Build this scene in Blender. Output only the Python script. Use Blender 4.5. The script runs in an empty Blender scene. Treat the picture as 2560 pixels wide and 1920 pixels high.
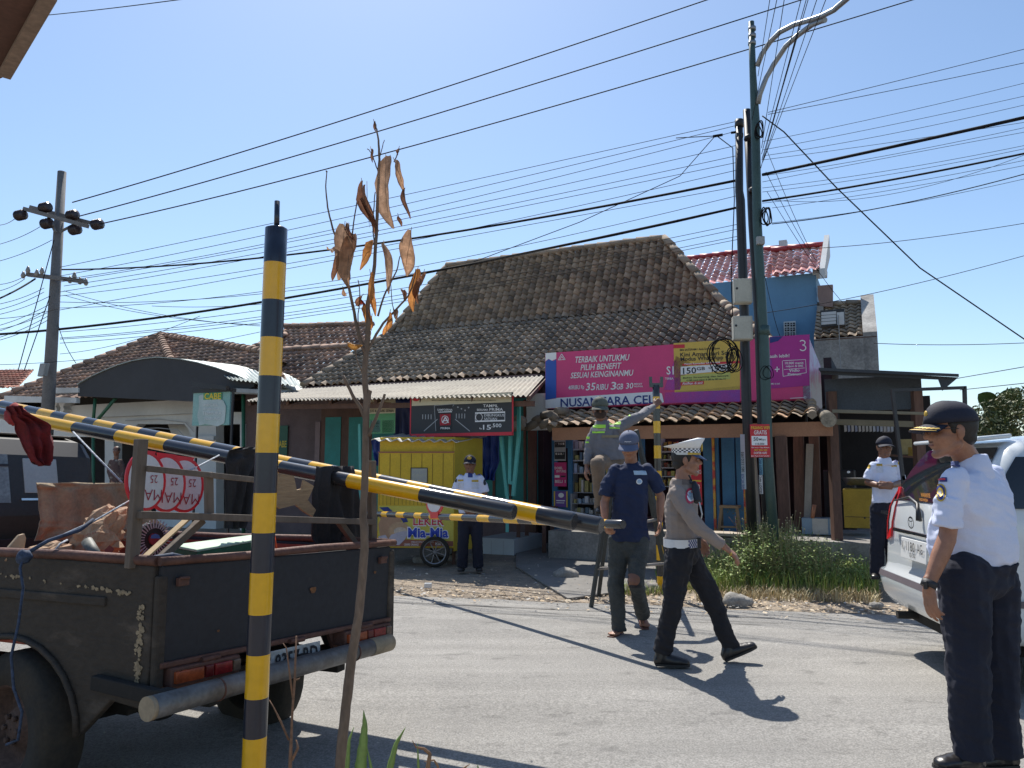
import bpy, bmesh, math, random
from mathutils import Vector as V, Matrix, noise as NZ
random.seed(7)
R=math.radians
scene=bpy.context.scene
# ---------------- camera, sky, sun, exposure ----------------
FPX,CH,Y0=1920.0,1.5,1165.0          # focal length in photo pixels, eye height, horizon row
PIT=math.atan((Y0-960)/FPX)
cd=bpy.data.cameras.new('camera'); cam=bpy.data.objects.new('camera',cd); scene.collection.objects.link(cam)
cd.sensor_width=36; cd.lens=36*FPX/2560; cd.clip_start=.05; cd.clip_end=3000
cam.location=(0,0,CH); cam.rotation_euler=(R(90)+PIT,0,0); scene.camera=cam
SUN_EL,SUN_AZ=R(56),math.atan2(-.21,.977)   # azimuth from +Y towards +X
w=bpy.data.worlds.new('World'); scene.world=w; w.use_nodes=True
nt=w.node_tree; bg=nt.nodes['Background']; sk=nt.nodes.new('ShaderNodeTexSky'); sk.sky_type='NISHITA'; sk.sun_disc=False
sk.sun_elevation=SUN_EL; sk.sun_rotation=SUN_AZ; sk.air_density=1.0; sk.dust_density=.6; sk.ozone_density=1.6; sk.altitude=50
hs=nt.nodes.new('ShaderNodeMix'); hs.data_type='RGBA'; hs.blend_type='MULTIPLY'; hs.inputs[0].default_value=1; hs.inputs[7].default_value=(.94,1.005,1.04,1)
nt.links.new(sk.outputs[0],hs.inputs[6]); nt.links.new(hs.outputs[2],bg.inputs[0]); bg.inputs[1].default_value=.115
sd=bpy.data.lights.new('sun','SUN'); sd.energy=5.0; sd.angle=R(.5); sd.color=(1,.95,.87)
so=bpy.data.objects.new('sun',sd); scene.collection.objects.link(so)
sdir=V((math.sin(SUN_AZ)*math.cos(SUN_EL),math.cos(SUN_AZ)*math.cos(SUN_EL),math.sin(SUN_EL)))
so.rotation_euler=sdir.to_track_quat('Z','Y').to_euler()
scene.view_settings.view_transform='Standard'; scene.view_settings.look='None'
scene.view_settings.exposure=0.42; scene.view_settings.gamma=1
# ---------------- pixel -> world helpers ----------------
CF=V((0,math.cos(PIT),math.sin(PIT))); CU=V((0,-math.sin(PIT),math.cos(PIT))); CX=V((1,0,0)); CC=V((0,0,CH))
def ray(px,py): return CF+CX*((px-1280)/FPX)+CU*((960-py)/FPX)
def atD(px,py,D):
    d=ray(px,py); return CC+d*(D/d.y)
def atZ(px,py,z=0):
    d=ray(px,py); return CC+d*((z-CH)/d.z)
def atR(px,D,z):   # column px at depth D and height z
    d=ray(px,Y0); return V((d.x/d.y*D,D,z))
UP=V((0,0,1))
# ---------------- materials ----------------
MATS={}
def mat(name,col,rough=.8,metal=0,var=.15,scale=4,bump=0,bscale=60,col2=None,thr=None,stretch=(1,1,1),spec=.5,tint=False,coat=0,det=6):
    if name in MATS: return MATS[name]
    m=bpy.data.materials.new(name); m.use_nodes=True; n=m.node_tree.nodes; l=m.node_tree.links
    b=n['Principled BSDF']; b.inputs['Roughness'].default_value=rough; b.inputs['Metallic'].default_value=metal
    b.inputs['Specular IOR Level'].default_value=spec; b.inputs['Coat Weight'].default_value=coat
    tc=n.new('ShaderNodeTexCoord'); mp=n.new('ShaderNodeMapping'); mp.inputs['Scale'].default_value=stretch
    l.new(tc.outputs['Object'],mp.inputs[0])
    no=n.new('ShaderNodeTexNoise'); no.inputs['Scale'].default_value=scale; no.inputs['Detail'].default_value=det; no.inputs['Roughness'].default_value=.65
    l.new(mp.outputs[0],no.inputs['Vector'])
    rp=n.new('ShaderNodeValToRGB'); rp.color_ramp.elements[0].position=(thr-.06) if thr else .3; rp.color_ramp.elements[1].position=(thr+.06) if thr else .7
    c=V(col); c1=c*(1+var*.6); c0=V(col2) if col2 else c*(1-var)
    rp.color_ramp.elements[0].color=(*c0,1) if not thr else (*c,1); rp.color_ramp.elements[1].color=(*c1,1) if not thr else (*V(col2),1)
    l.new(no.outputs[0],rp.inputs[0]); out=rp.outputs[0]
    # fine grain on top of the broad variation
    n2=n.new('ShaderNodeTexNoise'); n2.inputs['Scale'].default_value=bscale; n2.inputs['Detail'].default_value=4; l.new(mp.outputs[0],n2.inputs['Vector'])
    mr=n.new('ShaderNodeMapRange'); mr.inputs[1].default_value=.3; mr.inputs[2].default_value=.7; mr.inputs[3].default_value=1-var*.6; mr.inputs[4].default_value=1+var*.4
    l.new(n2.outputs[0],mr.inputs[0])
    mx=n.new('ShaderNodeVectorMath'); mx.operation='SCALE'; l.new(out,mx.inputs[0]); l.new(mr.outputs[0],mx.inputs['Scale']); out=mx.outputs[0]
    if tint:
        at=n.new('ShaderNodeAttribute'); at.attribute_name='tint'
        vm=n.new('ShaderNodeVectorMath'); vm.operation='MULTIPLY'; l.new(out,vm.inputs[0]); l.new(at.outputs['Color'],vm.inputs[1]); out=vm.outputs[0]
    l.new(out,b.inputs['Base Color'])
    if bump:
        bp=n.new('ShaderNodeBump'); bp.inputs['Strength'].default_value=bump; bp.inputs['Distance'].default_value=.01; l.new(n2.outputs[0],bp.inputs['Height']); l.new(bp.outputs[0],b.inputs['Normal'])
    MATS[name]=m; return m
def glass(name,col=(.02,.025,.03),rough=.05):
    return mat(name,col,rough,0,.1,2,spec=.8)
# ---------------- mesh builder ----------------
class M:
    def __init__(s): s.v=[];s.f=[];s.mi=[];s.sm=[];s.t=[];s.i=0;s.smooth=False;s.tint=None
    def face(s,idx,sm=None):
        s.f.append(tuple(idx)); s.mi.append(s.i); s.sm.append(s.smooth if sm is None else sm); s.t.append(s.tint)
    def add(s,pts):
        k=len(s.v); s.v.extend(V(p) for p in pts); return k
    def poly(s,pts): k=s.add(pts); s.face(range(k,k+len(pts))); return s
    def prism(s,pts,off):   # pts polygon, extruded by vector off
        off=V(off); n=len(pts); k=s.add(pts); k2=s.add([V(p)+off for p in pts])
        s.face(range(k+n-1,k-1,-1)); s.face(range(k2,k2+n))
        for i in range(n): j=(i+1)%n; s.face((k+i,k+j,k2+j,k2+i))
        return s
    def box(s,c,size,ax=None,ay=None,az=None):
        ax=V(ax) if ax else V((1,0,0)); ay=V(ay) if ay else V((0,1,0)); az=V(az) if az else UP
        c=V(c); hx,hy,hz=ax*size[0]/2,ay*size[1]/2,az*size[2]/2
        p=[c-hx-hy,c+hx-hy,c+hx+hy,c-hx+hy]
        return s.prism([q-hz for q in p],hz*2)
    def bar(s,a,b,w,h=None,side=None,sm=False):   # square bar from a to b
        a=V(a);b=V(b);h=h or w; d=(b-a).normalized(); sd=V(side) if side else d.cross(UP)
        if sd.length<1e-3: sd=V((1,0,0))
        sd.normalize(); u=sd.cross(d).normalized()
        return s.prism([a-sd*w/2-u*h/2,a+sd*w/2-u*h/2,a+sd*w/2+u*h/2,a-sd*w/2+u*h/2],b-a)
    def rings(s,rs,caps=True,sm=True):   # rs: list of rings (lists of points)
        n=len(rs[0]); ks=[s.add(r) for r in rs]
        for a,b in zip(ks,ks[1:]):
            for i in range(n): j=(i+1)%n; s.face((a+i,a+j,b+j,b+i),sm)
        if caps: s.face(range(ks[0]+n-1,ks[0]-1,-1),False); s.face(range(ks[-1],ks[-1]+n),False)
        return s
    def tube(s,pts,r,n=8,caps=True,mats=None,sm=True):
        pts=[V(p) for p in pts]; m=len(pts); r=r if isinstance(r,(list,tuple)) else [r]*m
        d0=(pts[1]-pts[0]).normalized(); a=d0.cross(UP)
        if a.length<.05: a=d0.cross(V((1,0,0)))
        a.normalize(); ks=[]
        for i,p in enumerate(pts):
            d=(pts[min(i+1,m-1)]-pts[max(i-1,0)]).normalized(); a=(a-d*a.dot(d)).normalized(); b=d.cross(a)
            ks.append(s.add([p+(a*math.cos(2*math.pi*k/n)+b*math.sin(2*math.pi*k/n))*r[i] for k in range(n)]))
        for q,(k1,k2) in enumerate(zip(ks,ks[1:])):
            if mats: s.i=mats[q]
            for i in range(n): j=(i+1)%n; s.face((k1+i,k1+j,k2+j,k2+i),sm)
        if caps:
            if mats: s.i=mats[0]
            s.face(range(ks[0]+n-1,ks[0]-1,-1),False)
            if mats: s.i=mats[-1]
            s.face(range(ks[-1],ks[-1]+n),False)
        return s
    def et(s,rg,n=14):   # elliptic rings (centre, ax, ay) with rounded closed ends
        out=[]
        for c,ax,ay in rg:
            c=V(c);ax=V(ax);ay=V(ay); out.append([c+ax*math.cos(2*math.pi*k/n)+ay*math.sin(2*math.pi*k/n) for k in range(n)])
        return s.rings(out)
    def caps(s,a,ra,b,rb,n=12):  # tapered capsule
        a=V(a);b=V(b);d=(b-a); L=d.length; d=d/L if L>1e-6 else UP
        pts=[];rr=[]
        for t in (-.97,-.8,-.5,0): pts.append(a+d*ra*t); rr.append(ra*math.sqrt(1-t*t))
        for t in (0,.5,.8,.97): pts.append(b+d*rb*t); rr.append(rb*math.sqrt(1-t*t))
        return s.tube(pts,rr,n)
    def ell(s,c,rx,ry,rz,n=14,m=8,lo=-1.0):   # rx,ry,rz are vectors
        c=V(c);rx=V(rx);ry=V(ry);rz=V(rz); rs=[]
        for i in range(m+1):
            t=lo+(1-lo)*i/m; ph=math.asin(max(-.995,min(.995,t if lo>-1 else -math.cos(math.pi*i/m))))
            rs.append([c+rz*math.sin(ph)+(rx*math.cos(2*math.pi*k/n)+ry*math.sin(2*math.pi*k/n))*math.cos(ph) for k in range(n)])
        return s.rings(rs)
    def sph(s,c,r,n=12): return s.ell(c,(r,0,0),(0,r,0),(0,0,r),n,6)
    def mesh(s,name,mats,base=V((0,0,0))):
        me=bpy.data.meshes.new(name); me.from_pydata([tuple(v-base) for v in s.v],[],s.f)
        for m in (mats if isinstance(mats,(list,tuple)) else [mats]): me.materials.append(m)
        me.polygons.foreach_set('material_index',s.mi); me.polygons.foreach_set('use_smooth',s.sm)
        if any(t is not None for t in s.t):
            at=me.color_attributes.new('tint','FLOAT_COLOR','CORNER'); k=0; arr=[]
            for f,t in zip(s.f,s.t): arr.extend((list(t)+[1.0] if t is not None else [1,1,1,1])*len(f))
            at.data.foreach_set('color',arr)
        me.update(); return me
def link(o): scene.collection.objects.link(o); return o
def props(o,label=None,cat=None,group=None,kind=None):
    if label:o['label']=label
    if cat:o['category']=cat
    if group:o['group']=group
    if kind:o['kind']=kind
SPLIT={'awning_post','folding_door','frame','corner_post','post','broken_tiles','bracket','brace','gable_trim','console_bracket','rail','leaf_spring','cornice','band','rafter','moulding','panel_joint_','tail_','fascia','emblem_','step','bar','rear_roof_','end_cap'}
def islands(m):
    par=list(range(len(m.v)))
    def fd(a):
        while par[a]!=a: par[a]=par[par[a]]; a=par[a]
        return a
    for f in m.f:
        r=fd(f[0])
        for q in f[1:]: par[fd(q)]=r
    g={}
    for i,f in enumerate(m.f): g.setdefault(fd(f[0]),[]).append(i)
    out=[]
    for fs in g.values():
        n=M(); mp={}
        for i in fs:
            idx=[]
            for q in m.f[i]:
                if q not in mp: mp[q]=len(n.v); n.v.append(m.v[q])
                idx.append(mp[q])
            n.f.append(tuple(idx)); n.mi.append(m.mi[i]); n.sm.append(m.sm[i]); n.t.append(m.t[i])
        out.append(n)
    return out
ORD=['topmost','second','third','fourth','fifth','sixth','seventh','eighth','ninth','tenth','eleventh','twelfth','thirteenth','fourteenth','fifteenth']
class Thing:
    def __init__(s,name,label,cat,base,group=None):
        s.b=V(base); s.o=link(bpy.data.objects.new(name,None)); s.o.location=s.b; s.o.empty_display_size=.2; props(s.o,label,cat,group)
    def part(s,name,m,mats,parent=None,label=None,bevel=0):
        if isinstance(m,M) and name in SPLIT:
            r=None
            for q in islands(m): r=s._part(name,q,mats,parent,label,bevel)
            return r
        return s._part(name,m,mats,parent,label,bevel)
    def _part(s,name,m,mats,parent=None,label=None,bevel=0):
        o=link(bpy.data.objects.new(name,m.mesh(name,mats,s.b) if isinstance(m,M) else m)); o.parent=parent or s.o
        if label:o['label']=label
        if bevel: bev(o,bevel)
        return o
def bev(o,wd,seg=2):
    b=o.modifiers.new('bevel','BEVEL'); b.width=wd; b.segments=seg; b.limit_method='ANGLE'; b.angle_limit=R(40)
def single(name,label,cat,m,mats,base=None,group=None,bevel=0):
    if base is None:
        xs=[v.x for v in m.v];ys=[v.y for v in m.v];zs=[v.z for v in m.v]; base=V(((min(xs)+max(xs))/2,(min(ys)+max(ys))/2,min(zs)))
    base=V(base); o=link(bpy.data.objects.new(name,m.mesh(name,mats,base))); o.location=base; props(o,label,cat,group)
    if bevel: bev(o,bevel)
    return o
def struct(name,m,mats,kind='structure',label=None):
    o=link(bpy.data.objects.new(name,m.mesh(name,mats))); o['kind']=kind
    if label:o['label']=label
    return o
def lerp(a,b,t): return a+(b-a)*t
def jit(a): return random.uniform(-a,a)
# ---------------- vertical planes and signs ----------------
_tc={}
def text_mesh(s,bold=.0):
    key=(s,bold)
    if key not in _tc:
        cu=bpy.data.curves.new('t','FONT'); cu.body=s; cu.size=1; cu.offset=bold; cu.resolution_u=2
        o=bpy.data.objects.new('t',cu); scene.collection.objects.link(o); dg=bpy.context.evaluated_depsgraph_get()
        me=bpy.data.meshes.new_from_object(o.evaluated_get(dg))
        vs=[v.co.copy() for v in me.vertices]; fs=[tuple(p.vertices) for p in me.polygons]
        bpy.data.objects.remove(o); bpy.data.meshes.remove(me); bpy.data.curves.remove(cu); _tc[key]=(vs,fs)
    return _tc[key]
class PL:
    def __init__(s,p0,u):
        s.p=V(p0); s.u=V(u).normalized(); s.n=s.u.cross(UP)   # faces the camera when u points right
        s.w=UP
    def hit(s,px,py):
        d=ray(px,py); t=(s.p-CC).dot(s.n)/d.dot(s.n); return CC+d*t
    def uz(s,px,py): h=s.hit(px,py)-s.p; return h.dot(s.u),h.dot(s.w)
    def pt(s,u,z,off=0): return s.p+s.u*u+s.w*z+s.n*off
    def poly(s,m,pp,off=.003,th=0):
        pts=[s.hit(*p)+s.n*off for p in pp]
        if th: m.prism(pts,-s.n*th)
        else: m.poly(pts)
        return m
    def rect(s,m,x0,y0,x1,y1,off=.003,th=0):   # axis aligned on the wall: corners from the px of top-left and bottom-right
        ym=(y0+y1)/2; a=(s.uz(x0,ym)[0],s.uz(x0,y0)[1]); b=(s.uz(x1,ym)[0],s.uz(x1,y1)[1])
        pts=[s.pt(a[0],a[1],off),s.pt(b[0],a[1],off),s.pt(b[0],b[1],off),s.pt(a[0],b[1],off)]
        if th: m.prism(pts,-s.n*th)
        else: m.poly(pts)
        return m
    def text(s,m,t,x0,yb,x1,h,off=.006,bold=.01,rot=0,tilt=0,slant=0):
        vs,fs=text_mesh(t,bold); a=s.uz(x0,yb); b=s.uz(x1,yb+tilt); top=s.uz(x0,yb-h)
        xs=[v.x for v in vs]; w=max(xs)-min(xs); sx=(b[0]-a[0])/w; sz=(top[1]-a[1])/.70; x00=min(xs); dz=(b[1]-a[1]) if tilt is not None else 0
        pts=[]
        for v in vs:
            X=(v.x-x00)*sx; Z=v.y*sz; X+=Z*slant
            if rot: X=(b[0]-a[0])-X; Z=(top[1]-a[1])-Z
            Z+=dz*(X/(b[0]-a[0]))
            pts.append(s.pt(a[0]+X,a[1]+Z,off))
        k=m.add(pts)
        for f in fs: m.face([k+i for i in f])
        return m
    def ring(s,m,cx,cy,rx,ry,wd,off=.006,n=24,a0=0,a1=2*math.pi):
        c=[]
        for i in range(n+1):
            a=a0+(a1-a0)*i/n; o=s.hit(cx+rx*math.cos(a),cy+ry*math.sin(a))+s.n*off; q=s.hit(cx+(rx-wd)*math.cos(a),cy+(ry-wd)*math.sin(a))+s.n*off; c.append((o,q))
        for (o,q),(o2,q2) in zip(c,c[1:]): m.poly([o,o2,q2,q])
        return m
    def disc(s,m,cx,cy,rx,ry,off=.004,th=0,n=24):
        return s.poly(m,[(cx+rx*math.cos(2*math.pi*i/n),cy+ry*math.sin(2*math.pi*i/n)) for i in range(n)],off,th)
    def line(s,m,pts,wd,off=.006):   # stroke through pixel points, width in px
        for (a,b),(c,d) in zip(pts,pts[1:]):
            dx,dy=c-a,d-b; L=math.hypot(dx,dy) or 1; ox,oy=-dy/L*wd/2,dx/L*wd/2
            s.poly(m,[(a+ox,b+oy),(c+ox,d+oy),(c-ox,d-oy),(a-ox,b-oy)],off)
        return m
    def frame(s,m,x0,y0,x1,y1,wd,off=.006):
        s.rect(m,x0,y0,x1,y0+wd,off); s.rect(m,x0,y1-wd,x1,y1,off); s.rect(m,x0,y0+wd,x0+wd,y1-wd,off); s.rect(m,x1-wd,y0+wd,x1,y1-wd,off); return m
G=V((.90,-.436,0)).normalized()
def fac(y0,u=G): return PL((0,y0,0),u)
# ---------------- tiled roofs ----------------
def tile_mesh(poly,u,tw=.2,tl=.26,amp=.022,step=.03,prof='s',tc=((.9,.9,.9),),jitter=.006):
    """poly: convex planar polygon (3D), u: eave direction; clipped, stepped, wavy tiles"""
    u=V(u).normalized(); nrm=None
    for i in range(1,len(poly)-1):
        c=(poly[i]-poly[0]).cross(poly[i+1]-poly[0])
        if c.length>1e-4: nrm=c.normalized(); break
    if nrm.z<0: nrm=-nrm
    u=(u-nrm*u.dot(nrm)).normalized(); v=nrm.cross(u)
    if v.z<0: v=-v
    o=poly[0]; us=[(p-o).dot(u) for p in poly]; vs=[(p-o).dot(v) for p in poly]
    m=M(); u0=min(us)-tw; v0=min(vs); nc=int((max(us)-u0)/tw)+2; nr=int((max(vs)-v0)/tl)+1
    K=7
    def pr(t):
        return amp*(math.sin(2*math.pi*t)+.28*math.sin(4*math.pi*t+.6)-.28*math.sin(.6))
    for r in range(nr):
        for c in range(nc):
            dz=jit(jitter); dv=jit(jitter*1.5); tn=random.choice(tc); g=random.uniform(.72,1.2); m.tint=tuple(x*g for x in tn)
            a=[];b=[];l=[];h=[]
            for k in range(K):
                t=k/(K-1); uu=u0+(c+t)*tw; z=pr(t); e=.35*tw*0
                lo=o+u*uu+v*(v0+r*tl+dv); hi=o+u*uu+v*(v0+(r+1)*tl+.07)
                a.append(lo+nrm*(z+step+dz)); b.append(hi+nrm*(z-.004)); l.append(lo+nrm*(z+step*.62+dz)+v*.004)
            ka=m.add(a);kb=m.add(b);kl=m.add(l)
            for k in range(K-1):
                m.face((ka+k,ka+k+1,kb+k+1,kb+k),True); m.face((kl+k,kl+k+1,ka+k+1,ka+k),False)
    me=m.mesh('roof_tiles',[]); bm=bmesh.new(); bm.from_mesh(me)
    cen=sum(poly,V((0,0,0)))/len(poly)
    for i in range(len(poly)):
        p,q=poly[i],poly[(i+1)%len(poly)]; e=(q-p)
        if e.length<1e-5: continue
        nn=e.cross(nrm).normalized()
        if nn.dot(cen-p)>0: nn=-nn
        bmesh.ops.bisect_plane(bm,geom=bm.verts[:]+bm.edges[:]+bm.faces[:],plane_co=p,plane_no=nn,clear_outer=True)
    bm.to_mesh(me); bm.free(); return me
def cap_row(m,a,b,r=.09,L=.32,sag=.0):   # ridge / hip caps
    a=V(a);b=V(b);d=b-a;n=max(2,int(d.length/L)); dn=d.normalized(); sd=dn.cross(UP).normalized(); up=sd.cross(dn)
    for i in range(n):
        p=a+d*(i/n)+up*(.01+jit(.008)); q=a+d*((i+1.1)/n)+up*jit(.008); rr=[]
        g=random.uniform(.7,1.15); m.tint=(g,g*.97,g*.95)
        for pt,r_ in ((p,r*1.08),(q,r*.9)):
            rr.append([pt+sd*(r_*math.cos(t))+up*(r_*math.sin(t)) for t in [math.pi*k/6 for k in range(7)]]+[pt-up*.05])
        m.rings(rr,True,True)
    return m
# ================= GROUND =================
mDirt=mat('dirt',(.27,.215,.155),.95,0,.3,1.3,.6,55,col2=(.17,.145,.12))
mRoad=mat('asphalt',(.285,.273,.252),.92,0,.12,.6,.7,170,col2=(.25,.241,.225))
def rough_up(m,extra):
    # aggregate speckle, faint tyre bands and dust clouds multiplied into the base colour
    n=m.node_tree.nodes; l=m.node_tree.links; b=n['Principled BSDF']; src=b.inputs['Base Color'].links[0].from_socket; tc=n.new('ShaderNodeTexCoord'); cur=src
    for (sc,st,lo,hi,a,bb,rot,det) in extra:
        mp=n.new('ShaderNodeMapping'); mp.inputs['Scale'].default_value=st; mp.inputs['Rotation'].default_value=(0,0,rot); l.new(tc.outputs['Object'],mp.inputs[0])
        no=n.new('ShaderNodeTexNoise'); no.inputs['Scale'].default_value=sc; no.inputs['Detail'].default_value=det; l.new(mp.outputs[0],no.inputs['Vector'])
        mr=n.new('ShaderNodeMapRange'); mr.inputs[1].default_value=lo; mr.inputs[2].default_value=hi; mr.inputs[3].default_value=a; mr.inputs[4].default_value=bb; l.new(no.outputs[0],mr.inputs[0])
        sc_=n.new('ShaderNodeVectorMath'); sc_.operation='SCALE'; l.new(cur,sc_.inputs[0]); l.new(mr.outputs[0],sc_.inputs['Scale']); cur=sc_.outputs[0]
    l.new(cur,b.inputs['Base Color'])
rough_up(mRoad,[(95,(1,1,1),.36,.64,.74,1.2,0,2),(38,(1,1,1),.35,.65,.90,1.09,0,3),(2.2,(.10,1.6,1),.3,.7,.86,1.08,.228,3),(1.1,(1,1,1),.3,.7,.92,1.07,0,5),(9,(.5,1,1),.60,.72,1,.72,.228,4)])
rough_up(mDirt,[(60,(1,1,1),.35,.65,.7,1.3,0,3),(7,(1,1,1),.3,.7,.8,1.2,0,5)])
mApron=mat('apron',(.2,.19,.175),.95,0,.25,1.5,.3,40)
def gz(x,y): return 0.0
m=M(); n=0
def fine_grid(m,x0,x1,y0,y1,st,z,amp,sc):
    nx=int((x1-x0)/st);ny=int((y1-y0)/st);k=len(m.v)
    for j in range(ny+1):
        for i in range(nx+1):
            x=x0+i*st;y=y0+j*st; m.v.append(V((x,y,z+amp*NZ.noise(V((x*sc,y*sc,3)))+amp*.5*NZ.noise(V((x*sc*3,y*sc*3,9))))))
    for j in range(ny):
        for i in range(nx): q=k+j*(nx+1)+i; m.face((q,q+1,q+nx+2,q+nx+1),True)
S=400
m.poly([(-S,-60,-.03),(S,-60,-.03),(S,900,-.03),(-S,900,-.03)])
struct('ground',m,mDirt)
m=M(); fine_grid(m,-14,14,.4,22,.14,.0,.012,1.7); struct('dirt_verge',m,mDirt)
RD=V((.974,-.226,0)).normalized(); RN=V((-RD.y,RD.x,0))
m=M(); pa=V((1,8.56,.022)); wd=5.6
N=400; k0=None
far=[];near=[]
for i in range(N+1):
    t=-60+120*i/N; e=.10*NZ.noise(V((t*1.1,0,0)))+.05*NZ.noise(V((t*5,3,0))); e2=.08*NZ.noise(V((t*1.3,8,0)))
    far.append(pa+RD*t+RN*e); near.append(pa+RD*t-RN*(wd+e2))
W=8; kk=[m.add([far[i].lerp(near[i],j/W)+UP*(.03*math.sin(math.pi*j/W) -.012*(j in (0,W))) for j in range(W+1)]) for i in range(N+1)]
for a,b in zip(kk,kk[1:]):
    for j in range(W): m.face((a+j,b+j,b+j+1,a+j+1),True)
struct('road',m,mRoad)
# worn dark joint lines and tar seams near the far edge of the road
m=M()
for off,w_ in ((.55,.035),(.95,.02),(.8,.015)):
    pr=None
    for i in range(120):
        t=-9+i*.16; z=.022+.03*math.sin(math.pi*off/wd)+.005; e=.03*NZ.noise(V((t*.9,off*7,0))); ww=w_*(.6+.8*abs(NZ.noise(V((t*2,off,1)))))
        a=V((pa.x,pa.y,z))+RD*t-RN*(off+e-ww/2); b=V((pa.x,pa.y,z))+RD*t-RN*(off+e+ww/2)
        if pr and NZ.noise(V((t*.7,off*3,5)))>-.15: m.poly([pr[0],a,b,pr[1]])
        pr=(a,b)
struct('road_seams',m,mat('seam',(.15,.145,.14),.9,0,.3,5))
# concrete apron in front of the shops
m=M(); ap=[atZ(1290,1418,.012),atZ(1420,1500,.012),atZ(1640,1470,.012),atZ(1640,1360,.012),atZ(1290,1360,.012)]
m.prism(ap,(0,0,.02)); struct('apron',m,mApron)
# dry litter, chips and pebbles on the verge
rnd=random.Random(3); m=M()
cols=((.55,.42,.27),(.45,.34,.22),(.62,.52,.38),(.3,.24,.17),(.5,.48,.44))
for i in range(3800):
    t=rnd.uniform(-4,9); o_=abs(rnd.gauss(0,.45)) if rnd.random()<.8 else rnd.uniform(0,2.5)
    if rnd.random()<.12: o_=-rnd.random()*.6
    p=pa+RD*t+RN*o_; p.z=.045 if o_<.0 else .02+rnd.random()*.012
    a=rnd.uniform(0,6.28); s_=rnd.uniform(.008,.035); dx=V((math.cos(a),math.sin(a),rnd.uniform(-.3,.3)))*s_; dy=V((-math.sin(a),math.cos(a),rnd.uniform(-.3,.3)))*s_*rnd.uniform(.25,.8)
    m.tint=rnd.choice(cols); m.poly([p-dx,p-dy,p+dx,p+dy+UP*.004])
struct('dry_litter',m,mat('litter',(1,1,1),.9,0,.2,8,tint=True),'stuff','dry leaf and straw litter strewn along the far road edge')
m=M()
for i in range(900):
    p=V((rnd.uniform(-3,5),rnd.uniform(2.4,13),0)); 
    r_=rnd.uniform(.004,.014); m.tint=rnd.choice(((.4,.38,.35),(.25,.24,.22),(.5,.45,.38))); p.z=.028+r_*.3
    k=m.add([p+V((r_,0,0)),p+V((0,r_,0)),p-V((r_,0,0)),p-V((0,r_,0)),p+V((0,0,r_))]); 
    for a,b in ((0,1),(1,2),(2,3),(3,0)): m.face((k+a,k+b,k+4))
struct('gravel',m,MATS['litter'],'stuff','small grey gravel chips scattered on road and verge')
# stones on the verge
def rock(p,r,seed,flat=.6):
    m=M(); rr=random.Random(seed); 
    m.ell(V(p)+UP*r*flat*.3,(r,0,0),(0,r*.7,0),(0,0,r*flat),12,8)
    m.v=[q+(q-V(p)).normalized()*r*.25*NZ.noise(q*(2.2/r)+V((seed,0,0))) for q in m.v]; return m
mStone=mat('stone',(.3,.28,.25),.9,0,.35,9,.5,60)
for px,py,r,lb in ((1843,1514,.16,'flat dark grey stone on the verge beside the walking policeman'),(1620,1478,.14,'light grey stone at the foot of the striped barrier post'),(2190,1520,.08,'small pale stone lying in straw left of the white car'),
    (1050,1405,.12,'broken brick against the left of the food cart wheel'),(1130,1400,.1,'rubble stone to the right of the food cart wheel'),(1300,1372,.13,'dark stone beside the white tiled step'),(1415,1445,.17,'pale triangular concrete lump at the shade edge')):
    single('stone',lb,'stone',rock(atZ(px,py,.01),r,px),mStone,atZ(px,py,0))
m=M(); p=atZ(1070,1470,.02); m.box(p+UP*.03,(.09,.05,.06)); single('paper_cup',"small white paper scrap on the sunny dirt beyond the truck's tailgate",'litter',m,mat('whitep',(.75,.75,.73),.7,0,.08,6),bevel=.008)

# ================= BUILDINGS =================
mPlum=mat('plaster_plum',(.16,.115,.115),.9,0,.25,2,.2)
mWhite=mat('plaster_white',(.62,.63,.62),.85,0,.12,1.5,.1)
mTeal=mat('teal_paint',(.02,.24,.22),.6,0,.2,3)
mBrownW=mat('brown_wood',(.13,.065,.045),.7,0,.35,4,.2,40,stretch=(1,1,.2))
mBeam=mat('beam_paint',(.36,.17,.09),.7,0,.2,3)
mBlueD=mat('door_blue',(.03,.14,.28),.5,0,.2,3)
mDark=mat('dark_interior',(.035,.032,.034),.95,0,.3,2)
mGrey=mat('grey_metal',(.33,.34,.34),.6,.2,.2,3)
mConc=mat('concrete',(.3,.29,.27),.9,0,.35,1.3,.4,30,col2=(.13,.12,.11))
mTile=mat('old_tiles',(.36,.292,.222),.92,0,.25,1.1,.5,45,tint=True,col2=(.255,.212,.165))
mTileL=mat('brown_tiles',(.40,.26,.19),.85,0,.3,1.0,.4,50,tint=True,col2=(.26,.19,.145))
mTileR=mat('red_tiles',(.80,.40,.34),.25,0,.12,1.0,.1,50,tint=True)
mAsb=mat('fibre_cement',(.33,.31,.265),.9,0,.25,2.5,.3,70,col2=(.24,.22,.19))
mBlack=mat('black_paint',(.02,.02,.024),.45,0,.3,6)
def corr(m,a,b,c,d,nw,amp,th=.008,sub=8,prof='sine'):   # corrugated sheet: a-b front edge, d-c back edge
    n=nw*sub; up=((b-a).cross(d-a)).normalized()
    if up.z<0: up=-up
    for s_ in (0,1):
        k1=m.add([a.lerp(b,i/n)+up*((amp*math.sin(2*math.pi*i/sub)) -th*s_) for i in range(n+1)]); k2=m.add([d.lerp(c,i/n)+up*((amp*math.sin(2*math.pi*i/sub))-th*s_) for i in range(n+1)])
        for i in range(n): m.face((k1+i,k1+i+1,k2+i+1,k2+i),True)
        if s_==0: q=k1
    for i in range(n): m.face((q+i,q+i+1,k1+i+1,k1+i))
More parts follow.
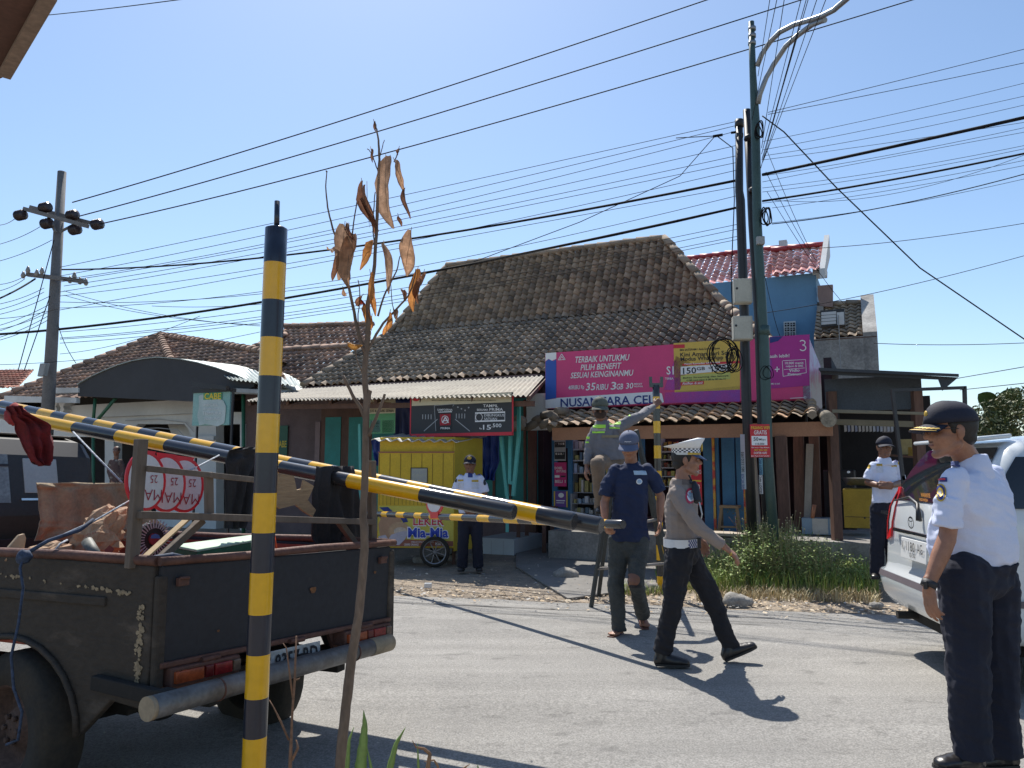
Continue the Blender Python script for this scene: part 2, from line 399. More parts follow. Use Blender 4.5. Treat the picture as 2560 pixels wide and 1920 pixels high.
# --- main shophouse with the big tiled roof ---
W=fac(15.25); F36=fac(11.3)
P_r=fac(19.25); P_b=fac(18.2); P_e=fac(15.4)
sh=Thing('shophouse','long low shophouse with a tall dark clay tiled limasan roof','shophouse',W.hit(1200,1165)*1.0-UP*1.5)
sh_b=sh
def at_plane(pl,px,z):
    p=pl.hit(px,Y0); return V((p.x,p.y,z))
rL=P_r.hit(1118,661); rR=P_r.hit(1660,604); zr=(rL.z+rR.z)/2; rL.z=rR.z=zr
bL=P_b.hit(975,833); bR=P_b.hit(1806,760); zb=(bL.z+bR.z)/2; bL.z=bR.z=zb
eL=P_e.hit(758,966); ze=eL.z; eR=at_plane(P_e,1985,ze)
tcs=((1,.97,.95),(.92,.88,.86),(1.06,1.0,.95),(.82,.80,.80),(1.12,1.02,.93),(1,.97,.93),(.6,.6,.62))
def addmesh(th,name,me,mats,parent=None,label=None):
    me.materials.append(mats); 
    for v in me.vertices: v.co-=th.b
    o=link(bpy.data.objects.new(name,me)); o.parent=parent or th.o
    if label:o['label']=label
    return o
rf=addmesh(sh,'roof',tile_mesh([eL,eR,bR,bL],G,.172,.225,.034,.046,tc=tcs),mTile,label='lower gentler slope of dark clay tiles')
rf2=addmesh(sh,'roof',tile_mesh([bL,bR,rR,rL],G,.172,.165,.052,.040,tc=tcs),mTile,label='upper steep slope of dark clay tiles')
m=M(); cap_row(m,rL,rR,.11); cap_row(m,bL,rL,.11);cap_row(m,eL,bL,.1);cap_row(m,bR,rR,.11);cap_row(m,eR,bR,.11)
sh.part('ridge_cap',m,mTile)
GN=V((.436,.9,0)).normalized()
m=M(); bk=-W.n
# hidden back and side slopes so the roof is a closed volume
e2L=eL+bk*10.2;e2R=eR+bk*10.2;b2L=bL+bk*4.4;b2R=bR+bk*4.4
dn=UP*-.05
for q in ([e2L,eL,bL,b2L],[b2L,bL,rL],[eR,e2R,b2R,bR],[bR,b2R,rR],[e2R,e2L,b2L,b2R],[b2R,b2L,rL,rR]): m.poly([p+dn for p in q])
sh.part('rear_roof',m,mTile)
# walls
def wall_px(pl,x0,x1,z0,z1,m,th=.15):
    a=pl.hit(x0,Y0);b=pl.hit(x1,Y0); q=[V((a.x,a.y,z0)),V((b.x,b.y,z0)),V((b.x,b.y,z1)),V((a.x,a.y,z1))]; m.prism(q,-pl.n*th)
m=M(); wall_px(W,608,1345,0,3.3,m); sh.part('wall',m,mPlum)
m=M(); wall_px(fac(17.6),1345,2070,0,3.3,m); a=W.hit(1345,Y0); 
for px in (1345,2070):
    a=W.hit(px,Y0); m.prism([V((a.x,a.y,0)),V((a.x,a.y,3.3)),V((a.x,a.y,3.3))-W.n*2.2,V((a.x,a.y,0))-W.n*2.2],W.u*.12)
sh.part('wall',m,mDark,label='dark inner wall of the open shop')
m=M(); W2=fac(13.45); 
W2.rect(m,1316,985,1366,1075,.0,.06); sh.part('gable_panel',m,mWhite)
# teal doors with brown frames on the left wall
def door(x0,y0,x1,y1,mid=True):
    m=M(); W.rect(m,x0,y0,x1,y1,.05,.05); d=sh.part('door',m,mBrownW)
    m=M(); 
    if mid:
        xm=(x0+x1)/2; 
        for a,b in ((x0+12,xm-10),(xm+10,x1-12)):
            W.rect(m,a,y0+22,b,y1-10,.065,.01)
    else: W.rect(m,x0+8,y0+8,x1-8,y1-6,.065,.01)
    sh.part('door_panel',m,mTeal,d); return d
door(803,1022,925,1335); door(925,1022,1000,1335,False)
m=M(); W.rect(m,1200,1000,1345,1262,.04,.04); sh.part('shutter',m,mTeal)
m=M(); 
for x in (1235,1275,1312): W.rect(m,x,1000,x+6,1262,.06,.02)
W.rect(m,1325,1000,1345,1330,.1,.1); sh.part('frame',m,mBrownW)
m=M(); W.rect(m,790,1055,802,1335,.07,.05); sh.part('pillar',m,mat('plum_light',(.26,.19,.19),.9))
# corrugated fibre-cement awning
fa=F36.hit(616,1002); fb=F36.hit(1318,989); ba=W.hit(850,967); bb=W.hit(1362,939)
ba=W.pt(W.uz(735,1000)[0],W.uz(850,967)[1])
m=M(); corr(m,fa,fb,bb,ba,64,.016,sub=6); sh.part('awning',m,mAsb)
m=M(); 
for t in (.0,.16,.33,.5,.66,.83,1.0):
    a=fa.lerp(fb,t)-UP*.06; b=ba.lerp(bb,t)-UP*.09; m.bar(a+(b-a)*.05,b,.05,.07)
m.bar(fa-UP*.1+GN*.25,fb-UP*.1+GN*.25,.05,.08); sh.part('rafter',m,mBrownW)
mTq=mat('turquoise_paint',(.10,.42,.38),.5,0,.15,4)
P14=fac(12.0)
m=M()
for pts in (((1253,1092),(1268,1240)),((1297,1092),(1283,1240)),((1276,1090),(1275,1210)),((1268,1240),(1268,1330)),((1297,1010),(1297,1092)),((1272,1205),(1282,1208)),((900,1060),(905,1330)),((905,1215),(925,1215))):
    m.bar(P14.hit(*pts[0]),P14.hit(*pts[1]),.05)
sh.part('awning_post',m,mTq)
# blue tarpaulins hanging under the awning
def cloth(pl,outline,folds,amp,off=0,ny=14,seed=0,ang=0):
    """outline: list of (pyrow, xl, xr) px rows; makes a rippling sheet with thickness"""
    m=M(); nx=folds*6; rows=[]
    for s_ in (1,0):
        rr=[]
        for j in range(ny+1):
            t=j/ny*(len(outline)-1); i=min(int(t),len(outline)-2); f=t-i
            y=lerp(outline[i][0],outline[i+1][0],f);xl=lerp(outline[i][1],outline[i+1][1],f);xr=lerp(outline[i][2],outline[i+1][2],f)
            row=[]
            for k in range(nx+1):
                a=k/nx; x=lerp(xl,xr,a); d=amp*math.sin(a*folds*2*math.pi+seed+j*.15)*(.4+.6*j/ny)+amp*1.2*NZ.noise(V((a*5,j*.3,seed)))
                yy=y+ (4*NZ.noise(V((a*4,seed,j*.1))) if j in(0,ny) else 0)
                row.append(pl.hit(x,yy)+pl.n*(off+d-s_*.008))
            rr.append(m.add(row))
        for a,b in zip(rr,rr[1:]):
            for k in range(nx): m.face((a+k,a+k+1,b+k+1,b+k),True)
        rows.append(rr)
    A,B=rows
    for a,b in ((A[0],B[0]),(A[-1],B[-1])):
        for k in range(nx): m.face((a+k,a+k+1,b+k+1,b+k))
    for c in (0,nx):
        for j in range(ny): m.face((A[j]+c,A[j+1]+c,B[j+1]+c,B[j]+c))
    return m
mTarp=mat('blue_tarp',(.012,.05,.30),.45,0,.25,4,.2)
single('tarpaulin','blue tarpaulin hanging under the awning right of the yellow cart','tarpaulin',cloth(fac(13.6),[(1070,1195,1250),(1150,1198,1250),(1200,1210,1235)],3,.05,seed=1),mTarp)
single('tarpaulin','blue tarpaulin strip hanging at the left corner of the yellow cart','tarpaulin',cloth(fac(13.2),[(1098,930,958),(1130,930,955),(1165,940,950)],2,.04,seed=3),mTarp)
single('tarpaulin','dark blue tarpaulin stretched behind the menu banner under the awning','tarpaulin',cloth(fac(14.6),[(997,985,1030),(1090,985,1030)],2,.03,seed=5),mat('navy_tarp',(.01,.025,.13),.5))
# --- right hand shop: lean-to tiled roof ---
E=fac(12.3); B=fac(13.4)
el=at_plane(E,1372,2.12); er=at_plane(E,2040,2.16); tl=at_plane(B,1372,2.44); tr=at_plane(B,2040,2.44)
addmesh(sh,'lean_to_roof',tile_mesh([el,er,tr,tl],G,.19,.235,.028,.040,tc=((1.2,1.08,.95),(1.1,1.0,.92),(1.5,1.15,.92),(.95,.9,.85))),mTile)
m=M(); cap_row(m,er+W.u*-.02,tr+W.u*-.02,.06,.2); pass
# heap of broken tiles at the left end
hp=at_plane(fac(12.8),1345,2.12)
for i in range(16):
    p=hp+W.u*jit(.42)+W.n*jit(.3)+UP*random.uniform(0,.28); g=random.uniform(.4,.8); m.tint=(g,g,g); a=random.uniform(0,3); d=V((math.cos(a),math.sin(a),jit(.5))).normalized(); m.tube([p-d*.12,p,p+d*.12],[.06,.075,.06],7)
sh.part('broken_tiles',m,mTile)
Eb=fac(12.42)
m=M(); Eb.rect(m,1400,1070,1625,1092,.0,.05); a=Eb.uz(1617,1070);b=Eb.uz(2082,1087)
z1=Eb.uz(1800,1060)[1]; z0=Eb.uz(1800,1094)[1]
m=M(); m.prism([Eb.pt(Eb.uz(1380,1000)[0],z0),Eb.pt(b[0],z0),Eb.pt(b[0],z1),Eb.pt(Eb.uz(1380,1000)[0],z1)],-Eb.n*.06); sh.part('beam',m,mBeam)
m=M()
for (x0,x1,x2,x3) in ((1938,1966,1952,1975),(1985,2008,1990,2010),(2030,2040,2036,2048)):
    pl=Eb if x0<1980 else fac(14.3)
    a=pl.hit((x0+x1)/2,1090); b=pl.hit((x2+x3)/2,1330); m.bar(a,b,.15,.12,side=W.u)
sh.part('post',m,mBrownW,bevel=.006)
m=M(); pl=fac(14.2); m.bar(pl.hit(2025,1110),pl.hit(2018,1330),.12,.1); m.bar(pl.hit(1880,1110),pl.hit(1895,1330),.1,.1); sh.part('post',m,mat('pale_wood',(.3,.28,.25),.8),label='pale weathered post')
# plinth / platform
Pp=fac(12.9)
m=M(); a=at_plane(Pp,1370,.46);b=at_plane(Pp,2300,.46); m.prism([V((a.x,a.y,0)),V((b.x,b.y,0)),b,a],-Pp.n*4.2); sh.part('plinth',m,mConc)
m=M(); a=at_plane(Pp,1640,.48);b=at_plane(Pp,1870,.48); m.prism([a,b,b+UP*.04,a+UP*.04],-Pp.n*.4); sh.part('step',m,mat('cement_light',(.42,.36,.29),.9))
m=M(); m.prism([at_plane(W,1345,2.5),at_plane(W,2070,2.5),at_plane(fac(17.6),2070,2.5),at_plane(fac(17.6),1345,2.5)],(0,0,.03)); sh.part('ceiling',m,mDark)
# shop front pieces: blue posts, blue folding doors
S1=fac(14.1)
m=M()
for x0,x1 in ((1380,1392),(1420,1430),(1760,1782),(1790,1798),(1806,1838),(1842,1858),(1597,1612)): S1.rect(m,x0,1092,x1,1338,.0,.06)
S1.rect(m,1380,1092,1430,1120,-.01,.04);S1.rect(m,1384,1225,1425,1338,-.01,.04)
sh.part('folding_door',m,mBlueD)
def poster(name,label,pl,x0,y0,x1,y1,bgm,items,off=.01,cat='poster',th=.006):
    t=Thing(name,label,cat,pl.hit((x0+x1)/2,y1)); m=M(); pl.rect(m,x0,y0,x1,y1,off,th); t.part('sheet',m,bgm)
    by={}
    for it in [i for i in items if i[1]=='t']: mm=M(); pl.text(mm,*it[2:],off=off+.006); t.part('lettering',mm,it[0])
    for it in [i for i in items if i[1]!='t']:
        mt=it[0]; mm=by.setdefault(mt.name,(M(),mt))[0]
        if it[1]=='t': pl.text(mm,*it[2:],off=off+.006) 
        elif it[1]=='r': pl.rect(mm,*it[2:6],off=off+.003)
        elif it[1]=='d': pl.disc(mm,*it[2:6],off=off+.004)
        elif it[1]=='l': pl.line(mm,it[2],it[3],off=off+.004)
        elif it[1]=='o': pl.ring(mm,*it[2:7],off=off+.005)
        elif it[1]=='f': pl.frame(mm,*it[2:7],off=off+.005)
        elif it[1]=='p': pl.poly(mm,it[2],off+.003)
    for k,(mm,mt) in by.items(): t.part('print',mm,mt)
    return t
def ink(name,c,r=.6): return mat('ink_'+name,c,r,0,.06,3)
iW=ink('white',(.8,.8,.8)); iK=ink('black',(.02,.02,.025)); iR=ink('red',(.6,.03,.05)); iY=ink('yellow',(.75,.55,.05)); iM=ink('magenta',(.52,.03,.17)); iG=ink('green',(.10,.32,.14)); iN=ink('navy',(.02,.04,.2)); iGr=ink('grey',(.35,.36,.38)); iC=ink('cream',(.62,.56,.40)); iP=ink('purple',(.16,.07,.3)); iO=ink('orange',(.75,.3,.05)); iLB=ink('lightblue',(.35,.5,.65)); iV=ink('violet',(.3,.05,.3)); iBr=ink('brown',(.3,.1,.06))
poster('price_poster','white phone price poster at the top of the blue shop pillar',S1,1387,1093,1415,1152,iGr,[(iK,'r',1388,1105,1414,1118),(iK,'r',1388,1130,1414,1148),(iW,'r',1390,1096,1405,1100)]+[(iW,'r',1390+6*i,1107+j*25,1394+6*i,1112+j*25) for i in range(4) for j in (0,1)],.02)
poster('promo_poster','magenta DOBEL UNTUNG poster on the blue shop pillar',S1,1387,1156,1417,1216,iM,[(iW,'t','DOBEL',1388,1173,1408,6),(iW,'t','UNTUNG',1392,1181,1416,6),(iW,'r',1388,1188,1400,1194),(iK,'r',1403,1189,1415,1193),(iW,'t','BELI 1',1389,1207,1415,7)],.02)
poster('promo_poster','purple poster low on the yellow edged shop pillar',S1,1386,1228,1420,1268,iP,[(iY,'r',1386,1228,1389,1268),(iY,'r',1417,1228,1420,1268),(iW,'d',1404,1238,7,6),(iW,'r',1392,1250,1414,1253),(iW,'r',1392,1256,1412,1258)],.02)
poster('promo_poster','red PROMO poster behind the walking policeman',S1,1730,1160,1756,1262,iR,[(iW,'t','PROMO',1731,1185,1755,11),(iY,'r',1731,1200,1755,1204),(iW,'t','RB',1738,1222,1752,11),(iW,'r',1733,1232,1752,1246)],.05)
m=M(); S1.rect(m,1783,1092,1789,1338,.03,.03); S1.rect(m,1858,1092,1868,1330,.0,.02); single('sachet_strip','yellow and red strips of sachets hanging between the blue doors','sachets',m,mat('sachet',(.6,.35,.04),.4,0,.3,9,col2=(.5,.04,.03),thr=.5))
# shelves with goods
def goods(x0,x1,rows,pl,label,seed,palette,dep=.3):
    rr=random.Random(seed); t=Thing('shop_shelf',label,'shelf',pl.hit((x0+x1)/2,rows[-1][1]))
    m=M(); S=pl
    for (yt,yb) in rows: S.rect(m,x0,yb,x1,yb+3,.05,dep)
    S.rect(m,x0-3,rows[0][0]-4,x0,rows[-1][1]+3,.05,dep);S.rect(m,x1,rows[0][0]-4,x1+3,rows[-1][1]+3,.05,dep)
    t.part('frame',m,mat('shelf_grey',(.3,.32,.35),.6))
    m=M(); S.rect(m,x0,rows[0][0]-4,x1,rows[-1][1],-dep,.02); t.part('back_panel',m,mDark)
    for (yt,yb) in rows:
        x=x0+2; m=M()
        while x<x1-5:
            w_=rr.uniform(3,9); h=rr.uniform(.45,.92)*(yb-yt); m.tint=rr.choice(palette); g=rr.uniform(.5,1.1); m.tint=tuple(c*g for c in m.tint)
            S.rect(m,x,yb-h,min(x+w_,x1-1),yb,-rr.uniform(0,.12),.08); x+=w_+rr.uniform(.5,3)
        t.part('goods_row',m,mat('goods',(1,1,1),.5,0,.2,14,tint=True))
    return t
pal1=((.5,.55,.6),(.3,.45,.6),(.6,.6,.58),(.55,.5,.2),(.2,.3,.5),(.12,.13,.15)); pal2=((.5,.3,.06),(.5,.1,.05),(.5,.45,.35),(.25,.2,.15),(.45,.4,.1))
goods(1432,1500,[(1100,1122),(1128,1150),(1155,1182),(1190,1230)],fac(14.35),'glass phone shop shelves stacked with small goods behind the ladder worker',2,pal1)
goods(1432,1500,[(1238,1258),(1264,1285),(1290,1310),(1314,1334)],fac(14.1),'lower shop counter of pale phone boxes left of the ladder worker',4,pal1)
goods(1655,1726,[(1100,1128),(1132,1148),(1152,1168),(1172,1190),(1195,1215)],fac(14.35),'snack shelves with orange and cream packets behind the striped barrier post',5,pal2)
goods(1505,1592,[(1165,1190),(1195,1222),(1230,1262),(1270,1330)],fac(14.2),'middle shop shelves of boxes behind the man in the cap',8,pal1)
# stool
def stool(pl,x0,x1,yt,yb,label):
    t=Thing('wooden_stool',label,'stool',pl.hit((x0+x1)/2,yb)); m=M(); c=pl.hit((x0+x1)/2,yt); w_=.30
    m.box(c-UP*.02,(w_,w_,.04),W.u,W.n); mt=mat('stool_wood',(.28,.2,.12),.8); t.part('seat',m,mt,bevel=.006)
    zb=pl.hit((x0+x1)/2,yb).z
    for a in (-1,1):
        for b in (-1,1):
            m=M(); p=c+W.u*a*.12+W.n*b*.12-UP*.04; q=V((p.x,p.y,zb))+W.u*a*.05+W.n*b*.04; m.bar(p,q,.035); t.part('leg',m,mt)
    m=M(); 
    for b in (-1,1): q=c+W.n*b*.14; m.bar(V((q.x,q.y,zb+.12))-W.u*.15,V((q.x,q.y,zb+.12))+W.u*.15,.03)
    t.part('stretcher',m,mt)
stool(fac(14.0),1806,1846,1263,1335,'wooden stool standing in front of the blue folding doors')

# --- billboard ---
bb_=Thing('billboard','long magenta phone provider billboard reading NUSANTARA CELL above the lean-to roof','billboard',B.hit(1700,1012))
m=M(); qd=[(1363,883),(2025,836),(2028,1003),(1363,1021)]
a=B.uz(1363,883);b=B.uz(2026,1003); zt,zb_=a[1],B.uz(1363,1020)[1]; 
mBan=mat('banner_magenta',(.66,.05,.19),.45,0,.1,1.2,.05)
m.prism([B.pt(a[0],zb_,0),B.pt(b[0],zb_,0),B.pt(b[0],zt,0),B.pt(a[0],zt,0)],-B.n*.28); bb_.part('panel',m,mBan)
# vertical stretch: rows drawn against photo rows
def bt(mt,items):
    m=M()
    for it in items:
        k=it[0]
        if k=='t': B.text(m,it[1],it[2],it[3],it[4],it[5],off=.012,bold=.015,tilt=it[6],slant=it[7] if len(it)>7 else 0)
        elif k=='p': B.poly(m,it[1],.006 if len(it)<3 else it[2])
        elif k=='o': B.ring(m,*it[1:],off=.012)
        elif k=='l': B.line(m,it[1],it[2],off=.012)
    return m
def bbl(mt,items):
    for it in items:
        bb_.part('lettering' if it[0]=='t' else 'line_art',bt(mt,[it]),mt)
bb_.part('colour_field',bt(iN,[('p',[(1364,904),(1372,898),(1383,903),(1391,898),(1391,995),(1364,1000)])]),ink('royal',(.03,.10,.42)),label='blue field at the left edge')
bb_.part('colour_field',bt(iW,[('p',[(1364,883),(1391,881),(1391,897),(1380,902),(1372,897),(1364,903)]),('p',[(1364,1000),(1391,996),(1391,1020),(1364,1021)]),('p',[(1391,995),(1640,979),(1655,984),(1660,1006),(1391,1020)])]),iW,label='white name strip along the bottom')
bb_.part('colour_field',bt(iV,[('p',[(1662,982),(1850,965),(1850,1004),(1662,1007)]),('p',[(1700,975),(1725,905),(1690,890),(1660,975)])]),mat('banner_violet',(.22,.05,.33),.45,0,.3,1.5,col2=(.55,.03,.2)),label='violet fading corner')
bb_.part('colour_field',bt(iV,[('p',[(1925,842),(2024,836),(2024,964),(1925,972)])]),ink('violet2',(.42,.03,.26)),label='purple right hand panel')
bb_.part('colour_field',bt(iN,[('p',[(1925,843),(1958,841),(1945,853),(1925,858)],.009)]),iN)
bb_.part('colour_field',bt(iY,[('p',[(1684,858),(1850,848),(1850,974),(1687,981)])]),mat('banner_yellow',(.66,.45,.08),.5,0,.1,2),label='yellow notice panel')
bb_.part('colour_field',bt(iR,[('p',[(1706,910),(1850,902),(1850,908),(1706,914)],.009),('p',[(1702,955),(1760,952),(1760,961),(1702,964)],.009),('p',[(1684,862),(1712,861),(1712,870),(1684,871)],.009)]),iR)
bb_.part('colour_field',bt(iW,[('p',[(1702,917),(1828,909),(1828,926),(1702,937)],.009)]),iW)
bb_.part('colour_field',bt(iG,[('p',[(1702,939),(1826,931),(1826,948),(1702,956)],.009)]),ink('lime',(.5,.52,.14)))
bbl(iW,[('t','TERBAIK UNTUKMU',1437,907,1572,15,-6,.18),('t','PILIH BENEFIT',1452,926,1552,14,-5,.18),('t','SESUAI KEINGINANMU',1427,946,1582,14,-7,.18),
 ('t','40RIBU',1421,974,1450,10,-1,.1),('t','Rp',1453,972,1461,9,0,.1),('t','35',1465,976,1488,18,-1,.15),('t','RIBU',1491,975,1520,14,-1,.15),('t','3',1527,974,1540,19,0,.15),('t','GB',1541,974,1558,14,-1,.15),('t','30',1565,972,1583,14,-1,.15),('t','MENIT',1586,962,1606,4,0),('t','NELPON',1586,968,1607,4,0),
 ('t','S1',1667,936,1685,20,0),('t','TERBA',1663,949,1684,5,0),('t','kasih lebih!',1920,895,1974,8,-2),('t','10.000 menit',1963,911,2009,6,-1),('t','nelpon & SMS',1965,918,2008,5,-1),('t','Vidio',1972,930,1999,7,-1,.2),('t','Platinum',1970,939,2003,6,-1),('t','PROMO di sini!',1920,962,1950,4,-1),
 ('l',[(1937,924),(1949,923)],2.5),('l',[(1943,917),(1943,930)],2.5),('l',[(1396,900),(1405,885),(1414,899),(1396,900)],1.5),('l',[(1400,899),(1405,891),(1410,898)],1.5),
 ('l',[(1957,902),(2014,899),(2016,932),(1958,941),(1956,903)],1.2),('l',[(1960,924),(2012,920)],1),('l',[(1975,996),(2010,994)],1.5)]+[('o',2013,994,3,3,1)])
m=M()
for (cx,cy) in ((2008,855),(2008,868)):
    pass
bb_.part('emblem',bt(iW,[('p',[(1900,900),(1930,898),(1930,928),(1900,930)],.009)]),iV)
bb_.part('lettering',bt(iN,[('t','NUSANTARA CELL',1402,1017,1652,20,-9)]),iN,label='navy shop name NUSANTARA CELL')
bbl(iK,[('t','IM3 SATSPAM+ Anti Scam & Spam',1700,878,1800,5,-5),('t','Kini Aman dari Scam',1701,892,1838,10,-6),('t','Modus WhatsApp Call',1702,903,1836,10,-6),('t','150',1708,935,1741,15,-2),('t','GB',1742,926,1763,8,-1),('t','Rp',1772,922,1778,4,0),('t','150RB',1780,930,1828,15,-3),('t','Bebas Streaming dan lainnya',1708,947,1822,4,-6),('t','+5.000 menit nelpon & SMS ke IM3 dan Tri',1716,953,1815,4,-4)])
bbl(iW,[('t','Paket Ramadan SATSPAM',1712,912,1800,4,-4),('t','Aktifkan di sini!',1706,962,1757,6,-2)])
# three-shaped logo made of two open rings
m=M(); B.ring(m,2006,857,8,7,2.5,.012,16,-2.6,1.6); B.ring(m,2007,870,9,8,2.5,.012,16,-1.6,2.6); bb_.part('emblem',m,iW)
# side box returning to the right
m=M(); a=B.pt(b[0],zb_,0); c=at_plane(fac(14.6),2062,zb_-.12)
m.prism([B.pt(b[0]+.004,zb_),c,c+UP*(zt-zb_-.22),B.pt(b[0]+.004,zt)],-B.u*.1); bb_.part('side_panel',m,mat('banner_side',(.5,.5,.62),.5,0,.1,1.1,col2=(.5,.08,.3),thr=.55))
m=M()
for x in (1400,1560,1740,1900,2010): B.rect(m,x,1015,x+5,1060,-.15,.06)
bb_.part('bracket',m,mBlack)
# --- cigarette banner under the awning ---
Bn=fac(11.5)
cb=poster('banner','black SAMPOERNA PRIMA cigarette banner with red edge under the fibre awning',Bn,1027,992,1283,1086,ink('charcoal',(.035,.037,.042)),
 [(iR,'r',1025,990,1028,1088),(iR,'r',1280,990,1284,1088),(iR,'r',1027,1085,1283,1088),(iC,'r',1030,993,1279,1005),(iR,'d',1040,998,9,5),(iK,'t','PERINGATAN',1143,997,1174,3.5),(iK,'t','MEROKOK SEBABKAN KANKER MULUT KARENA MEROKOK MEMBUNUHMU LAYANAN BERHENTI MEROKOK',1080,1002,1240,2.5),
 (iW,'t','TAMPIL',1208,1018,1246,7),(iW,'t','BERSAMA',1193,1027,1221,5),(iW,'t','PRIMA',1224,1027,1258,7),(iW,'t','DIBUNGKUS',1211,1041,1261,6),(iW,'t','SATUAN',1211,1050,1243,6),(iW,'t','Rp',1199,1073,1205,4),(iW,'t','15',1208,1074,1228,12),(iW,'t','.500',1229,1068,1254,9),(iW,'o',1198,1043,9,10,1.2),(iW,'f',1188,1031,1263,1053,1.2),
 (iK,'r',1090,1012,1130,1078),(iGr,'l',[(1090,1078),(1086,1014),(1136,1010),(1132,1016)],1.2),(iW,'t','SAMPOERNA',1094,1027,1132,5),(iW,'r',1096,1029,1130,1030.5),(iR,'r',1100,1035,1127,1063),(iW,'o',1113,1049,9,10,1.5),(iW,'t','A',1105,1057,1123,15),(iW,'t','PRIMA',1102,1073,1126,5),
 (iGr,'l',[(1060,1078),(1094,1048)],2),(iGr,'l',[(1175,1078),(1138,1048)],2)]+[(iGr,'r',1056+i*7,1036,1058+i*7,1048) for i in range(4)]+[(iGr,'r',1140+i*7,1034,1142+i*7,1046) for i in range(4)]+[(iGr,'d',1145+i*9,1018+(i*37%11),2,2) for i in range(4)],.0)
poster('menu_banner','cream and green food menu banner hanging under the awning behind the sapling',fac(11.9),921,1000,988,1083,iC,[(iG,'r',921,1035,988,1083),(iBr,'t','MENU SPESIAL',925,1012,980,6),(iK,'t','JUS & OBAK SERBA',925,1030,985,6),(iLB,'r',925,1051,951,1081),(iW,'r',955,1051,985,1081)]+[(iK,'r',928,1054+i*4,948,1055.5+i*4) for i in range(7)]+[(iG,'r',958,1054+i*4,980,1055.5+i*4) for i in range(7)],.0)
poster('wall_sign','small dark green sign with yellow letters on the plum wall beside the pole',W,690,1065,722,1150,ink('dgreen',(.03,.12,.08)),[(iY,'t','CABE',694,1118,720,16)],.05,'sign')
# white tiled step
m=M(); T=fac(13.2); mT=mat('white_ceramic',(.5,.55,.57),.25,0,.06,4)
a=T.hit(1197,1352);b=T.hit(1287,1352); za=.3
st=Thing('tiled_step','white ceramic tiled step beside the food cart under the shop','step',V((a.x,a.y,0))); 
p=[at_plane(T,1197,.0),at_plane(T,1285,.0),at_plane(T,1285,.27),at_plane(T,1197,.27)]; m.prism(p,-T.n*1.3); st.part('block',m,mT)
m=M(); 
for x in (1228,1258): T.rect(m,x,1352,x+1.2,1395,.003)
st.part('grout_line',m,iGr)
# bench in the shade
m=M(); q=fac(13.6); 
bn=Thing('bench','low grey wooden bench in the shade left of the phone shop pillar','bench',q.hit(1310,1340)); m.prism([q.hit(1290,1268)+UP*0,q.hit(1372,1268),q.hit(1372,1276),q.hit(1290,1276)],-q.n*.4); bn.part('seat',m,mBrownW)
for x in (1296,1360):
    m=M(); z=q.hit(x,1276); m.bar(z,V((z.x,z.y,0)),.07); bn.part('leg',m,mBrownW)
    m=M(); z=z-q.n*.35; m.bar(z,V((z.x,z.y,0)),.07); bn.part('leg',m,mBrownW)
# ================= LEFT: WHITE HOUSE, CANOPY =================
WH=fac(15.2); WF=fac(14.0)
wh=Thing('white_house','white ornate veranda house with brown tiled hip roof behind the truck','house',V((-9,21,0)))
m=M()
# wall with arched openings: built from pieces around the openings
def wp(pts,off=0,th=.25): WH.poly(m,pts,off,th)
wp([(-260,1030),(330,1030),(330,1092),(-260,1092)]); 
wp([(330,1030),(610,1030),(610,1060),(330,1060)])
wp([(-260,1092),(95,1092),(95,1600),(-260,1500)])
wp([(262,1092),(284,1092),(284,1480),(262,1480)])
wp([(480,1060),(540,1060),(540,1480),(480,1480)])
wp([(600,1060),(612,1060),(612,1460),(600,1460)])
wp([(330,1060),(345,1060),(336,1068),(332,1080),(330,1092)]);wp([(460,1060),(480,1060),(480,1100),(476,1085),(470,1072)])
wp([(284,1240),(330,1240),(330,1470),(284,1470)]); wp([(390,1150),(480,1150),(480,1450),(390,1450)])
wh.part('wall',m,mWhite)
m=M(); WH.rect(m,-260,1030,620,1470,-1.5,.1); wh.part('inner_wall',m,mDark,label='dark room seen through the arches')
m=M()
WH.rect(m,50,1022,540,1032,.14,.16); WH.rect(m,480,1092,545,1100,.14,.16); WH.rect(m,470,1120,600,1128,.1,.14)
for i in range(16): x=55+i*9.5; WH.rect(m,x,1034,x+5,1042,.05,.05)
wh.part('cornice',m,mWhite)
def consol(x):
    m=M(); pts=[(x,1000),(x+14,1000),(x+15,1010),(x+10,1018),(x+13,1026),(x+8,1036),(x+2,1034),(x+4,1022),(x-1,1012)]; WH.poly(m,pts,.35,.3); wh.part('console_bracket',m,mWhite)
for x in (142,160,178,520): consol(x)
m=M(); WF.poly(m,[(20,990),(200,995),(200,1008),(20,1006)],.1,.1); WF.poly(m,[(130,970),(205,970),(205,982),(130,984)],.1,.3); wh.part('fascia',m,mWhite)
m=M()  # scroll-work under the arch
WH.line(m,[(352,1072),(400,1070),(450,1075),(470,1095)],2,.06);WH.line(m,[(318,1052),(400,1048),(468,1056),(490,1080)],2,.06)
wh.part('moulding',m,iGr)
for (x0,x1) in ((352,372),(430,475)):
    m=M(); WH.poly(m,[(x0,1095),(x0+6,1080),(x1-4,1084),(x1,1100),(x1+6,1135),(x1-10,1145),(x0+4,1140),(x0-6,1120)],-.8,.3); wh.part('curtain' ,m,mat('curt',(.05,.05,.06),.8))
m=M(); WH.poly(m,[(360,1050),(420,1062),(428,1110),(382,1112)],-.7,.05); wh.part('curtain',m,mWhite)
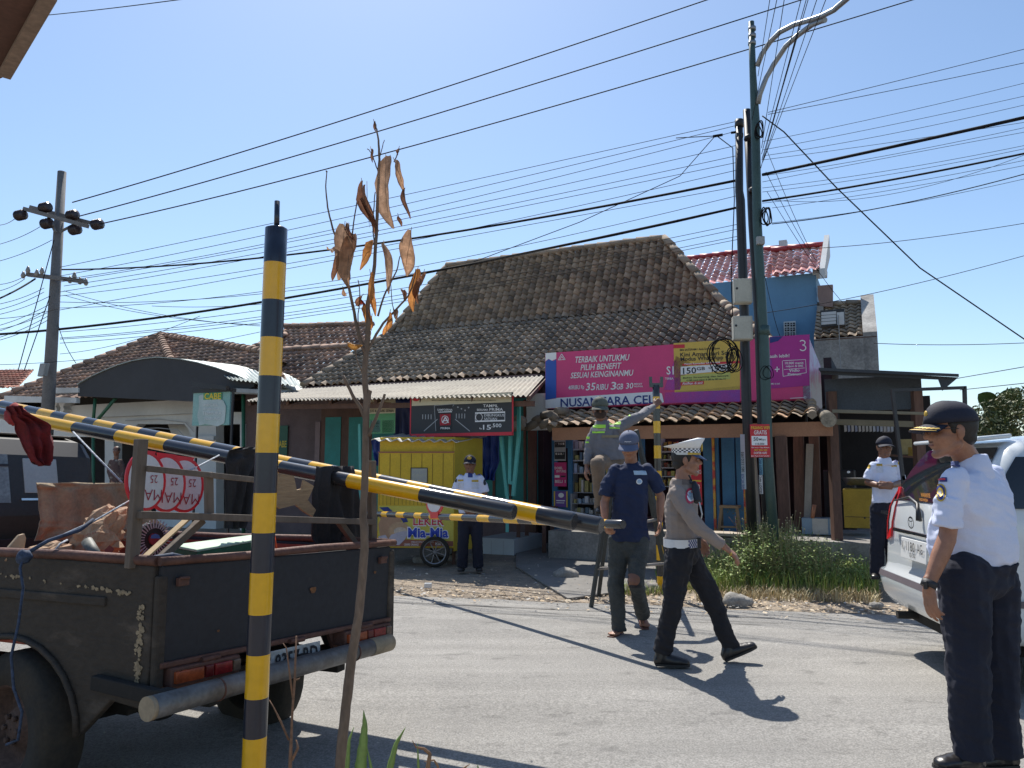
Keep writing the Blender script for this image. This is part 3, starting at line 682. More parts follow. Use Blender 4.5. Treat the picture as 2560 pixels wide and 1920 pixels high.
# hip roof
pk=atD(399,839,24.5); HL=atD(20,975,22.5); HR=atD(640,935,19.0)
zz=pk.z; Hm=at_plane(fac(14.2),430,HL.z)
ea=at_plane(fac(14.6),-250,2.95);eb=at_plane(fac(14.6),640,3.1)
pkL=pk; 
hp1=[at_plane(fac(14.4),-40,3.25),at_plane(fac(14.4),455,3.25),pk]
hp2=[at_plane(fac(14.4),455,3.25),at_plane(fac(14.4),720,3.25),P_e.hit(612,883)-P_e.n*1.0,pk]
tc2=((1,.95,.9),(.8,.75,.75),(1.25,1.05,.9),(.6,.55,.55))
def flat(pts):   # project 4th+ points on the plane of first three
    n_=(pts[1]-pts[0]).cross(pts[2]-pts[0]).normalized(); return [p-n_*(p-pts[0]).dot(n_) for p in pts]
addmesh(wh,'roof',tile_mesh(hp1,hp1[1]-hp1[0],.22,.26,.026,.034,tc=tc2),mTileL)
h2=flat([hp2[0],hp2[1],hp2[3],hp2[2]]); h2=[h2[0],h2[1],h2[3],h2[2]]
addmesh(wh,'roof',tile_mesh(h2,G,.22,.26,.026,.034,tc=tc2),mTileL)
m=M(); cap_row(m,hp1[0],pk,.13); cap_row(m,hp1[1],pk,.13); cap_row(m,h2[2],pk,.13); wh.part('ridge_cap',m,mTileL)
m=M(); bk2=V((1.5,8,0)); q=[hp1[0],hp1[1],hp2[1]]; m.poly([hp1[0]-UP*.1,pk-UP*.1,hp1[0]+bk2*1.6-UP*.1]); m.poly([pk-UP*.1,h2[2]-UP*.1,hp2[1]+bk2*1.5,hp1[0]+bk2*1.6-UP*.1]); wh.part('rear_roof',m,mTileL)
# roofs between the two houses
mid=Thing('tiled_house','low house with two brown tiled slopes between the white house and the shophouse','house',V((-6,24,0)))
r1=flat([atD(610,883,22),atD(880,868,20),atD(860,985,17.2),atD(650,985,18.5)])
addmesh(mid,'roof',tile_mesh([r1[3],r1[2],r1[1],r1[0]],G,.21,.26,.024,.034,tc=tc2),mTileL)
r2=flat([atD(712,818,25),atD(930,812,23.5),atD(925,872,21.5),atD(690,872,23)])
addmesh(mid,'roof',tile_mesh([r2[3],r2[2],r2[1],r2[0]],G,.21,.26,.024,.034,tc=tc2),mTileL)
m=M(); cap_row(m,r2[0],r2[1],.12); cap_row(m,r1[0],r1[1],.12);cap_row(m,atD(605,884,22),atD(712,838,24),.12); mid.part('ridge_cap',m,mTileL)
m=M(); c=V((-6.6,22.4,0)); m.prism([V((-9,22.6,0)),V((-4.2,20.3,0)),V((-3.2,22.3,0)),V((-8,24.6,0))],(0,0,4)); mid.part('wall',m,mPlum)
sm=Thing('small_house','small low house with reddish tiled roof at the far left edge','house',V((-18,26,0)))
r3=flat([atD(-120,925,30),atD(85,925,28),atD(45,968,25),atD(-120,975,26)])
addmesh(sm,'roof',tile_mesh([r3[3],r3[2],r3[1],r3[0]],G,.22,.26,.024,.034,tc=((1.4,.8,.7),(1.2,.8,.7))),mTileL)
m=M(); m.prism([V((-19,25,0)),V((-15.6,24,0)),V((-15,26,0)),V((-19,27,0))],(0,0,3.8)); sm.part('wall',m,mWhite)
# arched canopy with dark fascia and metal sheet
cn=Thing('canopy','arched grey fabric-fronted canopy with metal sheet roof in front of the white house','canopy',at_plane(WF,380,0))
arc=[(200,991),(201,962),(235,943),(270,927),(303,914),(337,904),(370,898),(401,895),(430,897),(460,900),(500,908),(548,921),(600,940),(640,958),(640,967),(560,1000),(485,1004)]
m=M(); WF.poly(m,arc,.06,.05); cn.part('fascia',m,mat('canopy_grey',(.05,.052,.058),.8,0,.15,2))
top=[(201,962),(235,943),(270,927),(303,914),(337,904),(370,898),(401,895),(430,897),(460,900),(500,908),(548,921),(600,940),(640,958),(700,975)]
m=M(); f1=[WF.hit(*p)+WF.n*.1 for p in top]; f2=[p-WF.n*3.2+UP*.1 for p in f1]
for i in range(len(f1)-1): m.prism([f1[i],f1[i+1],f2[i+1],f2[i]],(0,0,.02))
mGV=mat('galv_sheet',(.36,.40,.38),.5,.3,.15,3); cn.part('sheet_roof',m,mGV)
a,b,c,d=WF.hit(600,952),WF.hit(775,968),W.hit(740,945),W.hit(520,905)
m=M(); corr(m,a+WF.n*.3,b+WF.n*.3,c,d+WF.n*.2,16,.02); cn.part('side_sheet',m,mGV,label='ribbed pale green metal sheet')
m=M(); WF.line(m,[(548,975),(735,985)],9,.25); WF.poly(m,[(548,970),(735,978),(735,990),(548,984)],.2,.1); cn.part('beam',m,mGrey)
mGn=mat('green_pipe',(.03,.13,.07),.5)
for p,q in (((229,995),(224,1050)),((280,995),(232,1052)),((224,1050),(224,1400)),((600,985),(600,1400))):
    m=M(); m.tube([WF.hit(*p)-WF.n*.1,WF.hit(*q)-WF.n*.1],.04,8); cn.part('post',m,mGn)
# food sign
FS=PL(atD(528,1020,12.5),V((.93,-.36,0)))
s=poster('food_sign','green and white hanging food stall sign with a torn pale sheet','x',0,0,0,0,iG,[]) if False else None
s=Thing('food_sign','green food stall sign box with torn white sheet and yellow heading on black posts','sign',FS.hit(530,1068))
m=M(); FS.rect(m,482,976,574,1062,.0,.10); s.part('panel',m,mat('sign_teal',(.12,.32,.3),.5,0,.3,1.5,col2=(.3,.45,.42)))
m=M(); FS.poly(m,[(498,990),(508,986),(520,993),(530,1000),(545,994),(560,1002),(566,1015),(565,1035),(562,1058),(545,1066),(515,1060),(500,1064),(494,1040),(499,1018)],.012); s.part('torn_sheet',m,mat('torn',(.5,.56,.56),.7,0,.2,2,col2=(.3,.4,.38)))
m=M(); FS.rect(m,510,983,556,998,.014); s.part('heading_band',m,iG)
m=M(); FS.text(m,'CABE',513,998,554,15,.02,.02); s.part('lettering',m,iY)
m=M(); FS.text(m,'PECEL',512,1015,548,6,.02); FS.text(m,'AYAM NILA',510,1025,550,6,.02); FS.text(m,'TEMPURA',508,1037,556,8,.02); FS.text(m,'WARUNG',512,1050,552,7,.02); s.part('lettering',m,mat('faded',(.62,.66,.66),.8,0,.05),label='faded lower lettering')
m=M(); FS.rect(m,573,975,577,1420,.02,.03); s.part('post',m,mBlack)
m=M(); FS.rect(m,480,1066,483,1420,-.02,.03);s.part('post',m,mBlack)
m=M(); FS.prism=None; m.bar(FS.hit(494,962)+FS.n*.1,FS.hit(580,972)+FS.n*.1,.07); FS.rect(m,482,974,578,979,.02,.14); s.part('top_rail',m,mBlack)
# ================= RIGHT BACKGROUND =================
mBl=mat('blue_wall',(.16,.31,.46),.8,0,.12,1.0)
bh=Thing('blue_house','two storey blue house with glossy red tiled roof behind the shophouse','house',V((7,27,0)))
Bw=fac(27.0); Br=fac(29.4)
def q4(pl1,p1,p2,pl2,p3,p4): return flat([pl1.hit(*p1),pl1.hit(*p2),pl2.hit(*p3),pl2.hit(*p4)])
e1=at_plane(Bw,1700,7.25);e2=at_plane(Bw,2072,7.25); 
E1=flat([e1,e2,at_plane(Br,1972,8.72),at_plane(Br,1650,8.72)])
addmesh(bh,'roof',tile_mesh([e1,at_plane(Bw,2060,7.25),at_plane(Br,1965,8.72),at_plane(Br,1640,8.72)],G,.24,.30,.035,.045,tc=((1,1,1),(1.1,1,1))),mTileR)
addmesh(bh,'roof',tile_mesh([at_plane(fac(26.6),1948,7.27),at_plane(fac(26.6),2070,7.27),at_plane(fac(28.2),2082,8.35),at_plane(fac(28.2),1948,8.35)],G,.24,.30,.035,.045,tc=((1,1,1),(1.1,1,1))),mTileR)
mRed=mat('ridge_red',(.42,.05,.06),.5)
m=M(); cap_row(m,at_plane(Br,1640,8.72),at_plane(Br,1965,8.72),.14,.4); cap_row(m,at_plane(fac(28.2),1948,8.37),at_plane(fac(28.2),2082,8.37),.14,.4); bh.part('ridge_cap',m,mRed)
m=M(); 
a=at_plane(Bw,1600,0);b=at_plane(Bw,2060,0); m.prism([a,b,b+UP*7.27,a+UP*7.27],-Bw.n*6); bh.part('wall',m,mBl)
m=M(); a=at_plane(fac(26.95),2052,7.2);b=at_plane(fac(26.95),2086,7.2); m.prism([a,b,b+UP*.25-Bw.n*.3,a+UP*.25],-Bw.n*.6)
g1=at_plane(fac(26.6),2070,7.3);g2=at_plane(fac(28.2),2086,8.5); m.prism([g1,g1-UP*.3,g2-UP*.5,g2,g2+UP*.2],Bw.u*.15)
g1=at_plane(Br,1968,8.76); m.prism([g1-UP*.9,g1+UP*.25,g1+UP*.25-Bw.n*.3,g1-UP*.9-Bw.n*.3],Bw.u*.25); bh.part('gable_trim',m,mWhite)
m=M(); BS=fac(26.9); BS.poly(m,[(2044,715),(2082,712),(2082,768),(2050,766),(2044,740)],.05,.2); bh.part('balcony_recess',m,mat('terracotta',(.3,.2,.17),.8)) 
m=M(); BS.rect(m,2046,765,2062,925,.05,.2); bh.part('corner_pilaster',m,mat('tan_trim',(.3,.27,.24),.8))
m=M(); BS.rect(m,1960,805,1990,842,.05,.05); vw=bh.part('vent_window',m,mWhite)
m=M(); 
for i in range(2):
    for j in range(3): BS.rect(m,1962.5+i*14,808+j*12,1974+i*14,816.5+j*12,.06)
bh.part('vent_slot',m,mDark,vw)
m=M(); 
for i in range(2):
    for j in range(3): BS.line(m,[(1963+i*14,812+j*12),(1973+i*14,812+j*12)],1.5,.08);BS.line(m,[(1968+i*14,808+j*12),(1968+i*14,817+j*12)],1.5,.08)
bh.part('vent_cross',m,mWhite,vw)
gh=Thing('grey_house','tall unpainted concrete building with old grey tiled roof right of the blue house','house',V((10,25,0)))
Q=fac(25.0); Q2=fac(27.2)
ge=flat([at_plane(Q,2048,5.0),at_plane(Q,2172,5.0),at_plane(Q2,2172,6.25),at_plane(Q2,2060,6.25)])
addmesh(gh,'roof',tile_mesh(ge,G,.22,.26,.03,.04,tc=((1.2,1.1,1.0),(.9,.85,.8))),mTile)
m=M(); cap_row(m,ge[3],ge[2],.13); gh.part('ridge_cap',m,mTile)
m=M(); _u=Q.u*.35; m.prism([ge[0]-UP*.07,ge[1]+_u-UP*.07,ge[2]+_u-UP*.07,ge[3]-UP*.07],(0,0,.03)); gh.part('roof_boards',m,mBrownW)
m=M(); a=at_plane(Q,2048,0);b=at_plane(Q,2186,0); c_=at_plane(Q2,2176,0); m.prism([a,b,b+UP*4.98,a+UP*4.98],-Q.n*3); 
m.prism([b-Q.u*.12,b-Q.u*.12+UP*5.08,at_plane(Q2,2172,6.5),V((c_.x,c_.y,0))],Q.u*.35); gh.part('wall',m,mat('grey_render',(.40,.385,.355),.9,0,.35,1.6,.4,20,col2=(.20,.19,.18)))
m=M(); VV=fac(24.6); VV.rect(m,2052,778,2112,814,.1,.4); vt=gh.part('ventilated_box',m,mBlack)
m=M(); 
for i in range(4): VV.rect(m,2054,783+i*8,2091,787+i*8,.12,.01)
VV.rect(m,2093,783,2111,813,.12,.01); gh.part('louvre',m,mWhite,vt)
m=M(); VV.rect(m,2099,790,2101,940,.15,.05); gh.part('drain_pipe',m,mGrey)
# black sheet shack / warung on the right
sk_=Thing('food_stall','dark tin clad roadside food stall with open front right of the phone shop','stall',at_plane(fac(13.4),2180,0))
A1=fac(13.2)
m=M(); A1.rect(m,2062,948,2305,1022,.0,.05); sk_.part('fascia',m,mat('slate_sheet',(.055,.065,.08),.6,0,.35,2))
m=M(); A1.poly(m,[(2055,936),(2120,937),(2388,953),(2350,985),(2340,958),(2060,945)],.5,.03); 
p=[A1.hit(2055,938)+A1.n*.6,A1.hit(2388,954)+A1.n*.6]; m.prism([p[0],p[1],p[1]-A1.n*4.5+UP*.5,p[0]-A1.n*4.5+UP*.5],(0,0,.04)); sk_.part('roof',m,mat('tin_dark',(.04,.045,.055),.5,.3,.2,3))
m=M(); A1.poly(m,[(2085,1028),(2345,1036),(2345,1042),(2085,1036)],.4,.08); m.bar(A1.hit(2090,1055),A1.hit(2330,1062),.08); sk_.part('rail',m,mat('bamboo',(.22,.19,.13),.7))
m=M(); zt2=A1.hit(2180,940).z
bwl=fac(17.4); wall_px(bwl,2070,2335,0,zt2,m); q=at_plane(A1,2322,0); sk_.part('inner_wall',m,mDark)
for x in (2300,2085):
    m=M(); m.bar(at_plane(A1,x,0),at_plane(A1,x,zt2-.2),.12); sk_.part('post',m,mBrownW)
m=M(); m.prism([at_plane(A1,2085,.42),at_plane(A1,2330,.42),at_plane(bwl,2420,.42),at_plane(bwl,2085,.42)],(0,0,.03)); sk_.part('floor',m,mConc)
# hanging sachets, crates, cupboards in the stall
m=M(); rr=random.Random(5); I1=fac(14.2)
for i in range(14):
    x=2110+i*9; m.tint=rr.choice(((.5,.55,.65),(.3,.35,.5),(.5,.5,.5))); I1.poly(m,[(x,1062),(x+6,1062),(x+7,1078),(x+1,1080)],.0,.02)
single('sachet_strip','row of bluish drink sachets hanging inside the dark stall','sachets',m,MATS['goods'])
yc=Thing('yellow_cupboard','dull yellow wooden food cupboard with metal basin in the dark stall','cupboard',fac(14.0).hit(2170,1325)); I2=fac(14.0)
mYc=mat('cupboard_yellow',(.42,.28,.03),.7,0,.2,3)
m=M(); I2.rect(m,2109,1222,2182,1322,.0,.6); yc.part('cabinet',m,mYc,bevel=.01); m=M(); I2.rect(m,2113,1291,2180,1294,.004); I2.rect(m,2160,1292,2164,1297,.01,.01); yc.part('door_gap',m,iK)
bs=M(); c=I2.hit(2148,1214)-I2.n*.3; bs.tube([c,c+UP*.02,c+UP*.10,c+UP*.11],[.14,.2,.25,.26],20); single('basin','steel basin on the yellow cupboard','basin',bs,mat('steel',(.5,.5,.5),.3,.9))
wb=Thing('water_box','pale blue and white box on the stall floor behind the weeds','box',I2.hit(2035,1338)); I3=fac(13.9)
m=M(); I3.rect(m,2005,1295,2085,1338,.0,.4); wb.part('body',m,mat('pale_blue',(.2,.3,.4),.6)); m=M(); I3.rect(m,2031,1296,2070,1336,.01,.01);I3.rect(m,2075,1296,2084,1336,.01,.01); wb.part('panel',m,mat('pale_panel',(.45,.45,.42),.6))
m=M(); m.tube([I3.hit(2031,1295),I3.hit(2036,1262)],.03,8); single('bottle','thin bottle with red cap standing in the pale box','bottle',m,[mat('btl',(.35,.15,.08),.4)])
m=M(); I4=fac(15.5); I4.rect(m,2090,1225,2112,1265,0,.2); single('water_drum','small grey water container beside the yellow cupboard','container',m,iGr,bevel=.02)
m=M(); I4.rect(m,2060,1175,2140,1330,0,.6); single('dark_cupboard','black cupboard against the stall back wall','cupboard',m,mBlack,bevel=.02)
m=M(); fac(14.3).disc(m,2122,1180,4,3,.1,.05); 
single('lamp_bulb','tiny pale lamp glowing in the dark stall','lamp',m,mat('lampw',(.8,.85,.9),.4))
m=M(); I5=fac(14.8)
for i,(x,y,w_,h) in enumerate(((2252,1098,42,38),(2270,1118,22,24),(2205,1060,26,20))): 
    single('carton',['cream biscuit carton on the stall shelf behind the far officer','small yellow carton at the end of the stall shelf','grey carton hanging high in the stall'][i],'box',(lambda mm:(I5.rect(mm,x,y,x+w_,y+h,0,.3),mm)[1])(M()),[mat('ct%d'%i,[(.4,.33,.16),(.45,.28,.05),(.2,.2,.22)][i],.8,0,.2,8)])
m=M(); m.bar(I5.hit(2195,1136),I5.hit(2330,1146),.3,.03); single('shelf_board','thin shelf board behind the far officer','shelf',m,mBrownW)
# torn plastic bag hanging from the lean-to corner
single('plastic_bag','torn grey plastic sheet dangling from the right corner of the tiled lean-to','plastic sheet',cloth(fac(13.3),[(1062,2078,2086),(1090,2080,2092),(1115,2080,2094),(1134,2083,2088)],2,.03,seed=2),mat('plastic',(.4,.4,.4),.3,0,.2,8))
m=M(); p=E.hit(2072,1050); q=E.hit(2040,1020)-E.n*1.0; m.tube([q,q.lerp(p,.5)+UP*.01,p],[.06,.085,.10],14); single('log','weathered log end poking out of the lean-to roof corner','log',m,mat('log',(.30,.26,.2),.9,0,.4,8,.4,40))
# ================= TREES =================
def leafcloud(m,c,rx,ry,rz,n,ls,rr,cols,shell=.55,droop=.3):
    for i in range(n):
        while 1:
            d=V((rr.uniform(-1,1),rr.uniform(-1,1),rr.uniform(-1,1)))
            if d.length<=1: break
        k=d.length; d=d*(shell+(1-shell)*k)/max(k,.2)*min(1,k+.25) if rr.random()<.7 else d
        p=V(c)+V((d.x*rx,d.y*ry,d.z*rz)); 
        nz=NZ.noise(p*1.3+V((c[0],0,0)))
        if nz<-.18: continue
        a=V((rr.uniform(-1,1),rr.uniform(-1,1),rr.uniform(-.8,.4)-droop)).normalized(); b=a.cross(V((rr.uniform(-1,1),rr.uniform(-1,1),rr.uniform(-1,1)))).normalized(); s_=ls*rr.uniform(.6,1.3)
        g=rr.uniform(.7,1.25); m.tint=tuple(x*g for x in rr.choice(cols)); nn=a.cross(b)
        m.poly([p-a*s_,p+b*s_*.35+nn*s_*.1,p+a*s_,p-b*s_*.35+nn*s_*.1])
mLeaf=mat('foliage',(1,1,1),.6,0,.1,5,tint=True); mLeaf.node_tree.nodes['Principled BSDF'].inputs['Transmission Weight'].default_value=0
mBark=mat('bark',(.13,.10,.075),.9,0,.35,8,.5,40,stretch=(1,1,.3))
def tree(name,label,base,h,blobs,ls,n,cols,seed,group=None):
    rr=random.Random(seed); t=Thing(name,label,'tree',base,group); b=V(base); m=M()
    top=b+UP*h*.62; m.tube([b,b.lerp(top,.5)+V((jit(.15),jit(.15),0)),top],[.18,.13,.07],9)
    for (c,r) in blobs: m.tube([b+UP*h*.4,(b+UP*h*.45).lerp(V(c),.5)+UP*.2,V(c)],[.09,.05,.02],6)
    t.part('trunk',m,mBark); m=M()
    for c,r in blobs: leafcloud(m,c,r,r,r*.8,n,ls,rr,cols)
    t.part('crown',m,mLeaf); return t
cg=((.09,.12,.035),(.13,.15,.05),(.05,.08,.025),(.17,.17,.07))
def blob(px,py,D,r): return (atD(px,py,D),r)
tree('bushy_tree','dusty green bushy tree behind the white car at the right edge',V((15.2,24.5,0)),4.8,[blob(2500,1060,24,1.0),blob(2470,1085,24,.8),blob(2545,1040,24.5,1.1),blob(2535,1090,23.5,1.0),blob(2590,1050,24,1.4)],.09,1300,cg,3)
tree('bushy_tree','far low green tree between the car roof and the stall',V((12.4,27,0)),3.2,[blob(2445,1100,27,.7),blob(2420,1120,27,.8)],.09,700,cg,5)
def banana(label,base,px,py,D,seed,leaves):
    t=Thing('banana_plant',label,'plant',base); top=atD(px,py,D); m=M(); m.tube([V(base),V(base).lerp(top,.6),top],[.2,.15,.08],9); t.part('trunk',m,mat('ban_stem',(.14,.16,.06),.8))
    for (dx,dy,w_) in leaves:
        m=M(); tip=atD(px+dx,py+dy,D+jit(.6)); n=9; mid=top.lerp(tip,.5)+UP*abs(tip-top)*.18 if False else top.lerp(tip,.55)+UP*(tip-top).length*.22
        g=random.uniform(.8,1.2); m.tint=(.07*g,.13*g,.03*g)
        pr=None
        for i in range(n+1):
            s_=i/n; p=top*(1-s_)**2+mid*2*s_*(1-s_)+tip*s_*s_; ww=w_*math.sin(math.pi*min(1,.08+s_*.92))**.7; sd=(tip-top).cross(V((.3,1,.2))).normalized()
            cur=(p-sd*ww-UP*ww*.3,p,p+sd*ww-UP*ww*.3)
            if pr: m.poly([pr[0],cur[0],cur[1],pr[1]]); m.poly([pr[1],cur[1],cur[2],pr[2]])
            pr=cur
        t.part('leaf',m,mLeaf)
banana('banana plant with drooping leaves beyond the white car',V((14.2,25.5,0)),2500,1030,25,4,[(-55,-45,.28),(-45,-15,.22),(-40,5,.2),(20,-50,.3),(45,-60,.35),(60,-20,.3)])
# ================= UTILITY POLES =================
mPole=mat('pole_concrete',(.17,.165,.165),.85,0,.25,3,.2,30)
mCer=mat('insulator',(.035,.022,.024),.35,0,.15,4)
up=Thing('utility_pole','tall grey concrete utility pole with two insulator crossarms at the left','utility pole',atR(115,19,0))
pb=atR(112,19,0); pt_=atD(155,430,19.3)
m=M(); m.tube([pb,pb.lerp(pt_,.5),pt_],[.17,.14,.105],16); up.part('pole',m,mPole)
def bar_px(th,name,a,b,Da,Db,w_,mt,parent=None): m=M(); m.bar(atD(*a,Da),atD(*b,Db),w_); return th.part(name,m,mt,parent)
ca=bar_px(up,'crossarm',(60,522),(220,566),18.9,18.7,.09,mPole); bar_px(up,'crossarm',(76,518),(236,560),19.3,19.1,.09,mPole)
cb2=bar_px(up,'crossarm',(68,686),(214,704),19.0,18.8,.10,mPole)
for (px,py) in ((51,538),(113,519),(117,559),(181,538),(187,574),(243,561)):
    m=M(); c=atD(px,py,18.9); d=V((.9,-.436,0)); 
    for k in range(4): m.tube([c+d*(k*.07-.12),c+d*(k*.07-.10),c+d*(k*.07-.07)],[.06,.135,.06],12)
    up.part('insulator',m,mCer,ca)
mIn2=mat('insul_grey',(.3,.28,.26),.3)
for px,py in ((58,688),(70,675),(92,683),(105,678),(175,700),(186,690),(200,703),(215,706)):
    m=M(); c=atD(px,py,18.9); m.tube([c-UP*.08,c-UP*.02,c+UP*.03,c+UP*.1],[.03,.06,.045,.02],8); up.part('insulator',m,mIn2,cb2)
m=M(); m.bar(atD(110,517,19.05)-UP*.0,atD(138,580,19),.05); m.bar(atD(195,556,19.05),atD(150,580,19),.05); up.part('brace',m,mPole)
m=M(); c=atD(109,925,18.7); m.box(c,(.22,.12,.32),V((.9,-.4,0)),V((.4,.9,0)),V((.15,0,1))); up.part('meter_box',m,mGrey,bevel=.015)
rp_b=lambda px,D:atR(px,D,0)
bp1=Thing('utility_pole','thick black steel pole with two junction boxes and a coil of cable','utility pole',atR(1872,10.3,0))
def stk(m,pts,r,n=14): m.tube([p if isinstance(p,V) else atD(*p) for p in pts],r,n)
m=M(); stk(m,[atR(1876,10.3,0),(1866,1000,10.3),(1861,800,10.3),(1851,500,10.3),(1848,478,10.3),(1848,310,10.3)],[.066,.066,.064,.062,.055,.05]); bp1.part('pole',m,mBlack)
m=M(); stk(m,[(1848,300,10.3),(1848,318,10.3)],.06); stk(m,[(1840,340,10.3),(1856,340,10.3)],.05); bp1.part('cap_fitting',m,mBlack)
JB=PL(atD(1855,800,10.12),V((.99,-.12,0)))
for (x0,y0,x1,y1,lb) in ((1834,699,1879,758,'upper pale junction box'),(1832,792,1880,850,'lower pale junction box')):
    m=M(); JB.rect(m,x0,y0,x1,y1,.06,.16); bx=bp1.part('junction_box',m,mat('box_beige',(.42,.41,.35),.6,0,.15,4),label=lb,bevel=.008)
    m=M(); JB.rect(m,x0+2,y0+2,x1-4,y1-2,.068,.006); bp1.part('lid',m,MATS['box_beige'],bx,bevel=.004)
    m=M(); JB.disc(m,x0+6,y0+(y1-y0)*.42,3,3,.072,.01); bp1.part('latch',m,iK,bx)
ST=PL(atD(1863,1150,10.2),V((.98,-.2,0)))
m=M(); ST.rect(m,1852,1086,1863,1223,.03,.004); so_=bp1.part('sticker',m,ink('sticker',(.35,.42,.46)),label='pale sticker strip with phone number')
m=M(); 
vs_,fs_=text_mesh('085133321993',.01)
def vtext(th,parent,pl,s,x,yb,yt,wpx,mt,off):
    vs,fs=text_mesh(s,.01); m=M(); a=pl.uz(x,yb);b=pl.uz(x,yt);wd_=pl.uz(x+wpx,yb)[0]-a[0]; xs=[v.x for v in vs];w=max(xs)-min(xs)
    k=m.add([pl.pt(a[0]+wd_-v.y/.7*wd_ ,a[1]+(v.x-min(xs))/w*(b[1]-a[1]),off) for v in vs]); 
    for f in fs: m.face([k+i for i in f])
    th.part('lettering',m,mt,parent)
vtext(bp1,so_,ST,'085133321993',1853.5,1180,1130,7,iK,.036); vtext(bp1,so_,ST,'AHLI WC HUB',1853.5,1222,1185,7,iN,.036)
bp2=Thing('utility_pole','thin black steel pole between the other two, with a red wifi poster','utility pole',atR(1915,10.6,0))
m=M(); stk(m,[atR(1917,10.6,0),(1905,1150,10.6),(1895,800,10.6),(1880,560,10.6),(1867,275,10.6)],[.05,.05,.05,.052,.055]); bp2.part('pole',m,mBlack)
m=M(); stk(m,[(1874,340,10.5),(1873,350,10.5)],.075); stk(m,[(1886,470,10.5),(1887,480,10.5)],.08); bp2.part('clamp',m,mBlack)
S2=PL(atD(1900,1240,10.45),V((.98,-.2,0)))
m=M(); S2.rect(m,1898,1145,1907,1187,.0,.004); so2=bp2.part('sticker',m,ink('cyan',(.2,.45,.55)),label='light blue sticker'); vtext(bp2,so2,S2,'SEDOT WC',1899,1186,1147,6,iN,.006)
m=M(); S2.rect(m,1898,1188,1907,1235,.0,.004); so2=bp2.part('sticker',m,iW,label='white sticker'); vtext(bp2,so2,S2,'SEDOT WC',1899,1234,1190,6,iK,.006)
gp=Thing('street_lamp','tall green steel lamp post with two long curved arms','street lamp',atR(1930,10.0,0))
mGP=mat('lamp_green',(.045,.085,.08),.45,.2,.2,3)
m=M(); stk(m,[atR(1932,10,0),(1920,1150,10),(1910,850,10),(1908,830,10),(1893,560,10),(1888,300,10),(1882,180,10),(1878,55,10)],[.066,.065,.066,.064,.06,.06,.045,.04]); gp.part('post',m,mGP)
m=M(); stk(m,[(1910,815,10),(1910,838,10)],.075); gp.part('collar',m,mGP)
arm=[(1893,165,9.95),(1905,135,9.9),(1925,105,9.8),(1950,80,9.6),(1985,62,9.4),(2025,50,9.2),(2055,40,9.0),(2085,25,8.8),(2120,-5,8.5),(2160,-60,8.2)]
m=M(); stk(m,arm,[.034]*10,12); mSt=mat('galv_pipe',(.25,.27,.29),.4,.6,.1,4); gp.part('arm',m,mSt)
arm=[(1895,260,9.95),(1900,235,9.9),(1915,195,9.85),(1935,160,9.8),(1965,115,9.6),(1995,88,9.4),(2030,62,9.2),(2055,52,9.05),(2063,50,9.0)]
m=M(); stk(m,arm,[.034]*9,12); gp.part('arm',m,mSt)
m=M(); 
for k in range(3): stk(m,[(1880,68+k*18,10),(1880,76+k*18,10)],.053)
gp.part('band',m,mSt)
m=M(); JB.rect(m,1885,601,1905,620,.2,.1); gp.part('small_box',m,mGrey,bevel=.01)
PZ=PL(atD(1905,1100,9.85),V((.97,-.24,0)))
poster('wifi_poster','red PASANG WIFI GRATIS poster fixed to the poles','dummy',0,0,0,0,iR,[]) if False else None
wpz=poster('wifi_poster','red PASANG WIFI GRATIS poster fixed across the black and green poles',PZ,1876,1061,1925,1143,mat('poster_red',(.55,.02,.03),.5,0,.1,2),
 [(iY,'t','PASANG WIFI',1878,1073,1924,7.5),(iW,'t','GRATIS',1885,1086,1917,10),(iW,'r',1879,1090,1918,1113),(iK,'t','50',1884,1102,1896,9),(iK,'t','Mbps',1898,1101,1914,5),(iK,'t','110.000',1888,1112,1911,5),(iW,'t','Fiber up to 1 Gbps Melayani',1879,1120,1923,2.8),(iY,'t','0857 3056 1000',1886,1127,1918,4),(iW,'t','DOKTER HAPE',1885,1135,1917,5.5),(iW,'t','Jalan Raya dekat Sekolah',1878,1141,1923,2.8)],0)
# cable coils on the black pole
mCab=mat('cable',(.012,.012,.014),.85,0,.2,10,spec=.15)
def coil(px,py,D,rx,ry,n,label,rr=.008,seed=1,spread=.25):
    q=random.Random(seed); m=M(); c0=atD(px,py,D)
    for k in range(n):
        pts=[]; a=q.uniform(0,6.28); sx=q.uniform(1-spread,1+spread)*rx/FPX*D; sy=q.uniform(1-spread,1+spread)*ry/FPX*D; cx=jit(.03)+q.uniform(-.1,.1)*rx/FPX*D; cz=q.uniform(-.25,.25)*ry/FPX*D*.6
        for i in range(25):
            t=a+i/24*6.283; pts.append(c0+V((cx+sx*math.cos(t),.03*math.sin(t*2+k)+k*.008,cz+sy*math.sin(t))))
        m.tube(pts,rr,6)
    single('cable_coil',label,'cable coil',m,mCab)
coil(1808,885,10.1,30,42,6,'large loose coil of black cable hanging left of the junction boxes',.0065,2)
coil(1832,900,10.1,17,28,5,'smaller coil of black cable close to the black pole',.007,5)
coil(1917,540,9.9,10,22,4,'thin black cable loop high on the green lamp post',.008,7,.1)
coil(1898,325,9.9,9,22,3,'cable loop near the top of the black poles',.008,9,.12)
coil(1918,932,9.9,14,16,2,'single cable loop on the green post beside the billboard',.005,11,.1)
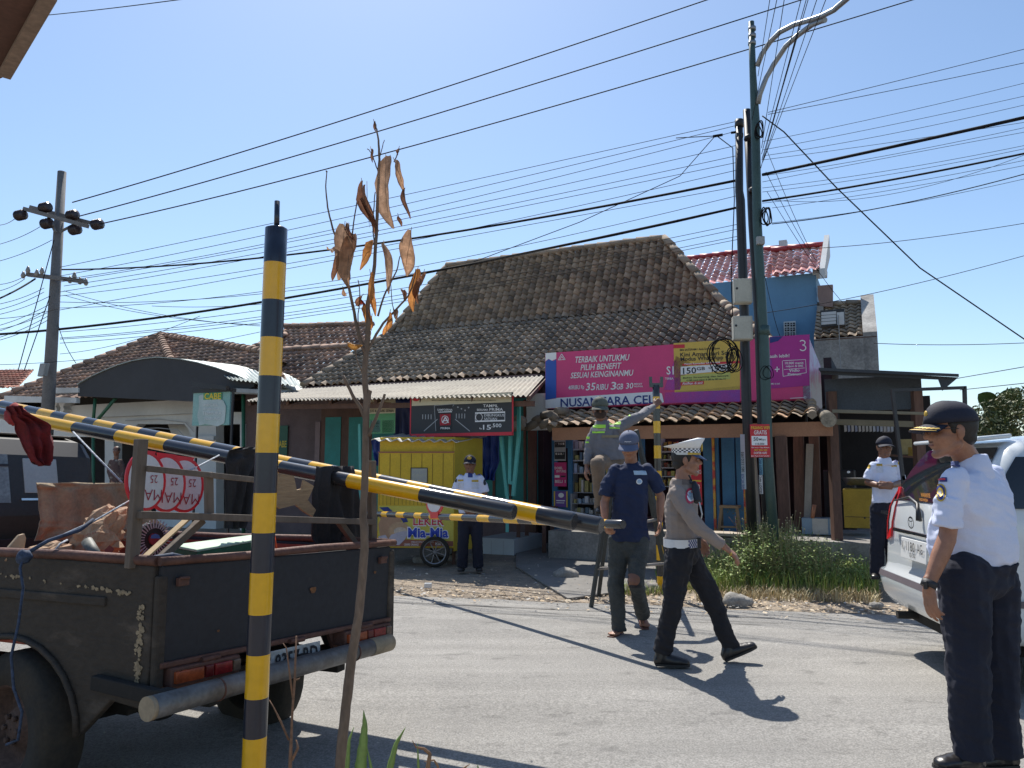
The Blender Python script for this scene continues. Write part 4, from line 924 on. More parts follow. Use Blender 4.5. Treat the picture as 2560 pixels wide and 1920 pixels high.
# ================= OVERHEAD WIRES =================
def wire(pts,D,r,label,sag=0,group='overhead wires between the poles'):
    # pts photo points; D = depth at first and last (1/D linear in between)
    x0,x1=pts[0][0],pts[-1][0]; P=[]
    for (x,y) in pts:
        f=(x-x0)/(x1-x0) if x1!=x0 else 0; d=1/lerp(1/D[0],1/D[1],f); P.append(atD(x,y,d))
    out=[]
    if len(P)==2: P=[P[0],P[0].lerp(P[1],.5)-UP*sag,P[1]]
    n=18
    if len(P)==3:
        a,b,c=P; t=(b-a).length/((b-a).length+(c-b).length); q=(b-a*(1-t)**2-c*t*t)/(2*t*(1-t))
        out=[a*(1-s)**2+q*2*s*(1-s)+c*s*s for s in [i/n for i in range(n+1)]]
    else: out=P
    def off(q): return q[0]<0 or q[0]>2560 or q[1]<0
    if off(pts[-1]): out=out+[out[-1]+(out[-1]-out[-2]).normalized()*22-UP*.2]
    if off(pts[0]): out=[out[0]+(out[0]-out[1]).normalized()*22-UP*.2]+out
    m=M(); rr=[r*max(.7,min(p.y,20)/11) if r<.02 else r for p in out]; m.tube(out,rr,5); single('overhead_wire',label,'wire',m,mCab,out[0],group)
DL=18.9
for i,(p,D) in enumerate((([(181,506),(900,287),(1790,-8)],(DL,11)),([(200,540),(1100,282),(2040,-12)],(DL,10)),([(250,560),(1200,318),(2320,-12)],(DL,9)))):
    wire(p,D,.009,['topmost wire crossing the sky from the left pole','second high wire crossing the sky from the left pole','third high wire passing behind the tip of the lamp post'][i])
for _i,a in enumerate(sorted(([(150,668),(800,533),(1848,302)],[(150,690),(800,558),(1848,312)],[(150,700),(800,581),(1848,326)],[(150,705),(800,590),(1848,362)],[(160,715),(800,605),(1848,388)],[(150,730),(800,615),(1848,405)],[(150,740),(800,645),(1848,424)],[(150,775),(800,657),(1848,466)],[(150,755),(800,718),(1848,520)],[(150,770),(800,708),(1848,488)],[(150,830),(800,754),(1848,560)],[(150,845),(800,770),(1848,572)],[(150,848),(800,778),(1848,590)],[(150,858),(800,786),(1848,598)]),key=lambda w:w[-1][1])):
    wire(a,(DL,10.4),.0045,ORD[_i]+' thin wire, counted from the top, strung from left pole to black poles')
wire([(155,674),(800,628),(1848,450)],(DL,10.4),.02,'thick twisted cable bundle, the upper of two, left of the black poles')
wire([(-20,837),(800,731),(1848,518)],(21,10.4),.019,'thick cable bundle, the lower of two, left of the black poles')
for _i,a in enumerate(([(160,727),(650,815)],[(160,738),(650,812)],[(150,885),(500,790)],[(-10,912),(650,830)],[(380,765),(900,727)])):
    wire(a,(DL,17),.004,['upper crossing wire sagging right from the left pole','lower crossing wire sagging right from the left pole','faint wire running level right of the left pole','thin wire rising to the right just above the canopy','short faint wire left of the big roof'][_i],.15)
wire([(1690,345),(1788,340)],(10.6,10.3),.007,'pale service wire ending at a clamp left of the poles')
wire([(1788,340),(1700,440),(1450,555),(1170,660)],(10.3,18),.006,'slanting drop wire running to the big tiled roof')
wire([(1795,342),(1832,370),(1836,500),(1828,690),(1832,800)],(10.3,10.2),.008,'black cable hanging beside the black pole down to the boxes')
R_=9.7
for _i,a in enumerate(([(1920,281),(2200,213),(2580,118)],[(1920,286),(2200,232),(2580,153)])): wire(a,(R_,7.6),.005,['highest','second highest'][_i]+' wire running from the poles to the right edge')
for _i,a in enumerate(sorted(([(1906,354),(2200,293),(2580,203)],[(1906,375),(2200,318),(2580,236)],[(1906,390),(2200,340),(2580,258)],[(1906,400),(2200,360),(2580,303)],[(1906,440),(2200,392),(2580,315)],[(1906,455),(2200,398),(2580,327)],[(1906,470),(2200,430),(2580,360)],[(1906,480),(2200,440),(2580,368)],[(1906,508),(2200,468),(2580,397)],[(1930,500),(2200,490),(2580,380)],[(1930,557),(2200,520),(2580,443)],[(1930,520),(2200,480),(2580,410)]),key=lambda w:w[-1][1])):
    wire(a,(R_,7.6),.0038,ORD[_i]+' of the finer wires reaching the right edge, counted downwards')
wire([(1906,437),(2150,385),(2580,290)],(R_,7.6),.02,'thickest cable bundle right of the poles, the upper one')
wire([(1906,503),(2200,455),(2580,380)],(R_,7.6),.017,'thick cable bundle right of the poles, the lower one')
wire([(1930,560),(2200,520),(2580,430)],(R_,7.6),.008,'twisted cable below the thick bundles on the right')
wire([(1906,290),(1960,330),(2090,468),(2300,670),(2590,868)],(R_,8),.010,'dark stay cable slanting down to the right across the sky')
wire([(1980,623),(2580,555)],(22,14),.005,'lone wire above the blue house roof',.1); wire([(1915,782),(2580,634)],(20,14),.005,'lone wire passing in front of the blue house wall',.1)
wire([(2185,858),(2380,862),(2590,856)],(20,16),.005,'nearly level wire low in the sky at the right',.0);wire([(2370,950),(2590,912)],(24,20),.006,'short low wire above the trees',.0);wire([(2400,975),(2590,955)],(24,20),.006,'lowest wire just above the trees',.0)
for _i,a in enumerate(([(1895,190),(1926,-10)],[(1880,300),(1944,-10)],[(1904,370),(1962,-10)],[(1904,385),(2005,-10)],[(1905,400),(2018,-10)],[(1906,395),(2023,-10)],[(1907,405),(2045,-10)],[(1909,400),(2068,-10)],[(1902,420),(2000,60)])):
    wire(a,(9.9,6),.005,['first','second','third','fourth','fifth','sixth','seventh','eighth','ninth'][_i]+' from the left of the wires fanning up over the lamp arms',0)
for _i,a in enumerate(([(1915,370),(2035,640)],[(1915,430),(2040,650)],[(1918,480),(2110,760)],[(1912,690),(1950,840)])): wire(a,(9.9,20),.004,['left','middle','right','lowest'][_i]+' fine service wire dropping from the poles to the blue house',.1)
for _i,a in enumerate(sorted(([(37,547),(-10,563)],[(100,567),(-10,613)],[(130,600),(-10,655)],[(62,690),(-10,712)],[(62,697),(-10,729)],[(110,720),(-10,762)],[(110,730),(-10,776)],[(125,740),(-10,788)],[(125,760),(-10,816)],[(150,770),(-10,797)],[(120,790),(-10,846)],[(120,800),(-10,853)],[(115,775),(-10,830)],[(118,782),(-10,825)]),key=lambda w:w[-1][1])):
    wire(a,(DL,17),.0045,ORD[_i]+' short wire, counted downwards, from left pole to left edge',.05)
wire([(88,697),(-10,750)],(DL,17),.013,'thick cable leaving the left pole at the crossarm',.03)
wire([(135,600),(45,927)],(DL,18),.007,'stay wire left of the utility pole, the longer one',0); wire([(125,740),(60,927)],(DL,18),.007,'stay wire left of the utility pole, the shorter one',0)
wire([(145,810),(190,908)],(DL,19),.005,'service wire from the left pole to the tiled roof',.1)
wire([(95,40),(300,18),(500,-8)],(8,6),.006,'single wire at the top left corner beside the eave',0)
# insulator clamps of the service wire
m=M(); stk(m,[(1783,341,10.3),(1806,337,10.3)],.02,8); stk(m,[(1828,332,10.3),(1842,330,10.3)],.018,8); single('wire_clamp','small dark wire clamp left of the black pole top','clamp',m,mCab)
# building eave corner at top-left of the frame
m=M(); m.prism([atZ(-80,-80,2.7),atZ(128,-20,2.7),atZ(120,4,2.7),atZ(14,190,2.7),atZ(2,196,2.7),atZ(-80,200,2.7)],(0,0,.05)); 
ev=Thing('roof_eave','brown wooden eave corner of a near roof at the top left','roof eave',atD(30,60,2.2)); ev.part('soffit',m,mat('eave_brown',(.10,.05,.04),.8,0,.3,6))
m=M(); m.bar(atZ(124,-10,2.69),atZ(10,190,2.69),.035,.012); ev.part('drip_edge',m,mat('eave_edge',(.22,.17,.14),.7,0,.3,20))
# ================= PICKUP TRUCK =================
L0=atD(385,1403,3.27); R0=atD(975,1356,4.53)
TB=V((R0.x-L0.x,R0.y-L0.y,0)); TW=TB.length; TB.normalize(); TA=V((-.935,.355,0)).normalized()
ZR=L0.z; dR=(R0.z-L0.z)/TW
def T(u,v,z): return V((L0.x,L0.y,0))+TA*u+TB*v+UP*(z+dR*v)
SP=PL(L0,-TA); TG=PL(L0,TB)
def TP(u): return PL(L0+TA*u,TB)
mTrk=mat('truck_paint',(.014,.016,.022),.7,.0,.35,3,.2,30,col2=(.06,.052,.045),thr=.74)
mTrkS=mat('truck_paint_worn',(.034,.026,.019),.75,.0,.4,2.2,.5,25,col2=(.085,.066,.05),thr=.60,stretch=(1,1,2))
mRust=mat('rusty_rail',(.12,.055,.04),.65,.2,.35,6,.4,40)
mInr=mat('bed_red',(.28,.05,.025),.6,.1,.35,4,.3,30,col2=(.12,.03,.02))
mTyre=mat('tyre',(.016,.015,.014),.9,0,.3,6,.3,50,col2=(.045,.035,.022))
mHub=mat('hub_rust',(.10,.06,.045),.8,.3,.4,8,.3)
mChr=mat('chrome',(.7,.7,.7),.15,1,.02,4)
tk=Thing('pickup_truck','old dark grey rusty pickup truck with open bed loaded with signs and barrier booms','pickup truck',V((L0.x,L0.y,0)))
H=1.02
wc=SP.uz(17,1816); uc=-wc[0]; rw=.335; 
# outer side panels with wheel arch
def side(v,sgn,mt):
    m=M(); zb=.56; pts=[T(0,v,ZR-.02),T(2.15,v,ZR-.0),T(2.15,v,.60),T(uc+.46,v,.58)]
    for k in range(9):
        a=math.pi*(.98-.96*k/8); pts.append(T(uc-.43*math.cos(a),v,.36+.40*math.sin(a)))
    # arch drawn from front to rear
    pts2=pts[:4]+[T(uc+.43*math.cos(math.pi*k/10),v,.36+.38*math.sin(math.pi*k/10)) for k in range(0,11)]+[T(max(.12,uc-.60),v,.52),T(.02,v,.50),T(0,v,.66)]
    m.prism(pts2,TB*.035*sgn); return tk.part('side_panel',m,mt,bevel=.008)
sp1=side(0,1,mTrkS); side(TW,-1,mTrk)
m=M(); m.prism([T(.25,-.012,ZR-.16),T(2.1,-.012,ZR-.16),T(2.1,-.012,ZR-.20),T(.25,-.012,ZR-.2)],TB*.02); tk.part('crease',m,mTrkS,sp1,bevel=.006)
m=M(); m.tube([T(uc+.43*math.cos(math.pi*k/14),-.008,.36+.38*math.sin(math.pi*k/14)) for k in range(15)],.014,8); tk.part('arch_lip',m,mTrkS,sp1)
for v in (0.01,TW-.01):
    m=M(); m.tube([T(-.01,v,ZR),T(.5,v,ZR+.006),T(1.2,v,ZR-.004),T(2.15,v,ZR)],.022,10); tk.part('rail',m,mRust)
# peeling body filler on the rear corner
m=M(); rr=random.Random(11)
for i in range(150):
    if i%3: z=rr.uniform(.60,.92); u=.055+.03*NZ.noise(V((z*9,1,0)))+jit(.014)
    else: u=rr.uniform(.10,.36) if rr.random()<.75 else rr.uniform(.36,.9); z=.965+(u-.1)*.05+jit(.006)
    s_=rr.uniform(.003,.011); p=T(u,-.003-rr.random()*.002,z); k=rr.randint(5,8)
    m.poly([p+TA*(s_*rr.uniform(.5,1.6)*math.cos(6.283*j/k))+UP*(s_*rr.uniform(.4,1.3)*math.sin(6.283*j/k)) for j in range(k)])
tk.part('peeled_filler',m,mat('filler',(.30,.235,.15),.9,0,.4,14,.5,70),sp1)
# tailgate
m=M(); a=TG.uz(392,1410)
tgp=[T(-.03,.02,ZR-.02),T(-.03,TW-.03,ZR-.02),T(-.02,TW-.03,.66),T(-.02,.02,.655)]
m.prism(tgp,TA*.03); tg=tk.part('tailgate',m,mTrk,bevel=.008)
for v_,z_,r_ in ((.55,.97,.012),(.86,.90,.02),(1.2,.80,.008),(.3,.78,.007),(1.32,.95,.010)):
    m=M(); m.poly([T(-.0335,v_+r_*(1+.3*math.sin(3*a))*math.cos(a),z_+r_*(1+.3*math.cos(2*a))*math.sin(a)) for a in [6.283*q/9 for q in range(9)]]); tk.part('rust_spot',m,mat('rust_spot',(.16,.07,.025),.8,0,.3,30),tg)
for v_ in (.10,TW-.12):
    m=M(); m.box(T(-.045,v_,ZR-.09),(.02,.05,.035),TA,TB); m.tube([T(-.05,v_-.02,ZR-.075),T(-.06,v_+.02,ZR-.075)],.008,8); tk.part('latch',m,mRust,tg,bevel=.003)
for v_ in (.25,TW/2,TW-.25):
    m=M(); m.tube([T(-.05,v_-.045,.672),T(-.05,v_+.045,.672)],.012,10); tk.part('hinge',m,mRust,tg)
m=M(); m.tube([T(-.03,.0,ZR),T(-.03,TW*.3,ZR-.004),T(-.03,TW*.6,ZR+.004),T(-.03,TW+.0,ZR)],.019,10); tk.part('rail',m,mRust,tg)
m=M(); m.prism([T(-.04,.02,.69),T(-.04,TW-.03,.69),T(-.04,TW-.03,.665),T(-.04,.02,.665)],TA*.02); tk.part('hem',m,mRust,tg,bevel=.006)
m=M(); m.prism([T(-.033,0,ZR-.06),T(-.033,.045,ZR-.06),T(-.033,.045,.52),T(-.033,0,.52)],TA*.03); m.prism([T(-.036,TW-.045,ZR-.04),T(-.036,TW,ZR-.04),T(-.036,TW,.53),T(-.036,TW-.045,.53)],TA*.03); tk.part('corner_post',m,mTrkS,bevel=.01)
# bed floor and inner walls
m=M(); m.prism([T(0,.03,.70),T(0,TW-.03,.70),T(2.15,TW-.03,.70),T(2.15,.03,.70)],(0,0,.03)); tk.part('bed_floor',m,mInr)
m=M(); m.prism([T(.01,TW-.05,.73),T(2.12,TW-.05,.73),T(2.12,TW-.05,ZR-.03),T(.01,TW-.05,ZR-.03)],TB*.012); tk.part('inner_side',m,mInr)
m=M(); m.prism([T(.01,.04,.73),T(2.12,.04,.73),T(2.12,.04,ZR-.03),T(.01,.04,ZR-.03)],TB*.012);  tk.part('inner_side',m,mInr)
m=M(); m.prism([T(2.12,.03,.5),T(2.12,TW-.03,.5),T(2.12,TW-.03,ZR-.02),T(2.12,.03,ZR-.02)],TA*.03); tk.part('headboard',m,mTrk)
# rear valance pieces with lights
def light_box(v0,v1,z0,z1):
    m=M(); m.prism([T(-.06,v0,z1),T(-.06,v1,z1),T(-.06,v1,z0),T(-.06,v0,z0)],TA*.08); b=tk.part('tail_light',m,mRust,bevel=.008)
    n=[(.03,.42,'lens_orange',(.35,.07,.02)),(.44,.56,'lens_darkred',(.12,.01,.01)),(.58,.84,'lens_red',(.25,.015,.015)),(.86,.97,'lens_tan',(.15,.10,.07))]
    for a,c,nm,col in n:
        m=M(); va,vb=lerp(v0,v1,a),lerp(v0,v1,c); m.prism([T(-.075,va,z1-.015),T(-.075,vb,z1-.015),T(-.075,vb,z0+.015),T(-.075,va,z0+.015)],TA*.02); tk.part('lens',m,mat(nm,col,.25,0,.3,20,col2=tuple(x*.5 for x in col)),b,bevel=.004)
light_box(.055,.40,.585,.665); light_box(TW-.42,TW-.06,.59,.665)
m=M(); m.prism([T(.0,.02,.66),T(.0,TW-.03,.66),T(.02,TW-.03,.57),T(.02,TW-.4,.56),T(.02,TW-.45,.655),T(.02,.46,.655),T(.02,.42,.56),T(.02,.02,.52)],TA*.02); tk.part('valance',m,mRust)
# number plate
m=M(); zp=.585; m.prism([T(-.05,.47,zp+.06),T(-.05,.90,zp+.06),T(-.05,.90,zp-.06),T(-.05,.455,zp-.06)],TA*.006); pl_=tk.part('number_plate',m,mat('plate_grey',(.42,.43,.42),.5,0,.3,12),bevel=.004)
PP=PL(T(-.05,0,0),TB); m=M()
def ttext(pl,m,s,u0,u1,z0,z1,off,bold=.02):
    vs,fs=text_mesh(s,bold); xs=[v.x for v in vs];w=max(xs)-min(xs);x0=min(xs); k=m.add([pl.pt(u0+(v.x-x0)/w*(u1-u0),z0+v.y/.7*(z1-z0),off) for v in vs])
    for f in fs: m.face([k+i for i in f])
zo=T(0,.6,zp).z
ttext(PP,m,'AG 8357 RD',.475,.88,zo-.035,zo+.04,.004); tk.part('lettering',m,iK,pl_)
# bumper pipe
pa_,pb_=atD(367,1773,3.06),atD(972,1606,4.42)
m=M(); m.tube([pa_,pa_.lerp(pb_,.5)+UP*.004,pb_],.045,20); mPipe=mat('bumper_pipe',(.16,.165,.17),.5,.4,.3,6,.3,40,col2=(.09,.08,.07)); bp_=tk.part('bumper',m,mPipe)
m=M(); m.tube([pb_.lerp(pa_,.11),pb_.lerp(pa_,-.003)],.0465,20); m.tube([pa_+(pa_-pb_)*.001,pa_.lerp(pb_,.012)],.0463,20); tk.part('end_cap',m,mat('cap_tan',(.30,.24,.16),.7,0,.2,9),bp_)
m=M(); 
for t in (.22,.80): m.tube([pa_.lerp(pb_,t),pa_.lerp(pb_,t+.006)],.0475,20)
tk.part('band',m,mRust,bp_)
for t in (.09,.60):
    m=M(); c=pa_.lerp(pb_,t); m.box(c+TA*.06-UP*.005,(.06,.06,.09),TA,TB); m.bar(c+TA*.05,c+TA*.45+UP*.03,.04,.06); tk.part('bracket',m,MATS['underbody'] if 'underbody' in MATS else mat('underbody',(.02,.018,.016),.9,0,.3,5),bevel=.006)
# chassis, axle, wheels
m=M()
for v in (.35,TW-.35): m.bar(T(.02,v,.50),T(4.2,v,.50),.07,.11)
m.bar(T(.15,.3,.52),T(.15,TW-.3,.52),.06,.09); m.bar(T(.7,.3,.52),T(.7,TW-.3,.52),.06,.09); m.tube([T(uc,.1,.335),T(uc,TW-.1,.335)],.05,10); m.sph(T(uc,TW/2,.33),.13); tk.part('chassis',m,mat('underbody',(.02,.018,.016),.9,0,.3,5))
for v in (.35,TW-.35):
    m=M(); m.bar(T(uc-.5,v,.40),T(uc+.5,v,.40),.06,.03); m.bar(T(uc-.3,v,.37),T(uc+.3,v,.37),.06,.03); tk.part('leaf_spring',m,MATS['underbody'])
def wheel(th,c,ax,r,wd,hubm,name='wheel',tm=None,spokes=0,rim=.58):
    ax=V(ax).normalized(); f=ax.cross(UP).normalized(); m=M(); n=32
    prof=[(-.5,rim),(-.5,.80),(-.46,.93),(-.36,.995),(0,1),(.36,.995),(.46,.93),(.5,.80),(.5,rim),(.3,rim-.03),(-.3,rim-.03)]
    rs=[[c+ax*wd*a+(f*math.cos(2*math.pi*k/n)+UP*math.sin(2*math.pi*k/n))*r*b for k in range(n)] for a,b in prof]
    rs.append(rs[0]); m.rings(rs,False,True)
    t=th.part(name,m,tm or mTyre)
    m=M(); pr=[(.50,rim),(.47,rim-.03),(.1,rim-.08),(.1,.30),(.32,.22),(.36,.10),(.38,.01)] 
    if spokes: pr=[(.50,rim),(.49,rim-.06),(.2,rim-.06),(-.2,rim-.06),(-.2,rim)]
    m.rings([[c+ax*wd*a*s_+(f*math.cos(2*math.pi*k/n)+UP*math.sin(2*math.pi*k/n))*r*b for k in range(n)] for s_ in (1,) for a,b in pr],False,True)
    if not spokes:
        for k in range(6):
            a=k*math.pi/3; p=c+ax*wd*.33+(f*math.cos(a)+UP*math.sin(a))*r*.17; m.tube([p,p+ax*.02],.012,6)
    th.part('rim',m,hubm,t)
    if spokes:
        m=M(); 
        for k in range(spokes):
            a=k*2*math.pi/spokes+.3; m.bar(c,c+(f*math.cos(a)+UP*math.sin(a))*r*(rim-.04),.009,.012)
        m.tube([c-ax*wd*.5,c+ax*wd*.5],r*.09,12); th.part('spokes',m,hubm,t)
    return t
wheel(tk,T(uc,.09,rw),-TB,rw,.19,mHub); wheel(tk,T(uc,TW-.12,rw),TB,rw,.19,mHub)
wheel(tk,T(3.75,.09,rw),-TB,rw,.19,mHub); wheel(tk,T(3.75,TW-.12,rw),TB,rw,.19,mHub)
# cab
CB=TP(2.22); mCab2=mat('cab_dark',(.025,.024,.026),.45,0,.25,3)
zc=1.73
m=M(); 
prof=[(2.22,.55),(2.22,1.22),(2.30,1.60),(2.38,zc-.03),(2.5,zc),(3.15,zc),(3.3,zc-.05),(3.6,1.28),(4.45,1.18),(4.55,1.08),(4.55,.55)]
for v0,v1,ins in ((.04,TW-.04,0),):
    m.prism([T(u,v0,z) for u,z in prof],T(0,v1-v0,0)-T(0,0,0))
cb_=tk.part('cab',m,mCab2,bevel=.05)
m=M(); m.prism([T(2.44,.10,zc+.002),T(2.44,TW-.10,zc+.002),T(3.2,TW-.10,zc+.002),T(3.2,.1,zc+.002)],(0,0,.012)); tk.part('dusty_roof_skin',m,mat('dusty_brown',(.16,.13,.10),.8,0,.3,3),cb_,bevel=.006)
def cabp(u,z): return u
def backp(v0,v1,z0,z1,off=.006,th=.012):   # a panel lying on the sloped cab back
    def f(z): return 2.22+max(0,(z-1.22))*.21
    return [T(f(z1)-off,v0,z1),T(f(z1)-off,v1,z1),T(f(z0)-off,v1,z0),T(f(z0)-off,v0,z0)]
mGl=glass('truck_glass',(.05,.07,.09),.08)
m=M(); m.prism(backp(.18,TW*.60,1.30,1.60),TA*.01); tk.part('rear_window',m,mat('window_pale',(.17,.2,.21),.15,0,.4,2,col2=(.05,.06,.07)),cb_)
m=M(); m.prism(backp(.18,TW*.60,1.525,1.54,.012),TA*.01); tk.part('window_bar',m,iK,cb_)
m=M(); m.prism(backp(TW*.66,TW*.80,1.36,1.58),TA*.01); tk.part('rear_window',m,mat('window_clear',(.33,.37,.38),.2,0,.1,2),cb_,bevel=.004)
m=M(); m.prism(backp(TW*.64,TW*.96,1.315,1.328,.012),TA*.01); tk.part('chrome_trim',m,mChr,cb_)
m=M(); m.prism(backp(TW*.30,TW*.52,1.245,1.262,.012),TA*.01); tk.part('handle',m,mChr,cb_)
# ---- load in the bed ----
rk=Thing('wooden_rack','grey weathered timber frame standing across the truck bed','rack',T(.12,.2,.75))
mTim=mat('timber_grey',(.14,.11,.085),.85,0,.3,4,.4,40,stretch=(1,1,.25))
RK=TP(.12)
def rkb(a,b,w_,name='post',u=.12,mt=None,th=None): m=M(); p=TP(u); m.bar(p.hit(*a),p.hit(*b),w_,w_*.8,side=TB if abs(a[0]-b[0])<60 else None); (th or rk).part(name,m,mt or mTim,bevel=.003)
rkb((353,1098),(329,1420),.047); rkb((521,1180),(523,1290),.036); rkb((929,1152),(931,1380),.045)
rkb((364,1171),(640,1200),.032,'cross_rail',.10); rkb((345,1287),(935,1305),.040,'cross_rail',.09)
rkb((505,1300),(390,1405),.04,'brace',.15); rkb((842,1296),(892,1366),.045,'brace',.15)
m=M(); p=TP(.2); m.bar(p.hit(470,1296),p.hit(352,1402),.012,.045,side=TB); single('wooden_plank','pale freshly cut plank leaning inside the truck rack','plank',m,mat('plank_pale',(.50,.36,.2),.7,0,.2,5,stretch=(1,1,.3)))
m=M(); p=TP(.6); m.prism([p.hit(842,1310),p.hit(852,1305),p.hit(880,1350),p.hit(868,1362)],TA*.02); single('wooden_plank','reddish brown board leaning at the right end of the truck bed','plank',m,mat('plank_red',(.3,.09,.04),.7))
# round signs stacked upside down
mSR=mat('sign_red',(.62,.015,.03),.35,0,.08,3); mSW=mat('sign_white',(.60,.59,.61),.4,0,.08,2)
for i,(cx,cy,rx,ry,u) in enumerate(((364,1202,51,75,.62),(415,1208,50,73,.75),(460,1212,50,70,.88))):
    pl=TP(u); s=Thing('round_sign',['front one of three upside down round limit signs with MAKS lettering in the truck','middle one of three overlapping round red edged signs in the truck','rearmost of three overlapping round red edged signs in the truck'][i],'road sign',pl.hit(cx,cy+ry),'round signs stacked in the truck bed')
    m=M(); pl.disc(m,cx,cy,rx,ry,0,.01,32); s.part('plate',m,mSR)
    m=M(); pl.disc(m,cx,cy+1,rx-7,ry-8,.003,0,32); s.part('face',m,mSW)
    m=M(); pl.text(m,'25',cx+10-22*0,cy+6,cx+28,20,off=.006,rot=1,bold=-.005); pl.text(m,'25',cx-20,cy+6,cx+6,20,off=.006,rot=1,bold=-.005) if i==99 else None
    pl.text(m,'MAKS',cx-42,cy+50,cx+38,29,off=.006,rot=1,bold=-.01) if i==0 else pl.text(m,'MAKS',cx-42,cy+50,cx+36,28,off=.006,rot=1,bold=-.01)
    s.part('lettering',m,ink('darkred',(.30,.01,.03)))
    m=M(); pl.poly(m,[(cx-22,cy-ry-4),(cx+26,cy-ry+2),(cx+20,cy-ry+14),(cx-20,cy-ry+9)],.002,.008); s.part('tab',m,mSR)
# tan tarpaulin over the front of the bed
mTan=mat('tan_canvas',(.33,.25,.155),.85,0,.25,5,.4,60)
single('canvas_tarpaulin','tan canvas tarpaulin draped over the headboard of the truck bed','tarpaulin',cloth(TP(1.75),[(1207,92,345),(1225,98,350),(1300,102,395),(1325,95,420),(1352,82,330)],5,.022,seed=4,ny=24),mTan)
m=M(); p=TP(1.3); c=p.hit(386,1348); 
for k in range(30):
    a=k*2*math.pi/30; d=TB*math.cos(a)+UP*math.sin(a); m.bar(c+d*.065,c+d*.115,.006)
fn=Thing('engine_fan','round ribbed metal fan cover with a red and blue hub behind the rack','fan',c-UP*.12); fn.part('ribs',m,iGr)
m=M(); p.disc(m,386,1348,34,40,-.012,.05); fn.part('housing',m,mBlack); m=M(); p.disc(m,387,1348,13,15,.0,.02);fn.part('hub',m,mat('hub_red',(.25,.03,.04),.6)); m=M(); p.poly(m,[(375,1346),(377,1338),(387,1334),(397,1338),(399,1346)],.006); fn.part('badge',m,ink('blue',(.05,.15,.4)))
# crumpled cement sack
def lump(c,ax,ay,az,seed,amp=.25,n=22,k=10,fr=9,facet=False):
    m=M(); m.ell(c,ax,ay,az,n,k); m.sm=[not facet]*len(m.sm); m.v=[q+(q-V(c))*amp*NZ.noise(q*fr+V((seed,0,0)))+(q-V(c))*amp*.6*abs(NZ.noise(q*fr*2.3+V((0,seed,0)))) for q in m.v]; return m
mSack=mat('paper_sack',(.40,.28,.17),.8,0,.25,9,.5,70,col2=(.34,.19,.11))
sk1=Thing('paper_sack','crumpled orange brown paper sack with faded print lying in the truck bed','sack',T(.55,.3,.9))
m=lump(atD(252,1350,3.85),TB*.11,TA*.08,UP*.12+TB*.03,3,.75,20,12,16,True); m2=lump(atD(160,1380,3.8),TB*.16,TA*.07,UP*.05,5,.9,22,9,18,True); sk1.part('sack',m,mSack); sk1.part('folded_end',m2,mSack)
SKP=PL(atD(250,1350,3.72),(TB-TA*.3).normalized()); m=M(); SKP.text(m,'SEMEN 40 KG',205,1345,245,7,off=0.012,bold=0,tilt=-14); SKP.poly(m,[(258,1375),(272,1362),(284,1372),(272,1390)],.014); sk1.part('print',m,ink('sackprint',(.25,.06,.05)))
m=M(); m.tube([atD(217,1353,3.62),atD(247,1402,3.58)],.026,16,caps=True); pp=single('pipe_offcut','short dirty black pipe sticking out over the truck side rail','pipe',m,mat('pipe_dirty',(.05,.055,.05),.6,0,.5,25,col2=(.2,.2,.18)))
m=M(); p=TP(.9); m.prism([p.hit(12,1392),p.hit(22,1368),p.hit(48,1338),p.hit(62,1334),p.hit(66,1345),p.hit(58,1392)],TA*.015); single('wooden_paddle','small rounded plywood offcut standing in the truck bed corner','plywood',m,mat('ply',(.45,.32,.2),.7,0,.15,6),bevel=.003)
m=M(); q1,q2,q3,q4=atD(430,1362,3.75),atD(628,1337,4.25),atD(660,1345,4.15),atD(492,1374,3.62)
m.prism([q1,q2,q3,q4],(0,0,-.012)); bx1=Thing('green_box','shallow green box with a pale mint lid lying at the tailgate','box',q4-UP*.1); bx1.part('lid',m,mat('mint',(.42,.55,.42),.7,0,.2,8),bevel=.003)
m=M(); o=UP*-.014; m.prism([q1+o,q2+o,q3+o,q4+o],(0,0,-.06)); bx1.part('tray',m,mat('green_tray',(.03,.12,.06),.7,0,.2,8))
cn_=Thing('traffic_cone','orange traffic cone standing in the truck bed behind the striped pole','traffic cone',atR(682,4.15,.73)); cc=atR(682,4.15,.74); m=M(); m.tube([cc,cc+UP*.02,cc+UP*.36,cc+UP*.40],[.10,.095,.03,.022],20); mCone=mat('cone_orange',(.75,.08,.01),.45,0,.1,5); cn_.part('cone',m,mCone); m=M(); m.box(cc-UP*.005,(.26,.26,.02),TA,TB); cn_.part('base',m,mCone,bevel=.005)
mBlk=mat('black_cloth',(.022,.02,.022),.9,0,.3,9,.3,80)
single('black_jacket','black jacket draped over the barrier booms just left of the striped pole','jacket',cloth(TP(.35),[(1118,585,655),(1125,555,660),(1150,548,660),(1200,552,625),(1320,548,600)],3,.02,seed=8,ny=24,off=.06),mBlk)
m=cloth(TP(.3),[(1165,788,880),(1240,775,890),(1330,770,905),(1385,785,912),(1440,805,895),(1446,815,888)],4,.022,seed=12,ny=26,off=.02); single('black_trousers','crumpled black cloth hanging from the booms right of the striped pole','cloth',m,mBlk)
m=M(); p=TP(.22); m.prism([p.hit(*q) for q in [(690,1182),(735,1190),(742,1225),(755,1222),(760,1200),(785,1215),(778,1232),(770,1250),(790,1275),(782,1292),(762,1280),(740,1262),(700,1272),(688,1262)]],TA*.012)
cbm=mat('corrugated_card',(.40,.27,.15),.8,0,.25,4,.8,30,stretch=(1,1,14),col2=(.28,.18,.1)); single('cardboard','torn brown corrugated cardboard hanging beside the striped pole','cardboard',m,cbm)
